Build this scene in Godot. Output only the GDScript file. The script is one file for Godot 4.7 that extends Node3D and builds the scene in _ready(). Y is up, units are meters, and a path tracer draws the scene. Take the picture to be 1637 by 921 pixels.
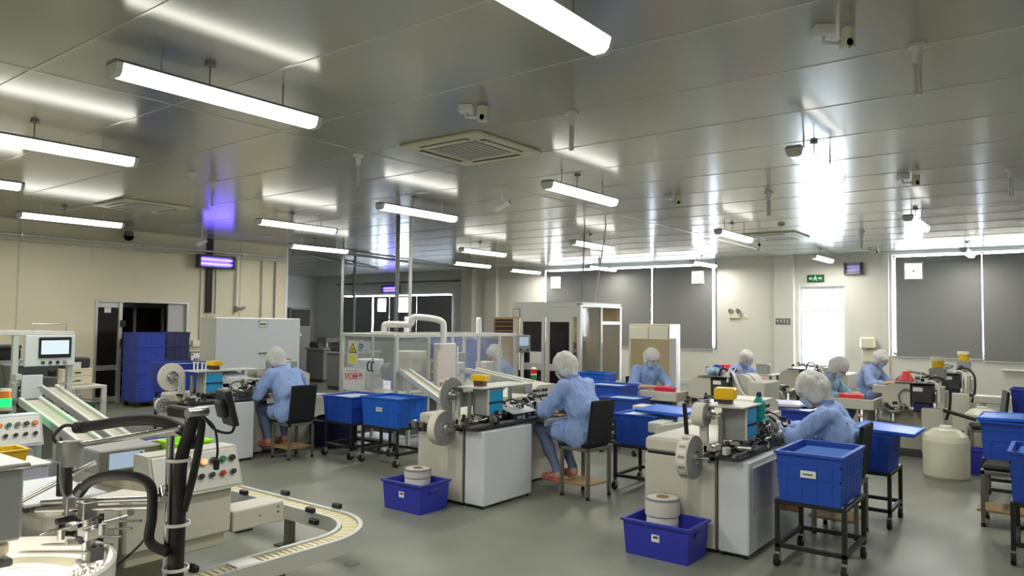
extends Node3D
# A label-printing workshop: glossy panel ceiling, two rows of machines, operators in blue smocks.
# World: -z runs along the lamps to the window wall, +x to the right along it, y up, metres.

const CEIL := 3.35
const TOP := 3.4
const WALL_L := -14.6
const WALL_F := -18.75
var rng := RandomNumberGenerator.new()

func _ready() -> void:
	rng.seed = 7
	# ---- camera
	var cam := Camera3D.new()
	cam.name = "camera"
	cam.keep_aspect = Camera3D.KEEP_HEIGHT
	cam.fov = 42.9148
	cam.near = 0.05
	cam.far = 200.0
	add_child(cam)
	cam.transform = Transform3D(Basis(Vector3(0.79451, 0.011099, -0.60715), Vector3(0.018391, 0.998934, 0.042328), Vector3(0.606972, -0.044796, 0.793459)).orthonormalized(), Vector3(0, 1.65, 0))
	cam.current = true
	# ---- sky, exposure
	var env := Environment.new()
	env.tonemap_mode = Environment.TONE_MAPPER_LINEAR
	env.tonemap_exposure = 1.12
	env.sdfgi_enabled = true
	env.ssao_enabled = true
	env.ssil_enabled = true
	var sm := ProceduralSkyMaterial.new()
	sm.sky_top_color = Color(0.80, 0.86, 0.95)
	sm.sky_horizon_color = Color(0.95, 0.97, 1.0)
	sm.ground_horizon_color = Color(0.80, 0.80, 0.78)
	sm.ground_bottom_color = Color(0.62, 0.61, 0.58)
	sm.sky_energy_multiplier = SKY_POWER
	sm.ground_energy_multiplier = SKY_POWER
	var sky := Sky.new()
	sky.sky_material = sm
	env.background_mode = Environment.BG_SKY
	env.sky = sky
	var we := WorldEnvironment.new()
	we.name = "world_environment"
	we.environment = env
	add_child(we)
	# ---- the place
	make_materials()
	build_shell()
	build_windows()
	build_ceiling_fittings()
	build_left_wall_fittings()
	build_bay()
	build_label_machines()
	build_rear_machines()
	build_foreground()
	build_left_background()
	build_enclosure()
	build_booth()
	build_carts()
	build_people()

const SKY_POWER := 7.0
const LAMP_POWER := 3.6     # each tube fitting's light
const LAMP_GLOW := 5.0      # what the eye sees of its diffuser

# ---------------------------------------------------------------- mesh collector
class MB:
	var v := PackedVector3Array()
	var n := PackedVector3Array()
	var c := PackedColorArray()
	var uv := PackedVector2Array()
	var ix := PackedInt32Array()
	var t := Transform3D.IDENTITY
	var tint := Color.WHITE
	var tinted := false

	func at(p: Vector3, ry := 0.0) -> MB:
		t = Transform3D(Basis(Vector3.UP, ry), p)
		return self

	func put(p: Vector3, nn: Vector3, u := Vector2.ZERO) -> int:
		v.append(t * p)
		n.append((t.basis * nn).normalized())
		uv.append(u)
		c.append(tint)
		return v.size() - 1

	# flat convex polygon, turned so that it faces along hint
	func poly(ps: Array, hint: Vector3) -> void:
		var nn := Vector3.ZERO
		for i in ps.size():
			var a: Vector3 = ps[i]
			var b: Vector3 = ps[(i + 1) % ps.size()]
			nn += a.cross(b)
		if nn.length_squared() < 1e-16:
			return
		nn = nn.normalized()
		var flip := nn.dot(hint) < 0.0
		if flip:
			nn = -nn
		var s := v.size()
		for p: Vector3 in ps:
			put(p, nn)
		for i in range(1, ps.size() - 1):
			if flip:
				ix.append_array([s, s + i, s + i + 1])
			else:
				ix.append_array([s, s + i + 1, s + i])

	# quad with uv 0..1 (a bottom-left, b bottom-right, c top-right, d top-left seen from the front)
	func card(a: Vector3, b: Vector3, cc: Vector3, d: Vector3) -> void:
		var nn := (b - a).cross(d - a).normalized()
		var s := v.size()
		put(a, nn, Vector2(0, 1)); put(b, nn, Vector2(1, 1)); put(cc, nn, Vector2(1, 0)); put(d, nn, Vector2(0, 0))
		ix.append_array([s, s + 2, s + 1, s, s + 3, s + 2])

	func box(ce: Vector3, sz: Vector3, ch := 0.0) -> MB:
		var h := sz * 0.5
		if ch <= 0.0:
			for ax in 3:
				for sg in [-1.0, 1.0]:
					var u := (ax + 1) % 3
					var w := (ax + 2) % 3
					var ps := []
					for q in [[-1, -1], [1, -1], [1, 1], [-1, 1]]:
						var p := ce
						p[ax] += h[ax] * sg
						p[u] += h[u] * q[0]
						p[w] += h[w] * q[1]
						ps.append(p)
					var hint := Vector3.ZERO
					hint[ax] = sg
					poly(ps, hint)
			return self
		ch = minf(ch, minf(h.x, minf(h.y, h.z)) * 0.9)
		for ax in 3:
			var u := (ax + 1) % 3
			var w := (ax + 2) % 3
			for sg in [-1.0, 1.0]:
				var ps := []
				for q in [[-1, -1], [1, -1], [1, 1], [-1, 1]]:
					var p := ce
					p[ax] += h[ax] * sg
					p[u] += (h[u] - ch) * q[0]
					p[w] += (h[w] - ch) * q[1]
					ps.append(p)
				var hint := Vector3.ZERO
				hint[ax] = sg
				poly(ps, hint)
			for su in [-1.0, 1.0]:
				for sw in [-1.0, 1.0]:
					var ps := []
					for e in [[-1, 0], [1, 0], [1, 1], [-1, 1]]:
						var p := ce
						p[ax] += (h[ax] - ch) * e[0]
						p[u] += (h[u] - (ch if e[1] else 0.0)) * su
						p[w] += (h[w] - (0.0 if e[1] else ch)) * sw
						ps.append(p)
					var hint := Vector3.ZERO
					hint[u] = su
					hint[w] = sw
					poly(ps, hint)
		for sx in [-1.0, 1.0]:
			for sy in [-1.0, 1.0]:
				for sz2 in [-1.0, 1.0]:
					var s := Vector3(sx, sy, sz2)
					var ps := []
					for ax in 3:
						var p := ce
						for k in 3:
							p[k] += s[k] * (h[k] - (0.0 if k == ax else ch))
						ps.append(p)
					poly(ps, s)
		return self

	# box spanning two corners
	func bb(a: Vector3, b: Vector3, ch := 0.0) -> MB:
		return box((a + b) * 0.5, (b - a).abs(), ch)

	static func side_of(d: Vector3) -> Vector3:
		var r := Vector3.UP if absf(d.y) < 0.9 else Vector3.RIGHT
		return r.cross(d).normalized()

	func cyl(a: Vector3, b: Vector3, ra: float, rb := -1.0, seg := 14, caps := true) -> MB:
		if rb < 0.0:
			rb = ra
		var d := (b - a).normalized()
		var x := side_of(d)
		var y := d.cross(x)
		var s := v.size()
		var sl := (ra - rb) / maxf((b - a).length(), 1e-6)
		for i in seg + 1:
			var an := TAU * i / seg
			var r := x * cos(an) + y * sin(an)
			var nn := (r + d * sl).normalized()
			put(a + r * ra, nn, Vector2(float(i) / seg, 1.0))
			put(b + r * rb, nn, Vector2(float(i) / seg, 0.0))
		for i in seg:
			var k := s + i * 2
			ix.append_array([k, k + 1, k + 2, k + 2, k + 1, k + 3])
		if caps:
			for e in 2:
				var ce := a if e == 0 else b
				var rr := ra if e == 0 else rb
				if rr < 1e-5:
					continue
				var nn2 := -d if e == 0 else d
				var q := put(ce, nn2, Vector2(0.5, 0.5))
				for i in seg + 1:
					var an := TAU * i / seg
					put(ce + (x * cos(an) + y * sin(an)) * rr, nn2, Vector2(0.5 + 0.5 * cos(an), 0.5 + 0.5 * sin(an)))
				for i in seg:
					if e == 0:
						ix.append_array([q, q + 1 + i, q + 2 + i])
					else:
						ix.append_array([q, q + 2 + i, q + 1 + i])
		return self

	# a ring: outer radius ra, inner ri, between a and b
	func ring(a: Vector3, b: Vector3, ra: float, ri: float, seg := 24) -> MB:
		var d := (b - a).normalized()
		var x := side_of(d)
		var y := d.cross(x)
		for i in seg:
			var a0 := TAU * i / seg
			var a1 := TAU * (i + 1) / seg
			var r0 := x * cos(a0) + y * sin(a0)
			var r1 := x * cos(a1) + y * sin(a1)
			var s := v.size()
			put(a + r0 * ra, r0); put(b + r0 * ra, r0); put(a + r1 * ra, r1); put(b + r1 * ra, r1)
			ix.append_array([s, s + 1, s + 2, s + 2, s + 1, s + 3])
			s = v.size()
			put(a + r0 * ri, -r0); put(b + r0 * ri, -r0); put(a + r1 * ri, -r1); put(b + r1 * ri, -r1)
			ix.append_array([s, s + 2, s + 1, s + 2, s + 3, s + 1])
			poly([b + r0 * ra, b + r1 * ra, b + r1 * ri, b + r0 * ri], d)
			poly([a + r0 * ra, a + r1 * ra, a + r1 * ri, a + r0 * ri], -d)
		return self

	func tube(ps: Array, r: float, seg := 8, r_end := -1.0) -> MB:
		var m := ps.size()
		if m < 2:
			return self
		var x := side_of((ps[1] - ps[0]).normalized())
		var s := v.size()
		for k in m:
			var d: Vector3
			if k == 0:
				d = (ps[1] - ps[0]).normalized()
			elif k == m - 1:
				d = (ps[k] - ps[k - 1]).normalized()
			else:
				d = ((ps[k] - ps[k - 1]).normalized() + (ps[k + 1] - ps[k]).normalized()).normalized()
			x = (x - d * x.dot(d)).normalized()
			var y := d.cross(x)
			var rr := r if r_end < 0.0 else lerpf(r, r_end, float(k) / (m - 1))
			for i in seg + 1:
				var an := TAU * i / seg
				var q := x * cos(an) + y * sin(an)
				put(ps[k] + q * rr, q, Vector2(float(i) / seg, float(k) / (m - 1)))
		for k in m - 1:
			for i in seg:
				var a := s + k * (seg + 1) + i
				var b := a + seg + 1
				ix.append_array([a, b, a + 1, a + 1, b, b + 1])
		for e in [0, m - 1]:
			var nn: Vector3 = (ps[0] - ps[1]).normalized() if e == 0 else (ps[m - 1] - ps[m - 2]).normalized()
			var loop := []
			for i in seg:
				loop.append(t.affine_inverse() * v[s + e * (seg + 1) + i])
			poly(loop, nn)
		return self

	# profile of (radius, height) pairs turned about +y at ce
	func lathe(ce: Vector3, prof: Array, seg := 24) -> MB:
		for k in prof.size() - 1:
			var p: Vector2 = prof[k]
			var q: Vector2 = prof[k + 1]
			var nn2 := Vector2(q.y - p.y, p.x - q.x).normalized()
			var s := v.size()
			for i in seg + 1:
				var an := TAU * i / seg
				var r := Vector3(cos(an), 0, sin(an))
				var nn := r * nn2.x + Vector3.UP * nn2.y
				put(ce + r * p.x + Vector3.UP * p.y, nn, Vector2(float(i) / seg, float(k) / prof.size()))
				put(ce + r * q.x + Vector3.UP * q.y, nn, Vector2(float(i) / seg, float(k + 1) / prof.size()))
			for i in seg:
				var a := s + i * 2
				ix.append_array([a, a + 2, a + 1, a + 1, a + 2, a + 3])
		return self

	# outline in the local xy plane, pushed from z0 to z1
	func prism(pts: Array, z0: float, z1: float) -> MB:
		var pv := PackedVector2Array(pts)
		var tri := Geometry2D.triangulate_polygon(pv)
		for e in [[z1, 1.0], [z0, -1.0]]:
			for k in range(0, tri.size(), 3):
				var ps := []
				for j in 3:
					var p := pv[tri[k + j]]
					ps.append(Vector3(p.x, p.y, e[0]))
				poly(ps, Vector3(0, 0, e[1]))
		var ar := 0.0
		for i in pv.size():
			ar += pv[i].cross(pv[(i + 1) % pv.size()])
		for i in pv.size():
			var p := pv[i]
			var q := pv[(i + 1) % pv.size()]
			var nn := Vector2(q.y - p.y, p.x - q.x) * signf(ar)
			poly([Vector3(p.x, p.y, z0), Vector3(q.x, q.y, z0), Vector3(q.x, q.y, z1), Vector3(p.x, p.y, z1)], Vector3(nn.x, nn.y, 0))
		return self

	func ball(ce: Vector3, r: Vector3, seg := 12, rings := 8) -> MB:
		var s := v.size()
		for j in rings + 1:
			var ph := PI * j / rings
			for i in seg + 1:
				var an := TAU * i / seg
				var q := Vector3(sin(ph) * cos(an), cos(ph), sin(ph) * sin(an))
				put(ce + q * r, (q / r).normalized(), Vector2(float(i) / seg, float(j) / rings))
		for j in rings:
			for i in seg:
				var a := s + j * (seg + 1) + i
				var b := a + seg + 1
				ix.append_array([a, a + 1, b, a + 1, b + 1, b])
		return self

	func mesh() -> ArrayMesh:
		var ar := []
		ar.resize(Mesh.ARRAY_MAX)
		ar[Mesh.ARRAY_VERTEX] = v
		ar[Mesh.ARRAY_NORMAL] = n
		ar[Mesh.ARRAY_TEX_UV] = uv
		if tinted:
			ar[Mesh.ARRAY_COLOR] = c
		ar[Mesh.ARRAY_INDEX] = ix
		var m := ArrayMesh.new()
		m.add_surface_from_arrays(Mesh.PRIMITIVE_TRIANGLES, ar)
		return m

func mb(p := Vector3.ZERO, ry := 0.0) -> MB:
	var b := MB.new()
	b.at(p, ry)
	return b

# ---------------------------------------------------------------- objects
var taken := {}

func numbered(called: String) -> String:
	var k: int = taken.get(called, 0)
	taken[called] = k + 1
	return called if k == 0 else "%s_%03d" % [called, k]

func describe(o: Node3D, label: String, category: String, group := "") -> void:
	o.set_meta("label", label)
	o.set_meta("category", category)
	if group != "":
		o.set_meta("group", group)

func thing(called: String, label: String, category: String, p := Vector3.ZERO, ry := 0.0, group := "") -> Node3D:
	var o := Node3D.new()
	o.name = numbered(called)
	add_child(o)
	o.position = p
	o.rotation.y = ry
	describe(o, label, category, group)
	return o

func struct_node(called: String) -> Node3D:
	var o := Node3D.new()
	o.name = called
	add_child(o)
	o.set_meta("kind", "structure")
	return o

func part(parent: Node3D, called: String, b: MB, m: Material, label := "") -> MeshInstance3D:
	var o := MeshInstance3D.new()
	o.name = called
	o.mesh = b.mesh()
	o.material_override = m
	parent.add_child(o, true)
	if label != "":
		o.set_meta("label", label)
	return o

func part_mesh(parent: Node3D, called: String, me: Mesh, m: Material, p := Vector3.ZERO, bs := Basis.IDENTITY) -> MeshInstance3D:
	var o := MeshInstance3D.new()
	o.name = called
	o.mesh = me
	o.material_override = m
	parent.add_child(o, true)
	o.transform = Transform3D(bs, p)
	return o

func struct_mesh(called: String, b: MB, m: Material) -> MeshInstance3D:
	var o := part(self, called, b, m)
	o.set_meta("kind", "structure")
	return o

func copy(o: Node3D, base_name: String, p: Vector3, ry: float, label: String) -> Node3D:
	var r := o.duplicate() as Node3D
	r.name = numbered(base_name)
	add_child(r)
	r.position = p
	r.rotation.y = ry
	r.set_meta("label", label)
	return r

func pts(a: Array) -> Array:
	# smooth curve through points (Catmull-Rom)
	var out := []
	for k in a.size() - 1:
		var p0: Vector3 = a[maxi(k - 1, 0)]
		var p1: Vector3 = a[k]
		var p2: Vector3 = a[k + 1]
		var p3: Vector3 = a[mini(k + 2, a.size() - 1)]
		for j in 6:
			out.append(p1.cubic_interpolate(p2, p0, p3, j / 6.0))
	out.append(a[a.size() - 1])
	return out

# ---------------------------------------------------------------- materials
var M := {}

func mat(key: String, col: Color, rough := 0.6, metal := 0.0) -> StandardMaterial3D:
	if M.has(key):
		return M[key]
	var m := StandardMaterial3D.new()
	m.resource_name = key
	m.albedo_color = col
	m.roughness = rough
	m.metallic = metal
	M[key] = m
	return m

func glow(key: String, col: Color, e: float, base := Color(0.8, 0.8, 0.8)) -> StandardMaterial3D:
	var m := mat(key, base, 0.4)
	m.emission_enabled = true
	m.emission = col
	m.emission_energy_multiplier = e
	return m

func noise_tex(freq: float, lo: Color, hi: Color, sd := 1, size := 512, octaves := 4) -> NoiseTexture2D:
	var f := FastNoiseLite.new()
	f.seed = sd
	f.frequency = freq
	f.fractal_octaves = octaves
	var g := Gradient.new()
	g.set_color(0, lo)
	g.set_color(1, hi)
	var tx := NoiseTexture2D.new()
	tx.width = size
	tx.height = size
	tx.seamless = true
	tx.noise = f
	tx.color_ramp = g
	return tx

func make_materials() -> void:
	var fl := mat("floor_epoxy", Color.WHITE, 0.4)
	fl.albedo_texture = noise_tex(0.012, Color(0.46, 0.475, 0.435), Color(0.51, 0.525, 0.48), 3, 512, 3)
	fl.uv1_triplanar = true
	fl.uv1_world_triplanar = true
	fl.uv1_scale = Vector3(0.22, 0.22, 0.22)
	fl.metallic_specular = 0.4
	var ce := mat("ceiling_panel", Color(0.72, 0.71, 0.67), 0.2, 0.35)
	ce.metallic_specular = 0.6
	mat("joint_trim", Color(0.82, 0.81, 0.77), 0.25, 0.5)
	mat("slab", Color(0.45, 0.45, 0.44), 0.9)
	var wl := mat("wall_cream", Color.WHITE, 0.55)
	wl.albedo_texture = noise_tex(0.006, Color(0.80, 0.775, 0.67), Color(0.84, 0.81, 0.71), 11)
	wl.uv1_triplanar = true
	wl.uv1_world_triplanar = true
	wl.uv1_scale = Vector3(0.15, 0.15, 0.15)
	mat("wall_white", Color(0.83, 0.82, 0.785), 0.5)
	mat("wall_grey", Color(0.70, 0.705, 0.70), 0.6)
	mat("trim_white", Color(0.86, 0.86, 0.84), 0.4)
	mat("aluminium", Color(0.78, 0.78, 0.76), 0.35, 0.7)
	mat("alu_profile", Color(0.80, 0.81, 0.79), 0.45, 0.35)
	mat("steel", Color(0.72, 0.72, 0.71), 0.28, 0.9)
	mat("chrome", Color(0.86, 0.86, 0.86), 0.12, 1.0)
	mat("cream", Color(0.755, 0.75, 0.70), 0.42)
	mat("cream_dark", Color(0.70, 0.69, 0.62), 0.45)
	mat("white_paint", Color(0.815, 0.835, 0.86), 0.4)
	mat("lilac_paint", Color(0.74, 0.74, 0.82), 0.45)
	mat("grey_paint", Color(0.55, 0.56, 0.56), 0.5)
	mat("mid_grey", Color(0.40, 0.41, 0.41), 0.5)
	mat("dark_grey", Color(0.20, 0.20, 0.21), 0.55)
	mat("black", Color(0.055, 0.055, 0.06), 0.5)
	mat("black_cloth", Color(0.07, 0.085, 0.085), 0.85)
	mat("rubber", Color(0.075, 0.075, 0.075), 0.75)
	mat("frame_dark", Color(0.16, 0.155, 0.15), 0.45, 0.3)
	mat("frame_grey", Color(0.47, 0.46, 0.42), 0.45, 0.4)
	mat("tote_blue", Color(0.105, 0.285, 0.68), 0.45)
	mat("tote_deep", Color(0.11, 0.22, 0.62), 0.4)
	mat("tote_sky", Color(0.07, 0.36, 0.78), 0.38)
	mat("bin_violet", Color(0.18, 0.21, 0.655), 0.4)
	mat("navy", Color(0.09, 0.10, 0.30), 0.6)
	mat("liner", Color(0.70, 0.80, 0.90), 0.3)
	mat("paper", Color(0.88, 0.88, 0.86), 0.8)
	mat("label_paper", Color(0.82, 0.80, 0.77), 0.7)
	mat("yellow", Color(0.86, 0.70, 0.06), 0.45)
	mat("slat_cream", Color(0.83, 0.79, 0.60), 0.45)
	mat("lid_blue", Color(0.05, 0.36, 0.72), 0.75)
	mat("uv_glass", Color(0.80, 0.81, 0.78), 0.2)
	mat("beige", Color(0.80, 0.745, 0.60), 0.5)
	mat("lime", Color(0.62, 0.92, 0.05), 0.5)
	mat("orange", Color(0.92, 0.48, 0.10), 0.45)
	mat("red", Color(0.78, 0.07, 0.10), 0.4)
	mat("pink", Color(0.95, 0.22, 0.42), 0.45)
	mat("coral", Color(0.95, 0.30, 0.32), 0.45)
	mat("teal", Color(0.10, 0.62, 0.60), 0.3)
	mat("green", Color(0.08, 0.45, 0.30), 0.5)
	mat("wood", Color(0.62, 0.52, 0.36), 0.6)
	mat("tan", Color(0.70, 0.58, 0.37), 0.5)
	mat("brown", Color(0.30, 0.17, 0.10), 0.5)
	mat("cardboard", Color(0.66, 0.55, 0.42), 0.8)
	mat("ivory_plastic", Color(0.86, 0.84, 0.74), 0.45)
	mat("white_plastic", Color(0.88, 0.88, 0.87), 0.4)
	mat("barrel_plastic", Color(0.78, 0.78, 0.70), 0.4)
	mat("smoked", Color(0.13, 0.115, 0.105), 0.12)
	mat("blind", Color(0.50, 0.50, 0.50), 0.8)
	mat("smock", Color(0.50, 0.60, 0.84), 0.8)
	mat("smock_teal", Color(0.50, 0.66, 0.80), 0.8)
	mat("cap_white", Color(0.79, 0.79, 0.785), 0.9)
	mat("mask", Color(0.66, 0.76, 0.86), 0.85)
	mat("skin", Color(0.78, 0.58, 0.47), 0.6)
	mat("window_blue", Color(0.16, 0.60, 0.80), 0.25)
	mat("ink_dark", Color(0.22, 0.23, 0.26), 0.7)
	mat("ink_red", Color(0.84, 0.16, 0.28), 0.7)
	mat("caution_yellow", Color(0.86, 0.84, 0.25), 0.6)
	for g in [["glass", Color(0.9, 0.95, 0.95, 0.08)], ["glass_grey", Color(0.5, 0.52, 0.52, 0.35)], ["acrylic", Color(0.85, 0.88, 0.88, 0.16)], ["film", Color(0.75, 0.76, 0.75, 0.45)]]:
		var m := mat(g[0], g[1], 0.06)
		m.transparency = BaseMaterial3D.TRANSPARENCY_ALPHA
	glow("lamp_diffuser", Color(1.0, 1.0, 0.97), LAMP_GLOW, Color(0.9, 0.9, 0.9))
	glow("violet_tube", Color(0.35, 0.28, 1.0), 9.0)
	glow("violet_tube_dim", Color(0.50, 0.42, 0.85), 0.55)
	glow("screen_white", Color(0.9, 0.97, 1.0), 0.85, Color(0.1, 0.1, 0.1))
	glow("screen_pale", Color(0.75, 0.85, 0.95), 0.55, Color(0.2, 0.2, 0.2))
	glow("green_lamp", Color(0.02, 0.95, 0.45), 1.3, Color(0.05, 0.5, 0.3))
	glow("amber_lamp", Color(1.0, 0.55, 0.05), 1.0)
	glow("exit_green", Color(0.06, 0.42, 0.22), 0.5, Color(0.05, 0.3, 0.15))
	glow("exit_white", Color(0.75, 1.0, 0.85), 0.7)
	glow("warm_lamp", Color(1.0, 0.75, 0.35), 3.0)
	glow("work_lamp", Color(1.0, 0.97, 0.9), 6.0)

# ---------------------------------------------------------------- room shell
func build_shell() -> void:
	struct_mesh("floor", mb().bb(Vector3(-24.6, -0.12, -19.0), Vector3(5.2, 0.0, 3.2)), M.floor_epoxy)
	# ceiling: metal-faced sandwich panels about a metre wide, laid across the room, with a seam at x = -5.7
	var ce := struct_node("ceiling")
	part(ce, "slab", mb().bb(Vector3(-24.6, CEIL + 0.05, -19.0), Vector3(5.2, CEIL + 0.2, 3.2)), M.slab)
	var zs := []
	var z := -4.98 + 1.012 * 8
	while z > WALL_F:
		zs.append(z)
		z -= 1.012
	zs.append(WALL_F)
	var spans := [[-24.4, WALL_L], [WALL_L, -5.7], [-5.7, 5.0]]
	var meshes := {}
	for k in zs.size() - 1:
		for s in spans:
			if s[0] < -20.0 and zs[k] > -10.3:
				continue
			var w: float = s[1] - s[0] - 0.006
			var d: float = zs[k] - zs[k + 1] - 0.006
			var key := "%.3f %.3f" % [w, d]
			if not meshes.has(key):
				meshes[key] = mb().box(Vector3(0, 0.025, 0), Vector3(w, 0.05, d), 0.004).mesh()
			part_mesh(ce, "panel", meshes[key], M.ceiling_panel, Vector3((s[0] + s[1]) * 0.5, CEIL, (zs[k] + zs[k + 1]) * 0.5))
		if k > 0:
			part(ce, "joint_trim", mb().bb(Vector3(-24.4 if zs[k] < -10.4 else WALL_L, CEIL - 0.004, zs[k] - 0.011), Vector3(5.0, CEIL + 0.02, zs[k] + 0.011), 0.003), M.joint_trim)
	part(ce, "joint_trim", mb().bb(Vector3(-5.712, CEIL - 0.005, WALL_F), Vector3(-5.688, CEIL + 0.02, 3.1), 0.003), M.joint_trim)
	# left wall with its doorway
	var b := mb()
	b.bb(Vector3(WALL_L - 0.14, 0, -6.2), Vector3(WALL_L, TOP, 3.2))
	b.bb(Vector3(WALL_L - 0.14, 0, -10.4), Vector3(WALL_L, TOP, -8.02))
	b.bb(Vector3(WALL_L - 0.14, 1.97, -8.02), Vector3(WALL_L, TOP, -6.2))
	var wl := struct_node("wall_left")
	part(wl, "wall_surface", b, M.wall_cream)
	var cp := mb()
	for zz in [-9.2, -4.9, -3.4, -1.9]:
		cp.bb(Vector3(WALL_L, 0.1 if zz > -6.0 else 0.0, zz - 0.012), Vector3(WALL_L + 0.004, CEIL, zz + 0.012))
	part(wl, "seam_trim", cp, M.cream_dark)
	part(wl, "corner_trim", mb().bb(Vector3(WALL_L - 0.15, 0, -10.43), Vector3(WALL_L + 0.012, CEIL, -10.36), 0.004), M.trim_white)
	# vestibule behind the doorway
	b = mb()
	b.bb(Vector3(-16.9, 0, -8.3), Vector3(-16.8, TOP, -5.9))
	b.bb(Vector3(-16.9, 0, -8.4), Vector3(WALL_L - 0.14, TOP, -8.3))
	b.bb(Vector3(-16.9, 0, -5.9), Vector3(WALL_L - 0.14, TOP, -5.8))
	b.bb(Vector3(-16.9, 2.3, -8.4), Vector3(WALL_L - 0.14, 2.4, -5.8))
	struct_mesh("wall_vestibule", b, M.wall_grey)
	# bay behind the left wall's end
	struct_mesh("wall_bay_front", mb().bb(Vector3(-24.5, 0, -10.4), Vector3(WALL_L - 0.14, TOP, -10.26)), M.wall_white)
	struct_mesh("wall_bay_left", mb().bb(Vector3(-24.6, 0, -18.9), Vector3(-24.4, TOP, -10.3)), M.wall_white)
	# window wall
	var f := mb()
	var zf := WALL_F
	var zb := WALL_F - 0.22
	for r in [[-24.6, -22.7, 0.0, TOP], [-22.7, -16.95, 0.0, 0.9], [-22.7, -16.95, 2.56, TOP], [-16.95, -14.9, 0.0, TOP]]:
		f.bb(Vector3(r[0], r[2], zb), Vector3(r[1], r[3], zf))
	struct_mesh("wall_far_bay", f, M.wall_white)
	f = mb()
	for r in [[-14.9, -13.05, 0.0, TOP], [-13.05, -7.55, 0.0, 1.0], [-13.05, -7.55, 3.24, TOP], [-7.55, -5.37, 0.0, TOP], [-5.37, -4.32, 2.58, TOP], [-4.32, -3.3, 0.0, TOP], [-3.3, 4.2, 0.0, 0.96], [-3.3, 4.2, 3.27, TOP], [4.2, 5.2, 0.0, TOP]]:
		f.bb(Vector3(r[0], r[2], zb), Vector3(r[1], r[3], zf))
	struct_mesh("wall_far", f, M.wall_white)
	var pil := struct_node("trim_1")
	for r in [[-16.35, -15.85, 0.22], [-15.4, -14.9, 0.12], [-5.95, -5.47, 0.14], [-3.52, -3.36, 0.05]]:
		part(pil, "pilaster", mb().bb(Vector3(r[0], 0, zf), Vector3(r[1], CEIL, zf + r[2]), 0.006), M.wall_white)
	var cor := struct_node("trim_2")
	part(cor, "cornice_strip", mb().bb(Vector3(-14.9, CEIL - 0.035, zf), Vector3(5.0, CEIL, zf + 0.035)), M.alu_profile)
	part(cor, "cornice_strip", mb().bb(Vector3(WALL_L, CEIL - 0.03, -10.4), Vector3(WALL_L + 0.03, CEIL, 3.0)), M.cream_dark)
	struct_mesh("wall_right", mb().bb(Vector3(5.0, 0, -18.9), Vector3(5.2, TOP, 3.2)), M.wall_white)
	struct_mesh("wall_back", mb().bb(Vector3(-14.8, 0, 3.0), Vector3(5.2, TOP, 3.2)), M.wall_white)
	var bs := struct_node("baseboard_far")
	part(bs, "cove_strip", mb().bb(Vector3(-4.3, 0, zf), Vector3(5.0, 0.09, zf + 0.02)), M.alu_profile)
	part(bs, "cove_strip", mb().bb(Vector3(-14.9, 0, zf), Vector3(-5.96, 0.09, zf + 0.02)), M.alu_profile)
	# paving outside the windows
	struct_mesh("ground_outside", mb().bb(Vector3(-60, -0.5, -60), Vector3(40, -0.13, -19.05)), M.paper)

# a roller blind with square holes cut for the fans: holes are [x0, x1, y0, y1]
func blind(parent: Node3D, x0: float, x1: float, y0: float, y1: float, z: float, m: Material, hole := []) -> void:
	var b := mb()
	if hole.is_empty():
		b.bb(Vector3(x0, y0, z - 0.004), Vector3(x1, y1, z))
	else:
		b.bb(Vector3(x0, y0, z - 0.004), Vector3(hole[0], y1, z))
		b.bb(Vector3(hole[1], y0, z - 0.004), Vector3(x1, y1, z))
		b.bb(Vector3(hole[0], y0, z - 0.004), Vector3(hole[1], hole[2], z))
		b.bb(Vector3(hole[0], hole[3], z - 0.004), Vector3(hole[1], y1, z))
	part(parent, "blind", b, m)
	part(parent, "blind_bottom_bar", mb().bb(Vector3(x0, y0 - 0.025, z - 0.012), Vector3(x1, y0, z + 0.01), 0.004), M.aluminium)

func window_frame(parent: Node3D, x0: float, x1: float, y0: float, y1: float, mull: Array) -> void:
	var b := mb()
	var z0 := WALL_F - 0.19
	var z1 := WALL_F - 0.13
	b.bb(Vector3(x0, y0, z0), Vector3(x1, y0 + 0.05, z1))
	b.bb(Vector3(x0, y1 - 0.03, z0), Vector3(x1, y1, z1))
	b.bb(Vector3(x0, y0, z0), Vector3(x0 + 0.05, y1, z1))
	b.bb(Vector3(x1 - 0.05, y0, z0), Vector3(x1, y1, z1))
	part(parent, "window_frame", b, M.aluminium)
	var edges := [x0] + mull + [x1]
	for k in edges.size() - 1:
		if k > 0:
			part(parent, "mullion", mb().bb(Vector3(edges[k] - 0.02, y0, z0), Vector3(edges[k] + 0.02, y1, z1)), M.aluminium)
		part(parent, "pane", mb().bb(Vector3(edges[k] + 0.02, y0 + 0.04, WALL_F - 0.165), Vector3(edges[k + 1] - 0.02, y1 - 0.02, WALL_F - 0.16)), M.glass)
	part(parent, "window_sill", mb().bb(Vector3(x0 - 0.05, y0 - 0.035, WALL_F - 0.13), Vector3(x1 + 0.05, y0 + 0.005, WALL_F + 0.012), 0.006), M.trim_white)

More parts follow.
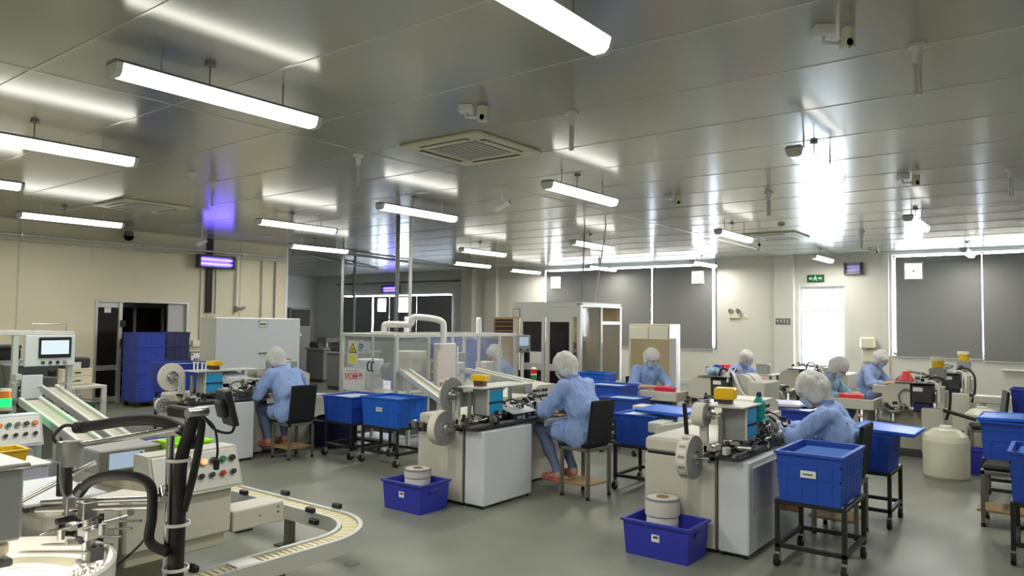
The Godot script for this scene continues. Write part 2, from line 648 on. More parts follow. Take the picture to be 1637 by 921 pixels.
func exhaust_fan(p: Vector3, s: float, label: String) -> void:
	var o := thing("exhaust_fan", label, "exhaust fan", p, 0.0, "square fans set into the blinds")
	var b := mb()
	var h := s * 0.5
	b.bb(Vector3(-h, -h, -0.03), Vector3(-h + 0.03, h, 0.03), 0.005)
	b.bb(Vector3(h - 0.03, -h, -0.03), Vector3(h, h, 0.03), 0.005)
	b.bb(Vector3(-h + 0.03, -h, -0.03), Vector3(h - 0.03, -h + 0.03, 0.03), 0.005)
	b.bb(Vector3(-h + 0.03, h - 0.03, -0.03), Vector3(h - 0.03, h, 0.03), 0.005)
	part(o, "frame", b, M.white_plastic)
	part(o, "hub", mb().cyl(Vector3(0, 0, -0.02), Vector3(0, 0, 0.03), s * 0.08), M.grey_paint)
	for k in 5:
		var a := TAU * k / 5.0 + 0.3
		var q := mb()
		q.t = Transform3D(Basis(Vector3.BACK, a), Vector3.ZERO)
		q.prism([Vector2(s * 0.07, -s * 0.02), Vector2(s * 0.24, -s * 0.05), Vector2(s * 0.27, s * 0.03), Vector2(s * 0.09, s * 0.04)], -0.005, 0.005)
		part(o, "fan_blade", q, M.grey_paint)

func build_windows() -> void:
	var zb := WALL_F + 0.03
	var w := struct_node("window_1")
	window_frame(w, -13.05, -7.55, 1.0, 3.24, [-11.2, -9.37])
	blind(w, -12.98, -9.385, 0.96, 3.19, zb, M.blind, [-12.80, -12.42, 2.66, 3.02])
	blind(w, -9.36, -7.60, 0.96, 3.19, zb, M.blind, [-8.19, -7.83, 2.70, 3.06])
	exhaust_fan(Vector3(-12.61, 2.84, zb), 0.38, "white square fan in the blind above the glass booth")
	exhaust_fan(Vector3(-8.01, 2.88, zb), 0.36, "white square fan in the blind left of the emergency lights")
	var w2 := struct_node("window_2")
	window_frame(w2, -3.3, 4.2, 0.96, 3.27, [-1.53, 0.35, 2.25])
	blind(w2, -3.22, -1.545, 0.94, 3.21, zb, M.blind, [-3.04, -2.66, 2.69, 3.07])
	blind(w2, -1.522, 0.32, 0.9, 3.21, zb, M.blind)
	blind(w2, 0.38, 2.2, 0.9, 3.21, zb, M.blind)
	blind(w2, 2.26, 4.25, 0.9, 3.21, zb, M.blind)
	exhaust_fan(Vector3(-2.85, 2.88, zb), 0.38, "white square fan in the grey blind right of the bright door")
	var w3 := struct_node("window_3")
	window_frame(w3, -22.7, -16.95, 0.9, 2.56, [-20.85, -18.6])
	blind(w3, -22.58, -20.93, 0.85, 2.51, zb, M.blind)
	blind(w3, -20.86, -20.0, 0.85, 2.51, zb, M.blind, [-20.62, -20.2, 1.95, 2.42])
	blind(w3, -19.995, -18.6, 0.85, 2.51, zb, M.blind, [-19.6, -19.05, 1.93, 2.44])
	blind(w3, -18.595, -16.9, 0.85, 2.51, zb, M.blind)
	# overexposed glass door
	var d := struct_node("door_1")
	var b := mb()
	var z0 := WALL_F - 0.16
	var z1 := WALL_F - 0.08
	b.bb(Vector3(-5.37, 0, z0), Vector3(-5.31, 2.58, z1), 0.005)
	b.bb(Vector3(-4.38, 0, z0), Vector3(-4.32, 2.58, z1), 0.005)
	b.bb(Vector3(-5.31, 2.5, z0), Vector3(-4.38, 2.58, z1), 0.005)
	part(d, "door_frame", b, M.trim_white)
	part(d, "transom_bar", mb().bb(Vector3(-5.31, 1.93, z0), Vector3(-4.38, 1.98, z1), 0.005), M.trim_white)
	part(d, "pane", mb().bb(Vector3(-5.31, 1.98, WALL_F - 0.125), Vector3(-4.38, 2.5, WALL_F - 0.119)), M.glass)
	part(d, "pane", mb().bb(Vector3(-5.31, 0.66, WALL_F - 0.125), Vector3(-4.38, 1.93, WALL_F - 0.119)), M.glass)
	part(d, "kick_panel", mb().bb(Vector3(-5.31, 0.0, WALL_F - 0.14), Vector3(-4.38, 0.66, WALL_F - 0.1), 0.005), M.grey_paint)
	part(d, "door_head", mb().bb(Vector3(-5.42, 2.58, WALL_F), Vector3(-4.27, 2.63, WALL_F + 0.02), 0.004), M.trim_white)
	# double doorway in the left wall
	var dl := struct_node("door_2")
	b = mb()
	b.bb(Vector3(WALL_L - 0.13, 0, -6.24), Vector3(WALL_L + 0.02, 1.97, -6.19), 0.004)
	b.bb(Vector3(WALL_L - 0.13, 0, -8.03), Vector3(WALL_L + 0.02, 1.97, -7.98), 0.004)
	b.bb(Vector3(WALL_L - 0.13, 1.92, -7.98), Vector3(WALL_L + 0.02, 1.97, -6.24), 0.004)
	b.bb(Vector3(WALL_L - 0.1, 0, -6.70), Vector3(WALL_L + 0.0, 1.92, -6.63), 0.004)
	part(dl, "door_frame", b, M.aluminium)
	part(dl, "sliding_leaf", mb().bb(Vector3(WALL_L - 0.09, 0.02, -7.98), Vector3(WALL_L - 0.04, 1.92, -7.62), 0.005), M.wall_grey)
	var fx := mb()
	for r in [[0.02, 0.12], [0.62, 0.72], [1.82, 1.92]]:
		fx.bb(Vector3(WALL_L - 0.08, r[0], -6.63), Vector3(WALL_L - 0.03, r[1], -6.24), 0.004)
	part(dl, "leaf_rails", fx, M.aluminium)
	part(dl, "pane", mb().bb(Vector3(WALL_L - 0.06, 0.12, -6.63), Vector3(WALL_L - 0.053, 0.62, -6.24)), M.smoked)
	part(dl, "pane", mb().bb(Vector3(WALL_L - 0.06, 0.72, -6.63), Vector3(WALL_L - 0.053, 1.82, -6.24)), M.smoked)
	part(dl, "notice", mb().bb(Vector3(WALL_L - 0.05, 1.72, -6.50), Vector3(WALL_L - 0.045, 1.84, -6.38)), M.paper)
	part(dl, "door_closer", mb().bb(Vector3(WALL_L, 1.45, -6.74), Vector3(WALL_L + 0.06, 1.58, -6.66), 0.01), M.black)
	part(dl, "door_handle", mb().bb(Vector3(WALL_L, 1.05, -6.72), Vector3(WALL_L + 0.05, 1.22, -6.66), 0.01), M.black)
	# inner pair of doors at the back of the vestibule
	var di := struct_node("door_3")
	b = mb()
	for zz in [-6.55, -7.45, -8.05]:
		b.bb(Vector3(-15.75, 0, zz - 0.03), Vector3(-15.68, 1.92, zz + 0.03), 0.004)
	b.bb(Vector3(-15.75, 1.84, -8.05), Vector3(-15.68, 1.92, -6.55), 0.004)
	part(di, "door_frame", b, M.aluminium)
	part(di, "pane", mb().bb(Vector3(-15.72, 0.02, -7.42), Vector3(-15.71, 1.84, -6.58)), M.smoked)
	part(di, "pane", mb().bb(Vector3(-15.72, 0.02, -8.02), Vector3(-15.71, 1.84, -7.48)), M.smoked)

# ---------------------------------------------------------------- lamps and other fittings under the ceiling
func tube_lamp(x: float, z: float, label: String, proto: Node3D) -> Node3D:
	var p := Vector3(x, 3.09, z)
	if proto:
		return copy(proto, "batten_lamp", p, 0.0, label)
	var o := thing("batten_lamp", label, "ceiling lamp", p, 0.0, "batten lamps under the ceiling")
	# diffuser: trapezoid section along z with slanted ends
	var L := 0.75
	var b := mb()
	b.t = Transform3D(Basis(Vector3.UP, PI * 0.5), Vector3.ZERO)
	var prof := [Vector2(-0.075, 0.075), Vector2(-0.06, 0.02), Vector2(-0.035, 0.0), Vector2(0.035, 0.0), Vector2(0.06, 0.02), Vector2(0.075, 0.075)]
	b.at(Vector3.ZERO)
	b.prism(prof, -L + 0.04, L - 0.04)
	part(o, "diffuser", b, M.lamp_diffuser)
	b = mb()
	var top := [Vector2(-0.08, 0.075), Vector2(0.08, 0.075), Vector2(0.055, 0.098), Vector2(-0.055, 0.098)]
	b.prism(top, -L, L)
	part(o, "housing", b, M.grey_paint)
	for s in [-1.0, 1.0]:
		var e := mb()
		e.prism(prof, s * (L - 0.039), s * L)
		part(o, "end_cap", e, M.white_plastic)
		part(o, "hanger", mb().cyl(Vector3(0, 0.098, s * 0.45), Vector3(0, 0.259, s * 0.45), 0.007, -1, 8), M.steel)
	part(o, "ceiling_rose", mb().cyl(Vector3(0, 0.24, 0.12), Vector3(0, 0.259, 0.12), 0.035, -1, 12), M.grey_paint)
	part(o, "cable", mb().cyl(Vector3(0, 0.095, 0.12), Vector3(0, 0.245, 0.12), 0.005, -1, 6), M.mid_grey)
	var l := AreaLight3D.new()
	l.name = "tube_light"
	l.area_size = Vector2(0.12, 1.4)
	l.light_color = Color(1.0, 0.985, 0.94)
	l.light_energy = LAMP_POWER
	l.shadow_enabled = true
	o.add_child(l)
	l.position = Vector3(0, -0.006, 0)
	l.rotation.x = -PI / 2
	return o

func build_ceiling_fittings() -> void:
	var proto: Node3D = null
	var lamps := [
		[-2.0, -2.65, "nearest lit batten lamp, cut off by the top edge of the picture"],
		[-4.55, -2.72, "large lit batten lamp in the upper left, left of the ceiling cassette"],
		[-7.15, -2.6, "lit batten lamp at the left edge under a wide bright reflection"],
		[-9.65, -2.5, "lit batten lamp of which only the tip shows at the left edge"],
		[-12.32, -4.85, "lit batten lamp in front of the cream wall beside the round camera"],
		[-9.93, -7.27, "lit batten lamp with cable clips, left of the violet reflection's pole"],
		[-12.72, -9.87, "lit batten lamp at the end of the cream wall"],
		[-7.2, -7.27, "lit batten lamp in the middle left, below the cassette"],
		[-4.52, -7.25, "lit batten lamp with dark end right of the ceiling cassette"],
		[-1.88, -7.17, "batten lamp against the bright glare of the door's reflection"],
		[-10.2, -12.3, "lit batten lamp above the white duct, upper of two"],
		[-12.75, -14.9, "lit batten lamp above the white duct, lower of two"],
		[-7.42, -12.3, "lit batten lamp above the glass booth"],
		[-4.56, -12.2, "lit batten lamp next to the distant ceiling cassette"],
		[-1.79, -12.1, "lit short-looking batten lamp in the upper right"],
		[-13.05, -17.7, "lit batten lamp before the leftmost window blind"],
		[-10.4, -17.7, "lit batten lamp before the window above the glass booth"],
		[-7.42, -17.7, "lit batten lamp before the right end of the booth's window"],
		[-4.5, -17.5, "lit batten lamp above the green exit sign"],
		[-1.68, -17.5, "lit batten lamp before the grey blinds at the right"],
		[0.75, -2.7, "batten lamp overhead to the right of the camera"],
		[0.75, -7.2, "batten lamp beyond the right edge over the aisle"],
		[0.9, -12.2, "batten lamp beyond the right edge before the windows"],
		[-4.55, 1.6, "batten lamp behind the camera on the left"],
		[-0.5, 1.6, "batten lamp behind the camera on the right"],
		[-9.65, 1.2, "batten lamp behind the camera by the cream wall"],
	]
	for l in lamps:
		var o := tube_lamp(l[0], l[1], l[2], proto)
		if proto == null:
			proto = o
	# ceiling cassettes
	cassette(Vector3(-4.68, CEIL, -5.43), "square ceiling air conditioner cassette in the middle of the picture")
	cassette(Vector3(-11.25, CEIL, -5.4), "square ceiling air conditioner cassette near the cream wall")
	cassette(Vector3(-4.5, CEIL, -14.2), "distant ceiling air conditioner cassette in front of the bright door")
	# small germicidal lamps
	var uv := [[-8.5, -4.94, "hanging ultraviolet lamp above the violet insect trap"], [-5.85, -5.0, "hanging ultraviolet lamp left of the large cassette"], [-3.21, -4.97, "hanging ultraviolet lamp right of the large cassette"], [-0.72, -4.96, "large hanging ultraviolet lamp in the upper right corner"], [-3.1, -9.5, "hanging ultraviolet lamp left of the bright glare"], [-0.5, -9.44, "hanging ultraviolet lamp at the right edge"], [-3.02, -14.4, "distant hanging ultraviolet lamp right of the glare"]]
	for u in uv:
		var o := thing("ultraviolet_lamp", u[2], "lamp", Vector3(u[0], CEIL, u[1]), 0.0, "small lamps hanging from the ceiling")
		part(o, "ceiling_rose", mb().cyl(Vector3(0, -0.02, 0), Vector3.ZERO, 0.055, -1, 16), M.white_plastic)
		part(o, "socket", mb().cyl(Vector3(0, -0.11, 0), Vector3(0, -0.02, 0), 0.024, 0.034, 14), M.white_plastic)
		for s in [-1.0, 1.0]:
			part(o, "glass_tube", mb().tube([Vector3(s * 0.012, -0.11, 0), Vector3(s * 0.012, -0.3, 0)], 0.01, 8), M.uv_glass)
		part(o, "tube_tip", mb().bb(Vector3(-0.02, -0.312, -0.01), Vector3(0.02, -0.296, 0.01), 0.004), M.uv_glass)
	# cameras
	for c in [[-3.72, -4.36, 0.5, "white ceiling camera on a box beside the large cassette"], [-1.04, -4.38, 0.6, "large white ceiling camera with dark lens at the top right"], [-4.2, -9.02, 0.5, "white ceiling camera between lamps in the middle distance"], [-1.42, -9.2, 0.5, "white ceiling camera over the right lamp's reflection"], [-3.45, -17.6, 0.2, "white ceiling camera above the window wall beside the exit sign"]]:
		var o := thing("ceiling_camera", c[3], "camera", Vector3(c[0], CEIL, c[1]), c[2], "white cameras under the ceiling")
		part(o, "mount_box", mb().bb(Vector3(-0.13, -0.06, -0.05), Vector3(-0.02, 0, 0.05), 0.006), M.white_plastic)
		part(o, "bracket", mb().tube([Vector3(-0.075, -0.06, 0), Vector3(-0.075, -0.09, 0), Vector3(0.0, -0.10, 0.0), Vector3(0.05, -0.08, 0)], 0.012, 8), M.white_plastic)
		var bd := part(o, "camera_body", mb().cyl(Vector3(0.06, -0.13, 0), Vector3(0.06, -0.015, 0), 0.042, 0.042, 16), M.ivory_plastic)
		part(bd, "lens", mb().ball(Vector3(0.06, -0.105, 0.03), Vector3(0.02, 0.028, 0.02)), M.black)
	var wc := [[Vector3(-5.6, 3.1, -7.1), 2.4, "white bullet camera hanging from the ceiling right of the cassette"], [Vector3(-12.7, 3.05, -7.2), 2.6, "white bullet camera beside the violet reflection"], [Vector3(-4.72, 3.12, -13.9), 0.4, "white bullet camera beside the distant cassette"]]
	for c in wc:
		var o := thing("bullet_camera", c[2], "camera", c[0], c[1], "bullet cameras hung from the ceiling")
		var p: Vector3 = c[0]
		part(o, "rod", mb().cyl(Vector3(0, 0.02, 0), Vector3(0, CEIL - p.y, 0), 0.008, -1, 8), M.white_plastic)
		var q := mb()
		q.t = Transform3D(Basis(Vector3.RIGHT, -0.5), Vector3(0, -0.03, 0))
		q.bb(Vector3(-0.035, -0.03, -0.1), Vector3(0.035, 0.035, 0.1), 0.012)
		part(o, "housing", q, M.white_plastic)
		q = mb()
		q.t = Transform3D(Basis(Vector3.RIGHT, -0.5), Vector3(0, -0.03, 0))
		q.cyl(Vector3(0, 0, 0.09), Vector3(0, 0, 0.112), 0.026)
		part(o, "lens", q, M.black)
	var dm := thing("smoke_detector", "small round white detector on the ceiling above the violet lamp", "detector", Vector3(-8.2, CEIL, -4.5))
	part(dm, "base", mb().cyl(Vector3(0, -0.025, 0), Vector3.ZERO, 0.06, -1, 18), M.white_plastic)
	part(dm, "sensor_cap", mb().cyl(Vector3(0, -0.045, 0), Vector3(0, -0.025, 0), 0.03, 0.04, 14), M.white_plastic)
	var dm2 := thing("smoke_detector", "small round detector in front of the bright ceiling glare", "detector", Vector3(-3.9, CEIL, -12.6))
	part(dm2, "base", mb().cyl(Vector3(0, -0.025, 0), Vector3.ZERO, 0.06, -1, 18), M.grey_paint)
	part(dm2, "sensor_cap", mb().cyl(Vector3(0, -0.045, 0), Vector3(0, -0.025, 0), 0.03, 0.04, 14), M.grey_paint)

func cassette(p: Vector3, label: String) -> void:
	var o := thing("ceiling_cassette", label, "air conditioner", p, 0.0, "air conditioner cassettes in the ceiling")
	var b := mb()
	b.bb(Vector3(-0.5, -0.035, -0.5), Vector3(0.5, -0.001, -0.3), 0.008)
	b.bb(Vector3(-0.5, -0.035, 0.3), Vector3(0.5, -0.001, 0.5), 0.008)
	b.bb(Vector3(-0.5, -0.035, -0.3), Vector3(-0.3, -0.001, 0.3), 0.008)
	b.bb(Vector3(0.3, -0.035, -0.3), Vector3(0.5, -0.001, 0.3), 0.008)
	part(o, "panel", b, M.ivory_plastic)
	part(o, "intake_grille", mb().bb(Vector3(-0.285, -0.03, -0.285), Vector3(0.285, -0.01, 0.285), 0.006), M.grey_paint)
	for k in 9:
		var x := -0.25 + k * 0.0625
		part(o, "grille_slat", mb().bb(Vector3(x - 0.012, -0.036, -0.27), Vector3(x + 0.012, -0.028, 0.27)), M.label_paper)
	for k in 4:
		var q := mb()
		q.t = Transform3D(Basis(Vector3.UP, k * PI / 2), Vector3.ZERO)
		q.bb(Vector3(-0.3, -0.037, 0.36), Vector3(0.3, -0.033, 0.42))
		part(o, "outlet_slot", q, M.dark_grey)
		q = mb()
		q.t = Transform3D(Basis(Vector3.UP, k * PI / 2), Vector3.ZERO)
		q.bb(Vector3(-0.28, -0.048, 0.385), Vector3(0.28, -0.037, 0.41), 0.004)
		part(o, "louvre", q, M.ivory_plastic)

# ---------------------------------------------------------------- left wall, white cabinet, bay
func conduit(label: String, path: Array, r: float, m: Material, clips := []) -> Node3D:
	var p0: Vector3 = path[0]
	var o := thing("conduit_pipe", label, "pipe", p0)
	var q := []
	for p: Vector3 in path:
		q.append(p - p0)
	part(o, "pipe", mb().tube(q, r, 10), m)
	for c: Vector3 in clips:
		part(o, "pipe_clip", mb().box(c - p0, Vector3(r * 2.6, r * 2.6, 0.03), 0.003), M.steel)
	return o

func insect_trap(p: Vector3, ry: float, label: String, lit: bool, w := 0.8) -> void:
	# local: front is +z
	var o := thing("insect_trap_lamp", label, "insect lamp", p, ry, "ultraviolet insect traps")
	var h := w * 0.5
	part(o, "end_housing", mb().bb(Vector3(-h, -0.14, -0.06), Vector3(-h + 0.05, 0.14, 0.06), 0.006), M.dark_grey)
	part(o, "end_housing", mb().bb(Vector3(h - 0.05, -0.14, -0.06), Vector3(h, 0.14, 0.06), 0.006), M.dark_grey)
	var b := mb()
	b.bb(Vector3(-h + 0.05, 0.1, -0.055), Vector3(h - 0.05, 0.14, 0.055), 0.004)
	b.bb(Vector3(-h + 0.05, -0.14, -0.055), Vector3(h - 0.05, -0.105, 0.055), 0.004)
	part(o, "rail", b, M.dark_grey if lit else M.grey_paint)
	part(o, "back_plate", mb().bb(Vector3(-h + 0.05, -0.105, -0.05), Vector3(h - 0.05, 0.1, -0.04)), M.lilac_paint)
	for y in [-0.05, 0.045]:
		part(o, "tube", mb().cyl(Vector3(-h + 0.05, y, 0), Vector3(h - 0.05, y, 0), 0.02, -1, 12), M.violet_tube if lit else M.violet_tube_dim)
	for k in 9:
		var y := -0.09 + k * 0.0225
		part(o, "guard_wire", mb().cyl(Vector3(-h + 0.05, y, 0.045), Vector3(h - 0.05, y, 0.045), 0.002, -1, 5), M.steel)
	if lit:
		var l := AreaLight3D.new()
		l.name = "violet_light"
		l.area_size = Vector2(w - 0.15, 0.15)
		l.light_color = Color(0.42, 0.34, 1.0)
		l.light_energy = 0.3
		l.shadow_enabled = true
		o.add_child(l)
		l.position = Vector3(0, 0, 0.06)
		l.rotation.y = PI

func build_left_wall_fittings() -> void:
	var x := WALL_L
	conduit("long upper conduit along the top of the cream wall", [Vector3(x + 0.09, 3.05, 2.5), Vector3(x + 0.09, 3.05, -10.3)], 0.026, M.alu_profile, [Vector3(x + 0.09, 3.05, -4.9), Vector3(x + 0.09, 3.05, -7.0), Vector3(x + 0.09, 3.05, -9.2)])
	conduit("long lower conduit along the top of the cream wall", [Vector3(x + 0.09, 2.96, 2.5), Vector3(x + 0.09, 2.96, -10.3)], 0.016, M.cream)
	conduit("thin riser conduit left of the dark cable trunk", [Vector3(x + 0.02, 2.93, -8.28), Vector3(x + 0.02, 1.2, -8.28)], 0.018, M.alu_profile)
	conduit("thin riser conduit right of the dark cable trunk", [Vector3(x + 0.02, 2.93, -8.62), Vector3(x + 0.02, 1.74, -8.62), Vector3(x + 0.02, 1.70, -8.57), Vector3(x + 0.02, 1.69, -8.45), Vector3(x + 0.02, 1.65, -8.42), Vector3(x + 0.02, 1.22, -8.42)], 0.018, M.alu_profile)
	conduit("vertical pipe with a valve above the white cabinet", [Vector3(x + 0.06, 3.0, -9.08), Vector3(x + 0.06, 1.9, -9.08)], 0.025, M.alu_profile)
	conduit("vertical pipe above the middle of the white cabinet", [Vector3(x + 0.04, 3.0, -9.72), Vector3(x + 0.04, 0.3, -9.72)], 0.02, M.cream_dark)
	conduit("vertical pipe near the end of the cream wall", [Vector3(x + 0.04, 2.96, -10.06), Vector3(x + 0.04, 0.3, -10.06)], 0.018, M.frame_grey)
	conduit("short pipe stub hanging from the conduit on the cream wall", [Vector3(x + 0.04, 2.96, -6.12), Vector3(x + 0.04, 2.72, -6.12)], 0.014, M.alu_profile)
	var v := thing("pipe_valve", "brass stop valve at the foot of the vertical wall pipe", "valve", Vector3(x + 0.06, 1.83, -9.08))
	part(v, "valve_body", mb().cyl(Vector3(0, -0.05, 0), Vector3(0, 0.07, 0), 0.035, -1, 12), M.frame_grey)
	part(v, "side_branch", mb().tube([Vector3(0, 0.02, 0), Vector3(0.02, 0.02, -0.12), Vector3(0.02, 0.05, -0.2)], 0.024, 10), M.frame_grey)
	part(v, "lever", mb().bb(Vector3(0.03, 0.06, -0.24), Vector3(0.05, 0.09, -0.12), 0.005), M.cream)
	var tr := thing("cable_duct", "dark vertical cable duct rising to the ceiling behind the violet lamp", "cable duct", Vector3(x, 1.75, -8.45))
	part(tr, "trunk_cover", mb().bb(Vector3(0.002, 0, -0.07), Vector3(0.045, 1.59, 0.07), 0.005), M.dark_grey)
	for k in 4:
		part(tr, "cable", mb().cyl(Vector3(0.05, 0.02, -0.05 + k * 0.033), Vector3(0.05, 1.58, -0.05 + k * 0.033), 0.008, -1, 6), M.black)
	insect_trap(Vector3(x + 0.16, 2.83, -8.52), PI / 2, "lit violet insect trap high on the cream wall", true, 0.84)
	var dc := thing("dome_camera", "dark round dome camera under the ceiling on the cream wall", "camera", Vector3(x + 0.14, 3.2, -6.7))
	part(dc, "mount", mb().cyl(Vector3(-0.13, 0.06, 0), Vector3(0, 0.06, 0), 0.03, 0.05, 12), M.white_plastic)
	part(dc, "collar", mb().cyl(Vector3(0, 0.0, 0), Vector3(0, 0.1, 0), 0.095, 0.07, 16), M.mid_grey)
	part(dc, "dome", mb().ball(Vector3(0, 0, 0), Vector3(0.09, 0.09, 0.09)), M.dark_grey)
	for s in [[-8.2, 1.1, "white double socket box left on the cream wall beside the cabinet"], [-8.42, 1.12, "white socket box right of its neighbour on the cream wall"]]:
		var so := thing("socket_box", s[2], "socket", Vector3(x, s[1], s[0]), 0.0, "socket boxes by the cabinet")
		part(so, "box", mb().bb(Vector3(0.001, -0.07, -0.09), Vector3(0.06, 0.07, 0.09), 0.006), M.ivory_plastic)
		for k in 2:
			part(so, "socket_face", mb().bb(Vector3(0.06, -0.03, -0.07 + k * 0.075), Vector3(0.064, 0.03, -0.01 + k * 0.075), 0.002), M.white_plastic)
	var sg := thing("wall_sign", "small framed notice on the wall above the blue crate", "sign", Vector3(x, 0.80, -8.25))
	part(sg, "frame", mb().bb(Vector3(0.001, -0.13, -0.17), Vector3(0.015, 0.13, 0.17), 0.003), M.ink_dark)
	part(sg, "sheet", mb().bb(Vector3(0.015, -0.11, -0.15), Vector3(0.019, 0.11, 0.15)), M.paper)
	part(sg, "logo", mb().bb(Vector3(0.019, 0.06, 0.1), Vector3(0.021, 0.09, 0.14)), M.ink_dark)
	for k in 4:
		part(sg, "print_stroke", mb().bb(Vector3(0.019, -0.05, -0.11 + k * 0.055), Vector3(0.021, 0.0, -0.075 + k * 0.055)), M.ink_dark)
	# tall white cabinet
	var c := thing("white_cabinet", "tall plain white cabinet standing behind the first seated worker", "cabinet", Vector3(-10.0, 0, -6.66))
	part(c, "carcass", mb().bb(Vector3(-0.42, 0.03, -0.74), Vector3(-0.012, 1.65, 0.74), 0.004), M.cream)
	part(c, "door", mb().bb(Vector3(-0.01, 0.05, -0.735), Vector3(0.012, 1.645, 0.735), 0.004), M.white_paint)
	part(c, "plinth", mb().bb(Vector3(-0.4, 0, -0.7), Vector3(-0.03, 0.03, 0.7)), M.dark_grey)
	var lb := part(c, "label_plate", mb().bb(Vector3(0.012, 1.51, -0.13), Vector3(0.017, 1.62, 0.04), 0.001), M.paper)
	var lf := mb()
	for r in [[1.615, 1.62, -0.13, 0.04], [1.51, 1.515, -0.13, 0.04], [1.51, 1.62, -0.13, -0.126], [1.51, 1.62, 0.036, 0.04], [1.545, 1.565, -0.1, 0.02], [1.588, 1.608, 0.012, 0.03]]:
		lf.bb(Vector3(0.0171, r[0], r[2]), Vector3(0.018, r[1], r[3]))
	part(lb, "print", lf, M.ink_dark)
	part(c, "hook_bar", mb().bb(Vector3(0.012, 1.1, -0.35), Vector3(0.04, 1.12, 0.02), 0.004), M.mid_grey)
	part(c, "hook", mb().bb(Vector3(0.012, 1.07, -0.2), Vector3(0.05, 1.13, -0.14), 0.004), M.dark_grey)

func build_bay() -> void:
	# pipes
	conduit("tall grey pipe from floor to ceiling in the dim bay, nearer one", [Vector3(-13.2, 0, -10.9), Vector3(-13.2, CEIL, -10.9)], 0.035, M.grey_paint)
	conduit("tall grey pipe from floor to ceiling in the dim bay, farther one", [Vector3(-17.6, 0.0, -15.0), Vector3(-17.6, CEIL, -15.0)], 0.045, M.grey_paint)
	conduit("dark pole rising from the glass enclosure to the ceiling", [Vector3(-8.75, 1.46, -8.35), Vector3(-8.75, CEIL, -8.35)], 0.035, M.mid_grey)
	conduit("pale pole beside the dark one, rising to the ceiling", [Vector3(-8.6, 1.46, -8.5), Vector3(-8.6, CEIL, -8.5)], 0.03, M.alu_profile)
	conduit("long pipe crossing under the bay's ceiling, upper one", [Vector3(-14.3, 3.3, -10.8), Vector3(-15.6, 3.3, -18.2)], 0.035, M.grey_paint)
	conduit("long pipe crossing under the bay's ceiling, lower one", [Vector3(-15.5, 3.3, -11.2), Vector3(-18.2, 3.3, -16.5)], 0.03, M.grey_paint)
	conduit("pipe along the top of the bay's window", [Vector3(-23.0, 3.0, WALL_F + 0.036), Vector3(-16.4, 3.0, WALL_F + 0.036)], 0.035, M.mid_grey)
	insect_trap(Vector3(-19.9, 2.76, WALL_F + 0.07), 0.0, "small lit violet insect trap above the dim bay's window", true, 0.9)
	# vending-like dispenser and benches in the dim bay
	var d := thing("dark_dispenser", "tall grey dispenser with black display in the dim bay", "dispenser", Vector3(-17.3, 0, -12.6), PI / 2)
	part(d, "body", mb().bb(Vector3(-0.35, 0.05, -0.3), Vector3(0.35, 1.95, 0.3), 0.02), M.grey_paint)
	part(d, "display_panel", mb().bb(Vector3(-0.3, 1.45, 0.3), Vector3(0.3, 1.9, 0.315), 0.004), M.black)
	part(d, "indicator", mb().cyl(Vector3(0.0, 1.2, 0.3), Vector3(0.0, 1.2, 0.32), 0.04), M.screen_pale)
	part(d, "plinth", mb().bb(Vector3(-0.32, 0, -0.28), Vector3(0.32, 0.05, 0.28)), M.black)
	var spots := [[-13.6, -11.6, 0.0, "grey bench machine in the dim bay behind the black chair"], [-15.7, -12.6, 0.0, "grey bench machine in the dim bay below the dispenser"]]
	for s in spots:
		var o := thing("bench_machine", s[3], "machine", Vector3(s[0], 0, s[1]), PI / 2, "bench machines in the dim bay")
		part(o, "cabinet", mb().bb(Vector3(-0.5, 0.08, -0.35), Vector3(0.5, 0.85, 0.35), 0.01), M.mid_grey)
		part(o, "plinth", mb().bb(Vector3(-0.48, 0, -0.33), Vector3(0.48, 0.08, 0.33)), M.dark_grey)
		part(o, "worktop", mb().bb(Vector3(-0.55, 0.85, -0.4), Vector3(0.55, 0.89, 0.4), 0.008), M.grey_paint)
		part(o, "press_head", mb().bb(Vector3(-0.3, 1.02, -0.2), Vector3(0.15, 1.16, 0.2), 0.015), M.mid_grey)
		part(o, "column", mb().cyl(Vector3(-0.1, 0.89, -0.05), Vector3(-0.1, 1.02, -0.05), 0.06), M.steel)
		part(o, "control_box", mb().bb(Vector3(0.2, 0.89, -0.2), Vector3(0.45, 1.1, 0.1), 0.01), M.grey_paint)
		part(o, "motor", mb().cyl(Vector3(-0.45, 0.97, -0.2), Vector3(-0.45, 0.97, 0.15), 0.08), M.dark_grey)

# ---------------------------------------------------------------- reel-fed label machines of the front row
var unit := {}

func unit_box() -> Mesh:
	if not unit.has("box"):
		unit["box"] = mb().box(Vector3.ZERO, Vector3.ONE, 0.08).mesh()
	return unit["box"]

func unit_cyl() -> Mesh:
	if not unit.has("cyl"):
		unit["cyl"] = mb().cyl(Vector3(0, 0, -0.5), Vector3(0, 0, 0.5), 0.5, -1, 12).mesh()
	return unit["cyl"]

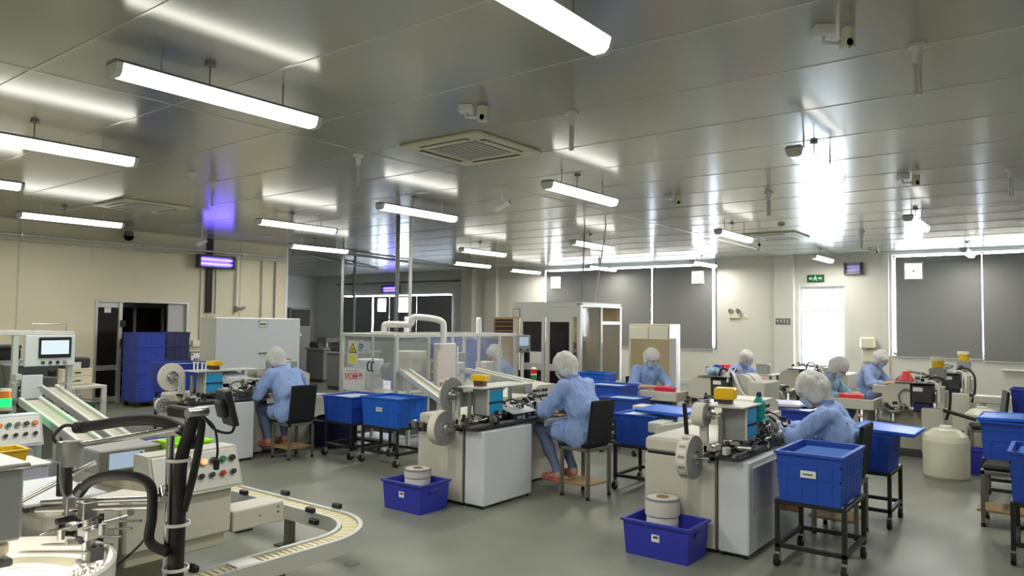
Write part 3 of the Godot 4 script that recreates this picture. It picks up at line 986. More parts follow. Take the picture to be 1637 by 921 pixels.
# small fittings on a mechanism: blocks, rollers, rods and knobs along a region
func fittings(o: Node3D, a: Vector3, b: Vector3, count: int, sd: int, s := 0.07) -> void:
	var r := RandomNumberGenerator.new()
	r.seed = sd
	var mats := [M.steel, M.dark_grey, M.black, M.chrome, M.mid_grey, M.alu_profile, M.black]
	for k in count:
		var p := Vector3(r.randf_range(a.x, b.x), r.randf_range(a.y, b.y), r.randf_range(a.z, b.z))
		var m: Material = mats[r.randi() % mats.size()]
		var q := r.randi() % 5
		if q <= 1:
			part_mesh(o, "clamp_block", unit_box(), m, p, Basis(Vector3.UP, r.randf_range(-0.3, 0.3)) * Basis.from_scale(Vector3(r.randf_range(0.4, 1.2), r.randf_range(0.35, 0.9), r.randf_range(0.4, 1.3)) * s))
		elif q == 2:
			part_mesh(o, "roller", unit_cyl(), m, p, Basis(Vector3.UP, r.randf_range(-0.2, 0.2) + (PI / 2 if r.randf() < 0.5 else 0.0)) * Basis.from_scale(Vector3(0.45, 0.45, 1.5) * s))
		elif q == 3:
			part_mesh(o, "guide_rod", unit_cyl(), M.chrome, p, Basis(Vector3.UP, r.randf_range(-0.5, 0.5)) * Basis(Vector3.RIGHT, r.randf_range(-0.3, 0.3)) * Basis.from_scale(Vector3(0.14, 0.14, 3.0) * s))
		else:
			part_mesh(o, "knob", unit_cyl(), m, p + Vector3(0, s * 0.35, 0), Basis(Vector3.RIGHT, PI / 2) * Basis.from_scale(Vector3(0.5, 0.5, 0.7) * s))

# a wound reel, axis along x
func reel(o: Node3D, called: String, p: Vector3, r: float, w: float, hub: float, roll: Material, face: Material) -> void:
	var n := Node3D.new()
	n.name = called
	o.add_child(n, true)
	n.position = p
	part(n, "roll", mb().ring(Vector3(-w * 0.5, 0, 0), Vector3(w * 0.5 - 0.004, 0, 0), r, hub, 40), roll)
	part(n, "flange", mb().ring(Vector3(w * 0.5 - 0.004, 0, 0), Vector3(w * 0.5, 0, 0), r * 0.985, hub, 40), face)
	part(n, "hub", mb().cyl(Vector3(-w * 0.5 - 0.01, 0, 0), Vector3(w * 0.5 + 0.025, 0, 0), hub * 0.98, -1, 20), M.steel)
	part(n, "hub_disc", mb().ring(Vector3(w * 0.5, 0, 0), Vector3(w * 0.5 + 0.012, 0, 0), hub * 1.35, hub * 0.9, 24), M.chrome)
	part(n, "spindle", mb().cyl(Vector3(-w * 0.5 - 0.03, 0, 0), Vector3(w * 0.5 + 0.1, 0, 0), hub * 0.35, -1, 12), M.chrome)
	for k in 3:
		var a := TAU * k / 3.0 + 0.4
		part(n, "hub_finger", mb().box(Vector3(w * 0.5 + 0.04, cos(a) * hub * 0.65, sin(a) * hub * 0.65), Vector3(0.05, 0.016, 0.016), 0.003), M.chrome)

func knob_panel(o: Node3D, p: Vector3, cols: int, rows: int, pitch: float, mats: Array, axis := Vector3(1, 0, 0), up := Vector3.UP, r := 0.014) -> void:
	var side := up.cross(axis).normalized()
	var k := 0
	for j in rows:
		for i in cols:
			var q := p + side * (i * pitch) - up * (j * pitch * 1.05)
			var bz := part(o, "push_button", mb().cyl(q, q + axis * 0.012, r * 1.25, -1, 14), M.steel)
			part(bz, "button_cap", mb().cyl(q + axis * 0.012, q + axis * 0.026, r, r * 0.9, 14), mats[k % mats.size()])
			k += 1

func label_machine(p: Vector3, label: String, kind: int) -> Node3D:
	var o := thing("label_machine", label, "machine", p, 0.0, "reel-fed label machines in the front row")
	# cream cabinet with a lift-off cover
	part(o, "cabinet", mb().bb(Vector3(0, 0.03, -1.0), Vector3(0.56, 0.655, 0), 0.006), M.cream)
	part(o, "cabinet_cover", mb().bb(Vector3(0.0, 0.672, -0.98), Vector3(0.54, 0.78, 0.0), 0.02), M.cream)
	part(o, "recess_strip", mb().bb(Vector3(0.02, 0.655, -0.96), Vector3(0.53, 0.672, -0.012)), M.black)
	part(o, "plinth", mb().bb(Vector3(0.02, 0, -0.97), Vector3(0.54, 0.03, -0.02)), M.dark_grey)
	part(o, "edge_strip", mb().bb(Vector3(0.56, 0.03, -0.7), Vector3(0.572, 0.76, 0.004)), M.frame_grey)
	# white side cabinet
	var wc := part(o, "side_cabinet", mb().bb(Vector3(0.575, 0.025, -0.72), Vector3(0.80, 0.675, -0.005), 0.01), M.white_paint)
	for q in [[0.6, -0.03], [0.77, -0.03], [0.6, -0.69], [0.77, -0.69]]:
		part(wc, "foot", mb().cyl(Vector3(q[0], 0, q[1]), Vector3(q[0], 0.025, q[1]), 0.015, -1, 8), M.black)
	if kind == 3:
		part(wc, "recessed_panel", mb().bb(Vector3(0.799, 0.3, -0.66), Vector3(0.802, 0.62, -0.09)), M.lilac_paint)
		part(wc, "side_groove", mb().bb(Vector3(0.8, 0.62, -0.66), Vector3(0.806, 0.628, -0.09)), M.white_plastic)
	# rear body going back to the operator
	part(o, "rear_body", mb().bb(Vector3(0.02, 0.03, -1.75), Vector3(0.5, 0.7, -1.02), 0.01), M.cream)
	var pr := mb()
	pr.t = Transform3D(Basis(Vector3.UP, PI / 2), Vector3(0.0, 0.0, 0.0))
	pr.prism([Vector2(1.05, 0.7), Vector2(1.75, 0.7), Vector2(1.75, 0.93), Vector2(1.62, 0.98), Vector2(1.3, 0.98), Vector2(1.05, 0.86)], 0.1, 0.46)
	part(o, "head_cover", pr, M.cream)
	# knobs facing the operator's side
	knob_panel(o, Vector3(0.46, 0.93, -1.2), 5, 2, 0.055, [M.black, M.dark_grey, M.mid_grey, M.black])
	# bed plate and mechanism over the side cabinet
	part(o, "bed_plate", mb().bb(Vector3(0.5, 0.69, -1.2), Vector3(0.76, 0.712, 0.06), 0.004), M.dark_grey)
	part(o, "rail", mb().bb(Vector3(0.72, 0.712, -1.25), Vector3(0.745, 0.735, 0.1), 0.003), M.steel)
	part(o, "rail", mb().bb(Vector3(0.6, 0.712, -1.25), Vector3(0.62, 0.735, 0.1), 0.003), M.steel)
	part(o, "drive_motor", mb().cyl(Vector3(0.66, 0.755, -0.5), Vector3(0.66, 0.755, -0.3), 0.045), M.black)
	part(o, "gear_case", mb().bb(Vector3(0.6, 0.72, -0.72), Vector3(0.76, 0.8, -0.52), 0.01), M.dark_grey)
	part(o, "hose_loop", mb().tube(pts([Vector3(0.62, 0.8, -0.78), Vector3(0.62, 0.88, -0.8), Vector3(0.66, 0.9, -0.86), Vector3(0.7, 0.86, -0.9), Vector3(0.7, 0.78, -0.9)]), 0.012, 8), M.black)
	part(o, "air_cylinder", mb().cyl(Vector3(0.7, 0.74, -0.95), Vector3(0.7, 0.86, -0.95), 0.03), M.white_plastic)
	fittings(o, Vector3(0.5, 0.72, -1.15), Vector3(0.78, 0.80, 0.06), 84, 100 + kind, 0.062)
	fittings(o, Vector3(0.52, 0.78, -1.1), Vector3(0.76, 0.88, -0.42), 34, 200 + kind, 0.05)
	for k in 3:
		var zz := -0.5 - k * 0.2
		part(o, "air_hose", mb().tube(pts([Vector3(0.56, 0.78, zz), Vector3(0.6, 0.88 + 0.02 * k, zz - 0.04), Vector3(0.68, 0.9, zz - 0.1), Vector3(0.74, 0.8, zz - 0.12)]), 0.006, 6), [M.black, M.steel, M.black][k])
	# control unit on posts
	part(o, "post", mb().bb(Vector3(0.56, 0.71, -0.08), Vector3(0.59, 1.0, -0.05), 0.003), M.steel)
	part(o, "post", mb().bb(Vector3(0.47, 0.71, -0.03), Vector3(0.5, 1.0, 0.0), 0.003), M.alu_profile)
	var cu := part(o, "control_unit", mb().bb(Vector3(0.56, 0.80, -0.34), Vector3(0.74, 1.035, -0.12), 0.006), M.grey_paint)
	part(cu, "blue_window", mb().bb(Vector3(0.74, 0.82, -0.335), Vector3(0.745, 1.02, -0.135), 0.002), M.window_blue)
	part(cu, "window_band", mb().bb(Vector3(0.745, 0.905, -0.34), Vector3(0.75, 0.922, -0.13)), M.navy)
	part(cu, "trim_edge", mb().bb(Vector3(0.735, 0.80, -0.133), Vector3(0.748, 1.035, -0.12)), M.alu_profile)
	part(o, "top_plate", mb().bb(Vector3(0.46, 1.04, -0.78 if kind != 3 else -0.42), Vector3(0.76, 1.055, -0.02), 0.004), M.alu_profile)
	part(o, "plate_leg", mb().bb(Vector3(0.5, 0.72, -0.75 if kind != 3 else -0.4), Vector3(0.53, 1.04, -0.72 if kind != 3 else -0.37)), M.steel)
	# upper reel
	if kind == 3:
		reel(o, "supply_reel", Vector3(0.46, 0.985, 0.01), 0.085, 0.09, 0.035, M.label_paper, M.grey_paint)
		part(o, "paper_web", mb().bb(Vector3(0.43, 0.72, -0.03), Vector3(0.50, 0.95, -0.024)), M.label_paper)
		part(o, "tension_arm", mb().tube([Vector3(0.36, 0.78, 0.03), Vector3(0.345, 1.06, 0.05)], 0.017, 8), M.black)
	else:
		reel(o, "supply_reel", Vector3(0.43 if kind == 2 else 0.36, 0.975, 0.02 if kind == 2 else 0.06), 0.158, 0.02, 0.05, M.label_paper if kind == 1 else M.film, M.label_paper if kind == 1 else M.grey_paint)
		part(o, "reel_arm", mb().bb(Vector3(0.45, 0.74, 0.0), Vector3(0.47, 0.98, 0.035), 0.004), M.alu_profile)
	# lower reel in front of the cabinet
	reel(o, "take_up_reel", Vector3(0.42 if kind != 1 else 0.3, 0.69 if kind != 1 else 0.66, 0.12), 0.155 if kind != 1 else 0.085, 0.085 if kind != 1 else 0.05, 0.035, M.label_paper, M.grey_paint)
	if kind == 3:
		for k in 26:
			var an := TAU * k / 26.0
			var tk := mb()
			tk.t = Transform3D(Basis(Vector3.RIGHT, an), Vector3(0.42, 0.69, 0.12))
			tk.bb(Vector3(-0.025, 0.1545, -0.009), Vector3(0.025, 0.156, 0.009))
			part(o, "printed_label", tk, M.paper if k % 2 else M.grey_paint)
	part(o, "reel_bracket", mb().bb(Vector3(0.36, 0.67, -0.02), Vector3(0.38, 0.71, 0.14), 0.004), M.steel)
	# fittings on the left front
	if kind != 3:
		for k in 5:
			part(o, "valve_block", mb().box(Vector3(-0.06 + 0.05 * k, 0.66 + 0.02 * (k % 2), 0.035), Vector3(0.045, 0.05 + 0.02 * (k % 3), 0.05), 0.006), [M.black, M.steel, M.dark_grey, M.frame_grey, M.black][k])
		part(o, "valve_rod", mb().cyl(Vector3(-0.1, 0.65, 0.035), Vector3(0.2, 0.66, 0.035), 0.01, -1, 8), M.steel)
	# operator's shelf behind the side cabinet
	var sh := part(o, "work_shelf", mb().bb(Vector3(0.5, 0.675, -1.7), Vector3(0.86, 0.70, -0.85), 0.005), M.steel)
	part(sh, "shelf_lip", mb().bb(Vector3(0.845, 0.64, -1.7), Vector3(0.862, 0.70, -0.85), 0.003), M.alu_profile)
	return o

func build_label_machines() -> void:
	# M1, M2, M3: front-left foot of each cabinet
	var m1 := label_machine(Vector3(-8.43, 0, -4.32), "cream label machine with a large pale reel beside the first seated worker", 1)
	var m2 := label_machine(Vector3(-4.9, 0, -4.98), "cream and white label machine with two grey reels in the picture's centre", 2)
	var m3 := label_machine(Vector3(-2.62, 0, -5.12), "cream and white label machine with printed reel left of the nearest blue tote", 3)
	# extras on each machine
	for m: Node3D in [m1, m2]:
		part(m, "monitor_box", mb().bb(Vector3(0.4, 0.93, -1.0), Vector3(0.6, 1.03, -0.86), 0.008), M.cream_dark)
		part(m, "monitor_face", mb().bb(Vector3(0.6, 0.945, -0.985), Vector3(0.604, 1.015, -0.875)), M.label_paper)
	var w := mb()
	w.prism([Vector2(0.56, 0.87), Vector2(0.80, 0.80), Vector2(0.80, 0.79), Vector2(0.56, 0.855)], -0.78, -0.42)
	part(m2, "deflector_plate", w, M.white_paint)
	w = mb()
	w.prism([Vector2(0.5, 1.03), Vector2(0.86, 0.955), Vector2(0.86, 0.945), Vector2(0.5, 1.02)], -0.62, -0.36)
	part(m1, "deflector_plate", w, M.white_paint)
	# long sloping hood of M3 to the left of its cover
	w = mb()
	w.prism([Vector2(-0.42, 0.6), Vector2(0.5, 0.6), Vector2(0.5, 0.86), Vector2(0.3, 0.86), Vector2(-0.42, 0.7)], -1.7, -1.02)
	part(m3, "sloping_hood", w, M.cream)
	part(m3, "side_conveyor", mb().bb(Vector3(-0.56, 0.62, -1.45), Vector3(-0.42, 0.72, -1.15), 0.01), M.alu_profile)
	# loose things on the machines
	var y2 := 1.056
	block_stack(Vector3(-4.9 + 0.6, y2, -4.98 - 0.18), "yellow label holder with brown block on the centre machine's top plate", true)
	block_stack(Vector3(-2.62 + 0.56, y2, -5.12 - 0.2), "yellow rectangular box on the right front machine's top plate", false)
	block_stack(Vector3(-8.43 + 0.62, y2, -4.32 - 0.3), "small yellow and red block on the first machine's top plate", true)
	for k in 4:
		var pp := thing("white_peg", ["white peg at the left end of the first machine's top plate", "white peg just left of the yellow and red block", "white peg just right of the yellow and red block", "white peg at the right end of the first machine's top plate"][k], "peg", Vector3(-8.43 + 0.51 + k * 0.075 + (0.02 if k > 1 else 0.0), y2, -4.32 - 0.12), 0.0, "white pegs on a top plate")
		part(pp, "stem", mb().cyl(Vector3.ZERO, Vector3(0, 0.08, 0), 0.009, -1, 10), M.white_plastic)
		part(pp, "cap", mb().cyl(Vector3(0, 0.08, 0), Vector3(0, 0.09, 0), 0.018, -1, 12), M.white_plastic)
	var bt := thing("spray_bottle", "teal plastic bottle hanging beside the right machine's control unit", "bottle", Vector3(-2.62 + 0.72, 0.93, -5.12 - 0.46))
	part(bt, "bottle_body", mb().lathe(Vector3.ZERO, [Vector2(0.0, 0.0), Vector2(0.045, 0.0), Vector2(0.047, 0.02), Vector2(0.043, 0.05), Vector2(0.046, 0.09), Vector2(0.042, 0.13), Vector2(0.02, 0.165), Vector2(0.016, 0.17)], 20), M.teal)
	part(bt, "bottle_cap", mb().cyl(Vector3(0, 0.168, 0), Vector3(0, 0.2, 0), 0.02, 0.016, 14), M.navy)
	var tr := thing("bottle_tray", "clear green tray under the teal bottle on the right machine", "tray", Vector3(-2.62 + 0.7, 0.885, -5.12 - 0.46))
	part(tr, "tray_base", mb().bb(Vector3(-0.07, 0.03, -0.08), Vector3(0.07, 0.045, 0.08), 0.004), M.teal)
	part(tr, "tray_bracket", mb().bb(Vector3(-0.02, -0.17, -0.02), Vector3(0.01, 0.03, 0.02)), M.steel)
	# boards, gloves and parts at the operators' shelves
	work_board(Vector3(-4.9 + 0.72, 0.701, -4.98 - 1.3), "brown work board in front of the central worker", M.cardboard)
	work_board(Vector3(-2.62 + 0.74, 0.701, -5.12 - 1.1), "wooden work board under the gloved hands of the nearest worker", M.wood)
	var wt := thing("wash_basin", "pale shallow basin under the first worker's hands", "basin", Vector3(-7.75, 0.701, -5.45))
	part(wt, "basin_shell", tote_body(0.3, 0.42, 0.05, 0.012, 0.02, 0.01), M.ivory_plastic)
	part(wt, "basin_parts", mb().bb(Vector3(-0.1, 0.012, -0.15), Vector3(0.1, 0.035, 0.12), 0.01), M.label_paper)
	var jar := thing("red_jar", "small red ink jar beside the first worker's basin", "jar", Vector3(-7.70, 0.701, -5.2))
	part(jar, "jar_body", mb().lathe(Vector3.ZERO, [Vector2(0, 0), Vector2(0.036, 0), Vector2(0.038, 0.06), Vector2(0.03, 0.075)], 18), M.dark_grey)
	part(jar, "jar_label", mb().ring(Vector3(0, 0.012, 0), Vector3(0, 0.045, 0), 0.0395, 0.0375, 18), M.red)
	part(jar, "jar_lid", mb().cyl(Vector3(0, 0.075, 0), Vector3(0, 0.11, 0), 0.03, 0.026, 18), M.red)
	var ib := thing("instrument_box", "grey instrument box with small bright display before the white cabinet", "instrument", Vector3(-8.15, 0.981, -5.76), PI / 2)
	part(ib, "case", mb().bb(Vector3(-0.16, 0, -0.12), Vector3(0.16, 0.12, 0.12), 0.008), M.grey_paint)
	part(ib, "display", mb().bb(Vector3(-0.12, 0.02, 0.12), Vector3(0.05, 0.1, 0.124)), M.screen_pale)
	part(ib, "handle", mb().tube([Vector3(-0.15, 0.12, 0), Vector3(-0.1, 0.14, 0), Vector3(0.1, 0.14, 0), Vector3(0.15, 0.12, 0)], 0.008, 6), M.mid_grey)

func block_stack(p: Vector3, label: String, two: bool) -> void:
	var o := thing("label_holder", label, "holder", p, 0.2)
	if two:
		part(o, "block", mb().bb(Vector3(-0.05, 0, -0.04), Vector3(0.05, 0.045, 0.04), 0.004), M.brown)
		part(o, "holder_tray", mb().bb(Vector3(-0.075, 0.045, -0.06), Vector3(0.075, 0.1, 0.06), 0.008), M.yellow)
	else:
		part(o, "block", mb().bb(Vector3(-0.05, 0, -0.05), Vector3(0.05, 0.03, 0.05), 0.004), M.dark_grey)
		part(o, "holder_tray", mb().bb(Vector3(-0.075, 0.03, -0.07), Vector3(0.075, 0.115, 0.07), 0.01), M.yellow)

func work_board(p: Vector3, label: String, m: Material) -> void:
	var o := thing("work_board", label, "board", p)
	part(o, "board", mb().bb(Vector3(-0.1, 0, -0.16), Vector3(0.12, 0.018, 0.18), 0.005), m)
	part(o, "part_strip", mb().bb(Vector3(-0.05, 0.018, -0.1), Vector3(0.06, 0.028, 0.12), 0.003), M.tan)

# ---------------------------------------------------------------- trolleys, totes, bins, stools
func cart(p: Vector3, ry: float, w: float, d: float, h: float, label: String) -> Node3D:
	# w along x, d along z, centred on p
	var o := thing("steel_trolley", label, "trolley", p, ry, "dark steel trolleys on castors")
	var t := 0.03
	var y0 := 0.125
	for sx in [-1.0, 1.0]:
		for sz in [-1.0, 1.0]:
			var c := Vector3(sx * (w * 0.5 - t * 0.5), 0, sz * (d * 0.5 - t * 0.5))
			part(o, "leg", mb().bb(c + Vector3(-t * 0.5, y0 - 0.03, -t * 0.5), c + Vector3(t * 0.5, h - t, t * 0.5), 0.003), M.frame_dark)
			var cs := part(o, "castor_fork", mb().bb(c + Vector3(-0.018, 0.035, -0.022), c + Vector3(0.018, y0 - 0.03, 0.022), 0.004), M.steel)
			part(cs, "castor_wheel", mb().cyl(c + Vector3(-0.015, 0.042, 0.012), c + Vector3(0.015, 0.042, 0.012), 0.042, -1, 16), M.rubber)
	for y in [[y0, "lower_rail"], [h - t, "upper_rail"]]:
		for s in [-1.0, 1.0]:
			part(o, y[1], mb().bb(Vector3(-w * 0.5 + t, y[0], s * (d * 0.5 - t * 0.5) - t * 0.5), Vector3(w * 0.5 - t, y[0] + t, s * (d * 0.5 - t * 0.5) + t * 0.5), 0.003), M.frame_dark)
			part(o, y[1], mb().bb(Vector3(s * (w * 0.5 - t * 0.5) - t * 0.5, y[0], -d * 0.5), Vector3(s * (w * 0.5 - t * 0.5) + t * 0.5, y[0] + t, d * 0.5), 0.003), M.frame_dark)
	return o

func tote_body(w: float, d: float, h: float, wall := 0.012, taper := 0.016, lip := 0.022) -> MB:
	# open box, tapered, with a rolled lip
	var b := mb()
	var top := [Vector2(w * 0.5, d * 0.5), Vector2(w * 0.5 - taper, d * 0.5 - taper)]
	var o1 := Vector2(w * 0.5 - taper, d * 0.5 - taper)
	var o2 := Vector2(w * 0.5, d * 0.5)
	var i2 := o2 - Vector2(wall, wall)
	var i1 := o1 - Vector2(wall, wall)
	var quad := func(lo: Vector2, hi: Vector2, y0: float, y1: float, inward: bool):
		for k in 4:
			var s0: Vector2 = [Vector2(-1, -1), Vector2(1, -1), Vector2(1, 1), Vector2(-1, 1)][k]
			var s1: Vector2 = [Vector2(-1, -1), Vector2(1, -1), Vector2(1, 1), Vector2(-1, 1)][(k + 1) % 4]
			var a := Vector3(s0.x * lo.x, y0, s0.y * lo.y)
			var bq := Vector3(s1.x * lo.x, y0, s1.y * lo.y)
			var c := Vector3(s1.x * hi.x, y1, s1.y * hi.y)
			var dd := Vector3(s0.x * hi.x, y1, s0.y * hi.y)
			var hint := (a + bq) * 0.5
			hint.y = 0
			if absf(y1 - y0) < 1e-6:
				hint = Vector3.UP
			b.poly([a, bq, c, dd], -hint if inward else hint)
	quad.call(o1, o2, 0.0, h - lip, false)
	var l := o2 + Vector2(0.014, 0.014)
	quad.call(o2, l, h - lip, h - lip * 0.8, false)
	quad.call(l, l, h - lip * 0.8, h, false)
	quad.call(l, i2, h, h, false)
	quad.call(i1, i2, wall, h, true)
	b.poly([Vector3(-o1.x, 0, -o1.y), Vector3(o1.x, 0, -o1.y), Vector3(o1.x, 0, o1.y), Vector3(-o1.x, 0, o1.y)], Vector3.DOWN)
	b.poly([Vector3(-i1.x, wall, -i1.y), Vector3(i1.x, wall, -i1.y), Vector3(i1.x, wall, i1.y), Vector3(-i1.x, wall, i1.y)], Vector3.UP)
	return b

func tote(p: Vector3, ry: float, w: float, d: float, h: float, label: String, m: Material, opt := {}) -> Node3D:
	var o := thing("plastic_tote", label, "tote", p, ry, opt.get("group", "blue plastic totes"))
	part(o, "shell", tote_body(w, d, h, 0.012, opt.get("taper", 0.016)), m)
	# ribs on the four walls, following the taper
	var tp: float = opt.get("taper", 0.016)
	for side in 4:
		var L := w if side % 2 == 0 else d
		var D := d if side % 2 == 0 else w
		var n := maxi(2, int(L / 0.1))
		for k in n:
			var q := mb()
			q.t = Transform3D(Basis(Vector3.UP, side * PI / 2), Vector3.ZERO)
			var x := -L * 0.5 + tp + (L - 2 * tp) * (k + 0.5) / n
			q.poly([Vector3(x - 0.006, 0.02, D * 0.5 - tp + 0.004), Vector3(x + 0.006, 0.02, D * 0.5 - tp + 0.004), Vector3(x + 0.006, h - 0.05, D * 0.5 + 0.001), Vector3(x - 0.006, h - 0.05, D * 0.5 + 0.001)], Vector3(0, 0, 1))
			q.poly([Vector3(x - 0.006, 0.02, D * 0.5 - tp + 0.004), Vector3(x - 0.006, 0.02, D * 0.5 - tp - 0.01), Vector3(x - 0.006, h - 0.05, D * 0.5 - 0.01), Vector3(x - 0.006, h - 0.05, D * 0.5 + 0.001)], Vector3(-1, 0, 0))
			q.poly([Vector3(x + 0.006, 0.02, D * 0.5 - tp + 0.004), Vector3(x + 0.006, 0.02, D * 0.5 - tp - 0.01), Vector3(x + 0.006, h - 0.05, D * 0.5 - 0.01), Vector3(x + 0.006, h - 0.05, D * 0.5 + 0.001)], Vector3(1, 0, 0))
			part(o, "rib", q, m)
	for yy in [0.5, 0.78]:
		var bq := mb()
		var f: float = tp * (1.0 - yy) - 0.004
		bq.bb(Vector3(-w * 0.5 + f, h * yy - 0.005, -d * 0.5 + f), Vector3(w * 0.5 - f, h * yy + 0.005, -d * 0.5 + f + 0.01))
		bq.bb(Vector3(-w * 0.5 + f, h * yy - 0.005, d * 0.5 - f - 0.01), Vector3(w * 0.5 - f, h * yy + 0.005, d * 0.5 - f))
		bq.bb(Vector3(-w * 0.5 + f, h * yy - 0.005, -d * 0.5 + f), Vector3(-w * 0.5 + f + 0.01, h * yy + 0.005, d * 0.5 - f))
		bq.bb(Vector3(w * 0.5 - f - 0.01, h * yy - 0.005, -d * 0.5 + f), Vector3(w * 0.5 - f, h * yy + 0.005, d * 0.5 - f))
		part(o, "band", bq, m)
	if opt.get("label", true):
		var lb := part(o, "paper_label", mb().bb(Vector3(-0.05, h * 0.52, d * 0.5 - 0.002), Vector3(0.05, h * 0.66, d * 0.5 + 0.006), 0.001), M.paper)
		part(lb, "print", mb().bb(Vector3(-0.035, h * 0.575, d * 0.5 + 0.006), Vector3(0.03, h * 0.605, d * 0.5 + 0.0065)), M.green)
	if opt.get("fill", true):
		part(o, "liner_bag", mb().bb(Vector3(-w * 0.5 + 0.03, h * 0.45, -d * 0.5 + 0.03), Vector3(w * 0.5 - 0.03, h * opt.get("level", 0.86), d * 0.5 - 0.03), 0.02), opt.get("fill_mat", M.lid_blue))
	return o

func tote_lid(tt: Node3D, p: Vector3, ry: float, w: float, d: float, tilt: float, label: String, m: Material) -> void:
	var o := Node3D.new()
	o.name = "lid"
	tt.add_child(o, true)
	o.position = p - tt.position
	o.rotation.y = ry
	o.rotation.z = tilt
	o.set_meta("label", label)
	part(o, "lid_panel", mb().bb(Vector3(-w * 0.5, 0, -d * 0.5), Vector3(w * 0.5, 0.012, d * 0.5), 0.004), m)
	var b := mb()
	b.bb(Vector3(-w * 0.5 - 0.012, -0.012, -d * 0.5 - 0.012), Vector3(w * 0.5 + 0.012, 0.018, -d * 0.5 + 0.004), 0.004)
	b.bb(Vector3(-w * 0.5 - 0.012, -0.012, d * 0.5 - 0.004), Vector3(w * 0.5 + 0.012, 0.018, d * 0.5 + 0.012), 0.004)
	b.bb(Vector3(-w * 0.5 - 0.012, -0.012, -d * 0.5), Vector3(-w * 0.5 + 0.004, 0.018, d * 0.5), 0.004)
	b.bb(Vector3(w * 0.5 - 0.004, -0.012, -d * 0.5), Vector3(w * 0.5 + 0.012, 0.018, d * 0.5), 0.004)
	part(o, "lid_rim", b, m)

func bin(p: Vector3, w: float, d: float, h: float, label: String) -> void:
	var o := thing("storage_bin", label, "bin", p, 0.0, "violet blue bins on the floor")
	part(o, "shell", tote_body(w, d, h, 0.01, 0.015, 0.02), M.bin_violet)
	part(o, "paper_label", mb().bb(Vector3(-0.03, h * 0.48, d * 0.5 - 0.012), Vector3(0.03, h * 0.68, d * 0.5 - 0.002), 0.001), M.paper)
	part(o, "label_print", mb().bb(Vector3(-0.015, h * 0.58, d * 0.5 - 0.002), Vector3(0.022, h * 0.64, d * 0.5 - 0.0015)), M.ink_dark)
	part(o, "hand_grip", mb().bb(Vector3(w * 0.5 - 0.008, h * 0.68, -0.07), Vector3(w * 0.5 + 0.012, h * 0.8, 0.07), 0.004), M.bin_violet)

func label_roll(p: Vector3, r: float, h: float, label: String, printed: bool) -> void:
	var o := thing("label_roll", label, "roll", p, 0.0, "label rolls in the bins")
	part(o, "wound_paper", mb().ring(Vector3.ZERO, Vector3(0, h, 0), r, r * 0.35, 32), M.paper if printed else M.label_paper)
	part(o, "core", mb().ring(Vector3(0, -0.0, 0), Vector3(0, h + 0.006, 0), r * 0.36, r * 0.3, 24), M.cardboard)
	if printed:
		for k in 22:
			var a := TAU * k / 22.0
			var q := mb()
			q.t = Transform3D(Basis(Vector3.UP, a), Vector3.ZERO)
			q.bb(Vector3(-0.008, h * 0.2, r - 0.001), Vector3(0.008, h * 0.8, r + 0.001))
			part(o, "printed_label", q, M.ink_red if k % 11 == 1 else M.grey_paint)
	else:
		part(o, "edge_band", mb().ring(Vector3(0, h - 0.012, 0), Vector3(0, h + 0.002, 0), r + 0.003, r * 0.9, 32), M.grey_paint)

func stool(p: Vector3, ry: float, seat_h: float, label: String, back := true) -> Node3D:
	# local: the sitter faces -z; backrest at +z
	var o := thing("work_chair", label, "chair", p, ry, "steel work chairs with black backrests")
	var w := 0.36
	var d := 0.34
	for sx in [-1.0, 1.0]:
		for sz in [-1.0, 1.0]:
			var c := Vector3(sx * (w * 0.5 - 0.015), 0, sz * (d * 0.5 - 0.015))
			var lg := part(o, "leg", mb().bb(c + Vector3(-0.015, 0.03, -0.015), c + Vector3(0.015, seat_h - 0.03, 0.015), 0.003), M.frame_grey)
			part(lg, "foot", mb().cyl(c, c + Vector3(0, 0.03, 0), 0.02, 0.015, 10), M.rubber)
	for s in [-1.0, 1.0]:
		part(o, "seat_rail", mb().bb(Vector3(-w * 0.5, seat_h - 0.03, s * (d * 0.5 - 0.015) - 0.015), Vector3(w * 0.5, seat_h, s * (d * 0.5 - 0.015) + 0.015), 0.003), M.frame_grey)
		part(o, "seat_rail", mb().bb(Vector3(s * (w * 0.5 - 0.015) - 0.015, seat_h - 0.03, -d * 0.5), Vector3(s * (w * 0.5 - 0.015) + 0.015, seat_h, d * 0.5), 0.003), M.frame_grey)
	part(o, "foot_board", mb().bb(Vector3(-w * 0.5 + 0.015, 0.12, -d * 0.5 - 0.03), Vector3(w * 0.5 - 0.015, 0.14, d * 0.5 - 0.02), 0.004), M.wood)
	part(o, "seat", mb().bb(Vector3(-w * 0.5 + 0.01, seat_h, -d * 0.5 + 0.01), Vector3(w * 0.5 - 0.01, seat_h + 0.045, d * 0.5 - 0.01), 0.02), M.black_cloth)
	if back:
		var q := mb()
		q.t = Transform3D(Basis(Vector3.RIGHT, 0.12), Vector3(0, seat_h + 0.03, d * 0.5 - 0.02))
		q.bb(Vector3(-0.18, 0.0, -0.012), Vector3(0.18, 0.42, 0.018), 0.01)
		part(o, "backrest", q, M.black_cloth)
	return o

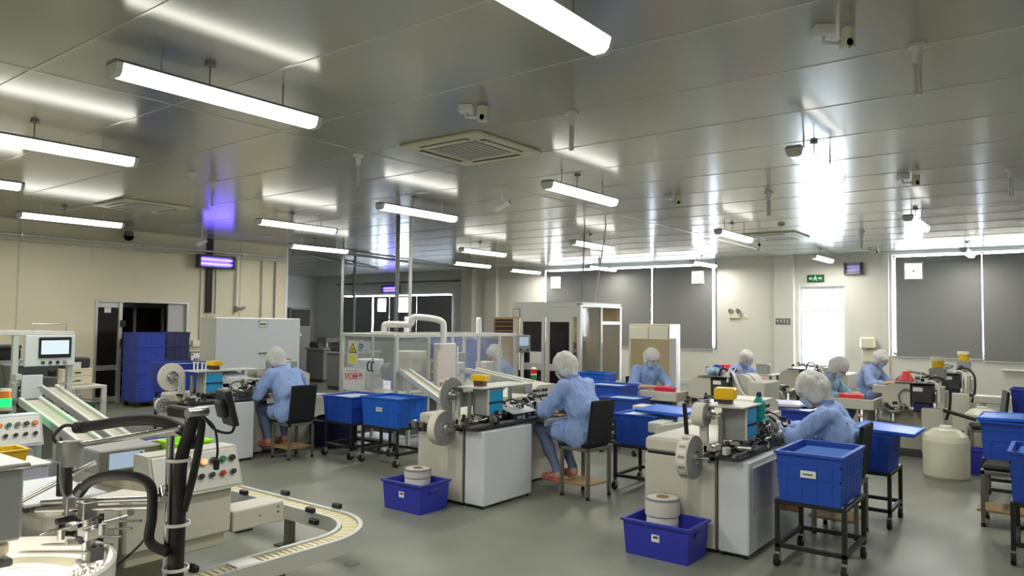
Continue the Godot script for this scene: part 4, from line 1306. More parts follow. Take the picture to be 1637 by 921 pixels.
func build_carts() -> void:
	var last: Node3D
	var dk: Material = M.tote_blue
	# nearest cart at the right front
	cart(Vector3(-1.42, 0, -5.44), 0.0, 0.46, 0.58, 0.45, "dark steel trolley under the nearest blue tote")
	tote(Vector3(-1.42, 0.45, -5.44), 0.0, 0.42, 0.62, 0.335, "nearest blue tote on a trolley at the right front", dk, {"level": 0.9})
	cart(Vector3(-1.42, 0, -6.88), 0.0, 0.46, 0.5, 0.45, "dark steel trolley behind the nearest worker's chair")
	last = tote(Vector3(-1.42, 0.45, -6.88), 0.0, 0.44, 0.5, 0.30, "blue tote with displaced lid behind the nearest worker's chair", dk, {"label": false, "fill_mat": M.liner, "level": 0.95})
	tote_lid(last, Vector3(-1.26, 0.772, -6.9), 0.0, 0.46, 0.5, -0.04, "loose blue lid lying across the tote behind the nearest worker", M.tote_sky)
	cart(Vector3(-3.42, 0, -6.72), 0.0, 0.44, 0.56, 0.45, "dark steel trolley right of the central worker's chair")
	last = tote(Vector3(-3.42, 0.45, -6.72), 0.0, 0.42, 0.56, 0.30, "blue tote right of the central worker's black chair", dk, {"label": false, "fill_mat": M.liner, "level": 0.96})
	tote_lid(last, Vector3(-3.22, 0.775, -6.8), 0.1, 0.46, 0.56, -0.03, "loose blue lid across the tote right of the central worker", M.tote_sky)
	# left of the centre
	cart(Vector3(-6.3, 0, -6.0), 0.0, 0.6, 0.46, 0.43, "dark steel trolley under the blue tote before the glass enclosure")
	tote(Vector3(-6.3, 0.43, -6.0), 0.0, 0.6, 0.46, 0.33, "blue tote with paper label before the glass enclosure", M.tote_sky, {"level": 0.92})
	cart(Vector3(-7.0, 0, -6.0), 0.0, 0.5, 0.5, 0.42, "dark steel trolley between the first worker and the glass enclosure")
	tote(Vector3(-7.0, 0.42, -6.0), 0.0, 0.52, 0.52, 0.31, "blue tote between the first worker's chair and the enclosure", dk, {"label": false, "fill_mat": M.liner, "level": 0.95})
	# middle distance
	tote(Vector3(-5.1, 0.5, -8.9), 0.0, 0.62, 0.5, 0.3, "wide blue tote behind the central worker's back", dk, {"label": false, "fill_mat": M.liner, "level": 0.93})
	cart(Vector3(-5.1, 0, -8.9), 0.0, 0.6, 0.5, 0.5, "steel trolley under the wide tote behind the central worker")
	tote(Vector3(-5.8, 0.62, -9.72), 0.0, 0.5, 0.36, 0.26, "small blue basket-like tote below the glass booth", M.tote_sky, {"label": false})
	cart(Vector3(-5.8, 0, -9.72), 0.0, 0.5, 0.36, 0.62, "steel trolley under the basket-like tote below the booth")
	tote(Vector3(-4.55, 0.42, -8.35), 0.0, 0.5, 0.4, 0.28, "blue tote left of the fourth worker's cream tray", dk, {"label": false, "fill_mat": M.liner, "level": 0.95})
	cart(Vector3(-4.55, 0, -8.35), 0.0, 0.5, 0.4, 0.42, "steel trolley under the tote left of the cream tray")
	last = tote(Vector3(-2.62, 0.4, -8.62), 0.0, 0.62, 0.5, 0.3, "blue tote with pale lid behind the nearest worker's cap", M.tote_deep, {"label": false, "fill_mat": M.liner, "level": 0.93})
	cart(Vector3(-2.62, 0, -8.62), 0.0, 0.6, 0.48, 0.4, "steel trolley under the tote with pale lid behind the nearest worker")
	tote_lid(last, Vector3(-2.78, 0.73, -8.7), 0.0, 0.7, 0.5, 0.02, "pale blue lid on the tote behind the nearest worker's cap", M.lilac_paint)
	# right edge
	cart(Vector3(-0.47, 0, -8.42), 0.0, 0.46, 0.56, 0.42, "dark steel trolley right of the white barrel")
	last = tote(Vector3(-0.47, 0.42, -8.42), 0.0, 0.46, 0.56, 0.35, "blue tote on a trolley right of the white barrel", dk, {"label": false, "fill_mat": M.lid_blue, "level": 0.95})
	tote_lid(last, Vector3(-0.47, 0.79, -8.42), 0.0, 0.5, 0.56, 0.03, "loose blue lid on the tote right of the white barrel", M.tote_sky)
	cart(Vector3(-0.14, 0, -6.5), 0.0, 0.46, 0.56, 0.43, "dark steel trolley cut off by the right edge")
	tote(Vector3(-0.14, 0.43, -6.5), 0.0, 0.46, 0.56, 0.35, "blue tote on a trolley cut off by the right edge", dk, {"label": false, "level": 0.93})
	tote(Vector3(-0.34, 0.62, -10.6), 0.0, 0.5, 0.4, 0.3, "blue tote far back at the right edge behind a chair", M.tote_deep, {"label": false})
	cart(Vector3(-0.34, 0, -10.6), 0.0, 0.5, 0.4, 0.62, "steel trolley far back at the right edge")
	# bins on the floor with label rolls
	bin(Vector3(-4.62, 0, -4.68), 0.46, 0.36, 0.25, "violet blue bin on the floor before the central machine")
	label_roll(Vector3(-4.66, 0.012, -4.74), 0.115, 0.24, "lower printed label roll in the bin before the central machine", true)
	label_roll(Vector3(-4.66, 0.26, -4.74), 0.12, 0.07, "upper plain label roll on the stack before the central machine", false)
	bin(Vector3(-2.34, 0, -4.9), 0.5, 0.34, 0.25, "violet blue bin on the floor before the right front machine")
	label_roll(Vector3(-2.40, 0.012, -4.97), 0.115, 0.24, "lower printed label roll in the bin before the right machine", true)
	label_roll(Vector3(-2.40, 0.26, -4.97), 0.125, 0.12, "upper thick grey label roll on the stack before the right machine", false)
	# chairs
	stool(Vector3(-7.41, 0, -5.42), PI / 2, 0.42, "steel chair with black backrest under the first worker at the left")
	stool(Vector3(-3.72, 0, -6.05), PI / 2 - 0.1, 0.47, "steel chair with black backrest under the central worker")
	stool(Vector3(-1.50, 0, -6.30), PI / 2, 0.425, "steel chair with dark backrest under the nearest worker")
	stool(Vector3(-0.82, 0, -10.15), PI / 2 + 0.2, 0.46, "empty chair with black backrest at the right before the far wall")
	stool(Vector3(-0.46, 0, -7.4), PI / 2, 0.46, "empty chair with black backrest between the right-hand totes")
	stool(Vector3(-5.07, 0, -9.86), -PI / 2 - 0.5, 0.395, "chair with black backrest under the worker at the cream tray")
	# stacked totes by the door
	var k := 0
	for s in [[-13.75, -6.72, 0.52, 5], [-13.9, -7.3, 0.46, 5]]:
		var dl := thing("tote_dolly", ["low dolly under the left tote stack in the doorway", "low dolly under the right tote stack in the doorway"][k], "dolly", Vector3(s[0], 0, s[1]))
		part(dl, "deck", mb().bb(Vector3(-0.27, 0.08, -s[2] * 0.5), Vector3(0.27, 0.11, s[2] * 0.5), 0.005), M.frame_dark)
		for q in [[-0.22, -0.2], [0.22, -0.2], [-0.22, 0.2], [0.22, 0.2]]:
			part(dl, "castor_wheel", mb().cyl(Vector3(q[0] - 0.015, 0.04, q[1]), Vector3(q[0] + 0.015, 0.04, q[1]), 0.04, -1, 14), M.rubber)
		for j in s[3]:
			tote(Vector3(s[0], 0.11 + j * 0.25, s[1]), 0.0, 0.56, s[2], 0.25, "%s deep blue tote in the %s stack by the door, counted from the floor" % [["first", "second", "third", "fourth", "fifth"][j], ["left", "right"][k]], M.tote_deep if k == 0 else M.navy, {"label": false, "fill": j == 4, "taper": 0.005, "group": "stacked totes by the left door"})
		k += 1
	# blue crate before the white cabinet
	cart(Vector3(-9.9, 0, -5.4), 0.0, 0.6, 0.5, 0.62, "steel trolley under the blue tote before the white cabinet")
	tote(Vector3(-9.9, 0.62, -5.4), 0.0, 0.66, 0.62, 0.4, "large blue tote behind the first machine's pale reel", M.tote_deep, {"label": false, "fill_mat": M.liner, "level": 0.93})
	# bins under the first worker's table
	var nb := thing("floor_crate", "navy crate with crumpled white bag behind the first worker's chair", "crate", Vector3(-7.75, 0, -6.25))
	part(nb, "shell", tote_body(0.6, 0.4, 0.34), M.navy)
	part(nb, "bag", mb().ball(Vector3(0, 0.33, 0), Vector3(0.26, 0.07, 0.17), 14, 8), M.paper)

# ---------------------------------------------------------------- people: smooth-blended tapered bones meshed as surface nets
func sdf_mesh(bones: Array, cell: float, k: float, amp := 0.0, freq := 14.0, sd := 1) -> MB:
	var lo := Vector3(1e9, 1e9, 1e9)
	var hi := -lo
	for b in bones:
		var r := maxf(b[2], b[3]) + k + 3.0 * cell
		for e in 2:
			var p: Vector3 = b[e]
			lo = lo.min(p - Vector3(r, r, r))
			hi = hi.max(p + Vector3(r, r, r))
	var nx := int((hi.x - lo.x) / cell) + 2
	var ny := int((hi.y - lo.y) / cell) + 2
	var nz := int((hi.z - lo.z) / cell) + 2
	var f := PackedFloat32Array()
	f.resize(nx * ny * nz)
	f.fill(1.0)
	var own := PackedByteArray()
	own.resize(nx * ny * nz)
	var best := PackedFloat32Array()
	best.resize(nx * ny * nz)
	best.fill(9.0)
	var sy := nx
	var sz := nx * ny
	for bi in bones.size():
		var b: Array = bones[bi]
		var a: Vector3 = b[0]
		var ba: Vector3 = b[1] - a
		var ra: float = b[2]
		var dr: float = b[3] - ra
		var inv := 1.0 / maxf(ba.length_squared(), 1e-9)
		var m := maxf(b[2], b[3]) + k + 2.0 * cell
		var mn := (a.min(b[1]) - Vector3(m, m, m) - lo) / cell
		var mx := (a.max(b[1]) + Vector3(m, m, m) - lo) / cell
		for z in range(maxi(0, int(mn.z)), mini(nz - 1, int(mx.z) + 1)):
			for y in range(maxi(0, int(mn.y)), mini(ny - 1, int(mx.y) + 1)):
				var at := z * sz + y * sy
				for x in range(maxi(0, int(mn.x)), mini(nx - 1, int(mx.x) + 1)):
					var p := lo + Vector3(x, y, z) * cell - a
					var t := clampf(p.dot(ba) * inv, 0.0, 1.0)
					var d := (p - ba * t).length() - ra - dr * t
					var q := f[at + x]
					if d < best[at + x]:
						best[at + x] = d
						own[at + x] = bi
					if q > d + k:
						f[at + x] = d
					elif d < q + k:
						var h := (k - absf(q - d)) / k
						f[at + x] = minf(q, d) - h * h * k * 0.25
	if amp > 0.0:
		var ns := FastNoiseLite.new()
		ns.seed = sd
		ns.frequency = 1.0
		ns.fractal_octaves = 3
		for z in nz:
			for y in ny:
				for x in nx:
					var i := z * sz + y * sy + x
					if f[i] < 0.06:
						var p := lo + Vector3(x, y, z) * cell
						f[i] += amp * ns.get_noise_3d(p.x * freq, p.y * freq * 0.45, p.z * freq)
	var out := MB.new()
	out.tinted = true
	var vi := PackedInt32Array()
	vi.resize(nx * ny * nz)
	vi.fill(-1)
	for z in nz - 1:
		for y in ny - 1:
			var row := z * sz + y * sy
			for x in nx - 1:
				var i := row + x
				var c0 := f[i]
				if c0 > 0.5 or absf(c0) > 2.2 * cell:
					continue
				var c := [c0, f[i + 1], f[i + sy], f[i + sy + 1], f[i + sz], f[i + sz + 1], f[i + sz + sy], f[i + sz + sy + 1]]
				var neg := 0
				for q in 8:
					if c[q] < 0.0:
						neg += 1
				if neg == 0 or neg == 8:
					continue
				var s := Vector3.ZERO
				var n := 0
				for e in [[0, 1], [2, 3], [4, 5], [6, 7], [0, 2], [1, 3], [4, 6], [5, 7], [0, 4], [1, 5], [2, 6], [3, 7]]:
					var u: float = c[e[0]]
					var w: float = c[e[1]]
					if (u < 0.0) != (w < 0.0):
						var t := u / (u - w)
						var pa := Vector3(e[0] & 1, (e[0] >> 1) & 1, e[0] >> 2)
						var pb := Vector3(e[1] & 1, (e[1] >> 1) & 1, e[1] >> 2)
						s += pa.lerp(pb, t)
						n += 1
				var g := Vector3(c[1] + c[3] + c[5] + c[7] - c[0] - c[2] - c[4] - c[6], c[2] + c[3] + c[6] + c[7] - c[0] - c[1] - c[4] - c[5], c[4] + c[5] + c[6] + c[7] - c[0] - c[1] - c[2] - c[3])
				var bb: Array = bones[own[i]]
				out.tint = bb[4] if bb.size() > 4 else Color.WHITE
				vi[i] = out.put(lo + (Vector3(x, y, z) + s / n) * cell, g.normalized())
	for z in range(1, nz - 1):
		for y in range(1, ny - 1):
			for x in range(1, nx - 1):
				var i := z * sz + y * sy + x
				var a := f[i]
				if absf(a) > 2.2 * cell:
					continue
				for ax in 3:
					var st: int = [1, sy, sz][ax]
					var b := f[i + st]
					if (a < 0.0) == (b < 0.0):
						continue
					var u: int = [sy, sz, 1][ax]
					var w: int = [sz, 1, sy][ax]
					var q := [vi[i], vi[i - u], vi[i - u - w], vi[i - w]]
					if q[0] < 0 or q[1] < 0 or q[2] < 0 or q[3] < 0:
						continue
					if a < 0.0:
						out.ix.append_array([q[0], q[2], q[1], q[0], q[3], q[2]])
					else:
						out.ix.append_array([q[0], q[1], q[2], q[0], q[2], q[3]])
	return out

func lin(c: Color) -> Color:
	return c.srgb_to_linear()

# sitter facing -z, origin on the floor under the hips
func person_parts(o: Node3D, ps: Dictionary) -> void:
	var skin := lin(Color(0.80, 0.62, 0.52))
	var trs: Color = lin(ps.get("trousers", Color(0.42, 0.48, 0.63)))
	var glove: Color = lin(ps.glove) if ps.has("glove") else skin
	var seat: float = ps.get("seat", 0.5)
	var lean: float = ps.get("lean", 0.18)        # forward shift of the shoulders
	var drop: float = ps.get("drop", 0.0)
	var hy := seat + 0.09
	var hip := Vector3(0, hy, 0)
	var sh := Vector3(0, hy + 0.43 - drop, -lean)
	var mid := hip.lerp(sh, 0.45) + Vector3(0, 0.0, 0.035)
	var neck := sh + Vector3(0, 0.06, -0.03 - lean * 0.15)
	var hd: Vector3 = neck + Vector3(0, 0.115 - ps.get("nod", 0.3) * 0.05, -0.05 - ps.get("nod", 0.3) * 0.09)
	var nod: float = ps.get("nod", 0.3)
	var hb := Basis(Vector3.RIGHT, -nod)
	var lh: Vector3 = ps.get("left_hand", Vector3(-0.12, 0.77, -0.50))
	var rh: Vector3 = ps.get("right_hand", Vector3(0.10, 0.77, -0.50))
	var arms := []
	for s in [-1.0, 1.0]:
		var shp := sh + Vector3(s * 0.185, -0.015, 0)
		var h := lh if s < 0 else rh
		var dv := h - shp
		var L := 0.29
		var dist := minf(dv.length(), 0.57)
		var out := sqrt(maxf(L * L - dist * dist * 0.25, 0.0009))
		var bend := Vector3(s * 0.75, -0.6, 0.25)
		bend = (bend - dv.normalized() * bend.dot(dv.normalized())).normalized()
		var el := shp + dv.normalized() * dist * 0.5 + bend * out
		arms.append([shp, el, shp + dv.normalized() * dist, s])
	# body: one continuous figure
	var b := []
	b.append([hip + Vector3(-0.08, 0.0, 0), hip + Vector3(0.08, 0.0, 0), 0.115, 0.115, trs])
	b.append([hip, mid, 0.11, 0.09, trs])
	b.append([mid, sh + Vector3(0, -0.06, -0.02), 0.085, 0.075, skin])
	b.append([sh + Vector3(-0.13, -0.03, 0), sh + Vector3(0.13, -0.03, 0), 0.055, 0.055, skin])
	b.append([sh, neck + Vector3(0, 0.04, -0.01), 0.055, 0.05, skin])
	for a in arms:
		b.append([a[0], a[1], 0.044, 0.038, skin])
		b.append([a[1], a[2], 0.04, 0.026, glove])
	var kn: float = ps.get("knee", 0.43)
	for s in [-1.0, 1.0]:
		var knee := Vector3(s * 0.13, hy - 0.01, -kn)
		var ank: Vector3 = Vector3(s * 0.12, ps.get("foot_y", 0.17) + 0.08, -kn + ps.get("tuck", 0.12))
		b.append([hip + Vector3(s * 0.085, -0.01, -0.02), knee, 0.088, 0.066, trs])
		b.append([knee, ank.lerp(knee, 0.5), 0.064, 0.058, trs])
		b.append([ank.lerp(knee, 0.5), ank, 0.056, 0.04, trs])
		b.append([ank, ank + Vector3(0, -0.05, 0.01), 0.034, 0.034, skin])
		b.append([ank + Vector3(0, -0.055, 0.015), ank + Vector3(s * 0.02, -0.068, -0.14), 0.034, 0.026, skin])
	var body := sdf_mesh(b, 0.014, 0.035)
	# hands with five fingers
	for a in arms:
		var s: float = a[3]
		var w: Vector3 = a[2]
		var fw: Vector3 = (w - a[1]).normalized()
		fw = (fw + Vector3(-s * 0.15, -0.25, -0.25)).normalized()
		var sd := Vector3.UP.cross(fw).normalized() * -s      # towards the thumb side (inwards)
		sd = -sd if sd.x * s > 0.0 else sd
		var dn := fw.cross(sd).normalized()
		if dn.y > 0.0:
			dn = -dn
		var hbn := []
		hbn.append([w - fw * 0.01, w + fw * 0.05, 0.024, 0.03, glove])
		hbn.append([w + fw * 0.05 - sd * 0.02, w + fw * 0.075 - sd * 0.022, 0.017, 0.015, glove])
		hbn.append([w + fw * 0.05 + sd * 0.02, w + fw * 0.075 + sd * 0.02, 0.017, 0.015, glove])
		for k in 4:
			var off := sd * (0.03 - 0.02 * k)
			var ln: float = [0.068, 0.078, 0.072, 0.055][k]
			var p0 := w + fw * 0.075 + off
			var p1 := p0 + (fw * 0.85 + dn * 0.35).normalized() * ln * 0.5
			var p2 := p1 + (fw * 0.5 + dn * 0.85).normalized() * ln * 0.5
			hbn.append([p0, p1, 0.0095, 0.009, glove])
			hbn.append([p1, p2, 0.009, 0.0075, glove])
		var t0 := w + fw * 0.025 + sd * 0.026
		var t1 := t0 + (sd * 0.8 + fw * 0.6 + dn * 0.2).normalized() * 0.042
		hbn.append([t0, t1, 0.013, 0.011, glove])
		hbn.append([t1, t1 + (fw * 0.9 + dn * 0.3).normalized() * 0.032, 0.0105, 0.0085, glove])
		join(body, sdf_mesh(hbn, 0.005, 0.008))
	# head
	var hbones := []
	var H := func(v: Vector3) -> Vector3: return hd + hb * v
	hbones.append([H.call(Vector3(0, 0.03, 0.015)), H.call(Vector3(0, 0.035, -0.015)), 0.086, 0.084, skin])
	hbones.append([H.call(Vector3(0, -0.03, -0.02)), H.call(Vector3(0, -0.075, -0.045)), 0.064, 0.036, skin])
	hbones.append([H.call(Vector3(0, 0.012, -0.092)), H.call(Vector3(0, -0.018, -0.108)), 0.011, 0.014, skin])
	hbones.append([H.call(Vector3(-0.022, -0.05, -0.078)), H.call(Vector3(0.022, -0.05, -0.078)), 0.012, 0.012, lin(Color(0.70, 0.42, 0.38))])
	for s in [-1.0, 1.0]:
		hbones.append([H.call(Vector3(s * 0.084, 0.012, 0.01)), H.call(Vector3(s * 0.084, -0.02, 0.005)), 0.013, 0.01, skin])
		hbones.append([H.call(Vector3(s * 0.015, 0.035, -0.086)), H.call(Vector3(s * 0.045, 0.035, -0.074)), 0.009, 0.008, lin(Color(0.20, 0.15, 0.13))])
	hbones.append([neck + Vector3(0, -0.05, 0.02), hd + hb * Vector3(0, -0.04, 0.02), 0.052, 0.05, skin])
	join(body, sdf_mesh(hbones, 0.007, 0.014))
	part(o, "body", body, M.person_tint)
	for s in [-1.0, 1.0]:
		part(o, "eye", mb().ball(H.call(Vector3(s * 0.03, 0.012, -0.079)), Vector3(0.014, 0.008, 0.009), 10, 6), M.black)
	# smock
	var c: Color = lin(ps.get("smock", Color(0.56, 0.66, 0.87)))
	var sm := []
	sm.append([hip + Vector3(-0.08, -0.02, 0.01), hip + Vector3(0.08, -0.02, 0.01), 0.155, 0.155, c])
	sm.append([hip + Vector3(0, 0, 0.02), mid, 0.155, 0.155, c])
	sm.append([mid + Vector3(-0.055, 0, 0.01), sh + Vector3(-0.08, -0.07, 0.015), 0.14, 0.12, c])
	sm.append([mid + Vector3(0.055, 0, 0.01), sh + Vector3(0.08, -0.07, 0.015), 0.14, 0.12, c])
	sm.append([sh + Vector3(-0.14, -0.025, 0), sh + Vector3(0.14, -0.025, 0), 0.082, 0.082, c])
	sm.append([mid + Vector3(0, 0, -0.03), sh + Vector3(0, -0.09, -0.035), 0.125, 0.1, c])
	sm.append([sh, neck + Vector3(0, -0.005, 0), 0.075, 0.066, c])
	for s in [-1.0, 1.0]:
		sm.append([hip + Vector3(s * 0.08, 0, -0.02), hip + Vector3(s * 0.11, -0.015, -0.2), 0.12, 0.1, c])
	for a in arms:
		sm.append([a[0], a[1], 0.075, 0.07, c])
		sm.append([a[1], a[1].lerp(a[2], ps.get("sleeve", 0.7)), 0.07, 0.054, c])
	part(o, "smock", sdf_mesh(sm, 0.014, 0.03, 0.022, 12.0, ps.get("seed", 3)), M.person_cloth)
	# collar band
	part(o, "collar", mb_ring_at(neck + Vector3(0, 0.012, 0.0), 0.068, 0.058, 0.03), M.smock)
	# bouffant cap
	var w := Color(1, 1, 1)
	var big: float = ps.get("cap", 1.0)
	var cp := []
	cp.append([H.call(Vector3(0, 0.06, 0.02)), H.call(Vector3(0, 0.055, -0.02)), 0.1 * big, 0.09, w])
	cp.append([H.call(Vector3(0, 0.02, 0.055)), H.call(Vector3(0, 0.06, 0.03)), 0.092 * big, 0.1 * big, w])
	cp.append([H.call(Vector3(0, -0.10, 0.05)), H.call(Vector3(0, 0.02, 0.055)), 0.06, 0.095 * big, w])
	for s in [-1.0, 1.0]:
		cp.append([H.call(Vector3(s * 0.05, -0.04, 0.03)), H.call(Vector3(s * 0.04, 0.06, 0.0)), 0.055 * big, 0.07 * big, w])
	part(o, "cap", sdf_mesh(cp, 0.009, 0.02, 0.013 * big, 16.0, 5 + ps.get("seed", 3)), M.cap_white)
	if ps.get("mask", true):
		var mk := mb()
		mk.t = Transform3D(hb, hd)
		var rows := []
		for j in 6:
			var y := 0.0 - j * 0.02
			var row := []
			for i in 9:
				var an := (i - 4) * 0.29
				var rr := 0.098 + (0.016 * cos(an * 1.6) * sin(PI * (j + 1.0) / 7.0)) - 0.006 * j
				row.append(Vector3(sin(an) * rr, y, -cos(an) * rr - 0.008))
			rows.append(row)
		for j in 5:
			for i in 8:
				var p: Vector3 = rows[j][i]
				mk.poly([p, rows[j][i + 1], rows[j + 1][i + 1], rows[j + 1][i]], Vector3(p.x, 0, p.z))
		part(o, "face_mask", mk, M.mask)
	if ps.get("shoes", false):
		for s in [-1.0, 1.0]:
			var ank: Vector3 = Vector3(s * 0.12, ps.get("foot_y", 0.17) + 0.08, -kn + ps.get("tuck", 0.12))
			var sb := mb()
			sb.bb(ank + Vector3(-0.045 + s * 0.01, -0.105, -0.175), ank + Vector3(0.045 + s * 0.01, -0.083, 0.06), 0.008)
			var sp := part(o, "sandal", sb, M.sandal)
			part(sp, "strap", mb().tube(pts([ank + Vector3(-0.045 + s * 0.01, -0.09, -0.09), ank + Vector3(-0.03 + s * 0.01, -0.045, -0.085), ank + Vector3(0.03 + s * 0.01, -0.045, -0.085), ank + Vector3(0.045 + s * 0.01, -0.09, -0.09)]), 0.012, 6), M.sandal)

func mb_ring_at(p: Vector3, ra: float, ri: float, h: float) -> MB:
	return mb().ring(p, p + Vector3(0, h, 0), ra, ri, 20)

func join(a: MB, b: MB) -> void:
	var s := a.v.size()
	a.v.append_array(b.v)
	a.n.append_array(b.n)
	a.c.append_array(b.c)
	a.uv.append_array(b.uv)
	for i in b.ix:
		a.ix.append(i + s)

func person(p: Vector3, ry: float, label: String, ps: Dictionary) -> void:
	var o := thing("person", label, "person", p, ry, "seated workers")
	person_parts(o, ps)

func build_people() -> void:
	var t := mat("person_tint", Color.WHITE, 0.65)
	t.vertex_color_use_as_albedo = true
	var cl := mat("person_cloth", Color.WHITE, 0.85)
	cl.vertex_color_use_as_albedo = true
	mat("sandal", Color(0.86, 0.45, 0.42), 0.5)
	person(Vector3(-7.42, 0, -5.42), PI / 2, "worker in blue smock and white cap seated by the white cabinet", {"seat": 0.465, "lean": 0.20, "nod": 0.55, "left_hand": Vector3(-0.10, 0.79, -0.46), "right_hand": Vector3(0.16, 0.79, -0.46), "foot_y": 0.14, "shoes": true, "seed": 3, "sleeve": 0.9})
	person(Vector3(-3.74, 0, -6.05), PI / 2 - 0.1, "worker in pale blue smock seated in the centre with bare forearm", {"seat": 0.515, "lean": 0.10, "nod": 0.5, "left_hand": Vector3(-0.12, 0.77, -0.50), "right_hand": Vector3(0.14, 0.77, -0.50), "foot_y": 0.14, "tuck": 0.2, "shoes": true, "seed": 8, "cap": 1.05})
	person(Vector3(-1.5, 0, -6.30), PI / 2, "worker in blue smock bending over gloved hands behind the nearest tote", {"seat": 0.47, "lean": 0.07, "drop": 0.05, "nod": 0.55, "glove": Color(0.82, 0.72, 0.50), "left_hand": Vector3(-0.08, 0.78, -0.50), "right_hand": Vector3(0.16, 0.78, -0.50), "foot_y": 0.14, "seed": 12, "cap": 1.18, "sleeve": 0.72})
	person(Vector3(-5.07, 0, -9.86), -PI / 2 - 0.5, "masked worker in blue smock at the cream tray with a pink dish", {"seat": 0.44, "lean": 0.08, "nod": 0.4, "left_hand": Vector3(-0.10, 0.74, -0.44), "right_hand": Vector3(0.16, 0.74, -0.44), "foot_y": 0.0, "smock": Color(0.53, 0.64, 0.84), "seed": 15, "sleeve": 0.35})
	person(Vector3(-4.65, 0, -12.5), -PI / 2 - 0.35, "masked worker far back before the white wall", {"seat": 0.36, "lean": 0.1, "nod": 0.35, "left_hand": Vector3(-0.10, 0.74, -0.40), "right_hand": Vector3(0.14, 0.74, -0.40), "foot_y": 0.0, "smock": Color(0.54, 0.62, 0.83), "seed": 18, "sleeve": 0.5})
	person(Vector3(-2.87, 0, -10.75), -PI / 2 - 0.2, "worker in pale teal smock reaching across a tray below the bright door", {"seat": 0.41, "lean": 0.17, "drop": 0.03, "nod": 0.6, "left_hand": Vector3(-0.12, 0.72, -0.52), "right_hand": Vector3(0.12, 0.72, -0.56), "foot_y": 0.0, "smock": Color(0.55, 0.70, 0.82), "seed": 21, "cap": 1.1, "sleeve": 0.4})
	person(Vector3(-2.8, 0, -13.4), -PI / 2 - 0.2, "masked worker at the back right beside the wall dispenser", {"seat": 0.41, "lean": 0.13, "nod": 0.55, "left_hand": Vector3(-0.12, 0.72, -0.46), "right_hand": Vector3(0.12, 0.72, -0.46), "foot_y": 0.0, "smock": Color(0.56, 0.63, 0.81), "seed": 24, "cap": 1.05, "sleeve": 0.5})
	person(Vector3(-7.5, 0, -9.75), PI * 0.75, "worker with turned back behind the glass enclosure", {"seat": 0.42, "lean": 0.12, "nod": 0.4, "left_hand": Vector3(-0.14, 0.70, -0.45), "right_hand": Vector3(0.14, 0.70, -0.45), "foot_y": 0.0, "seed": 27, "mask": false})
	stool(Vector3(-4.65, 0, -12.5), -PI / 2 - 0.35, 0.315, "chair under the worker far back before the white wall")
	stool(Vector3(-2.87, 0, -10.75), -PI / 2 - 0.2, 0.365, "chair under the worker in the pale teal smock")
	stool(Vector3(-2.8, 0, -13.4), -PI / 2 - 0.2, 0.365, "chair under the worker at the back right")
	stool(Vector3(-7.5, 0, -9.75), PI * 0.75, 0.375, "chair under the worker behind the glass enclosure")

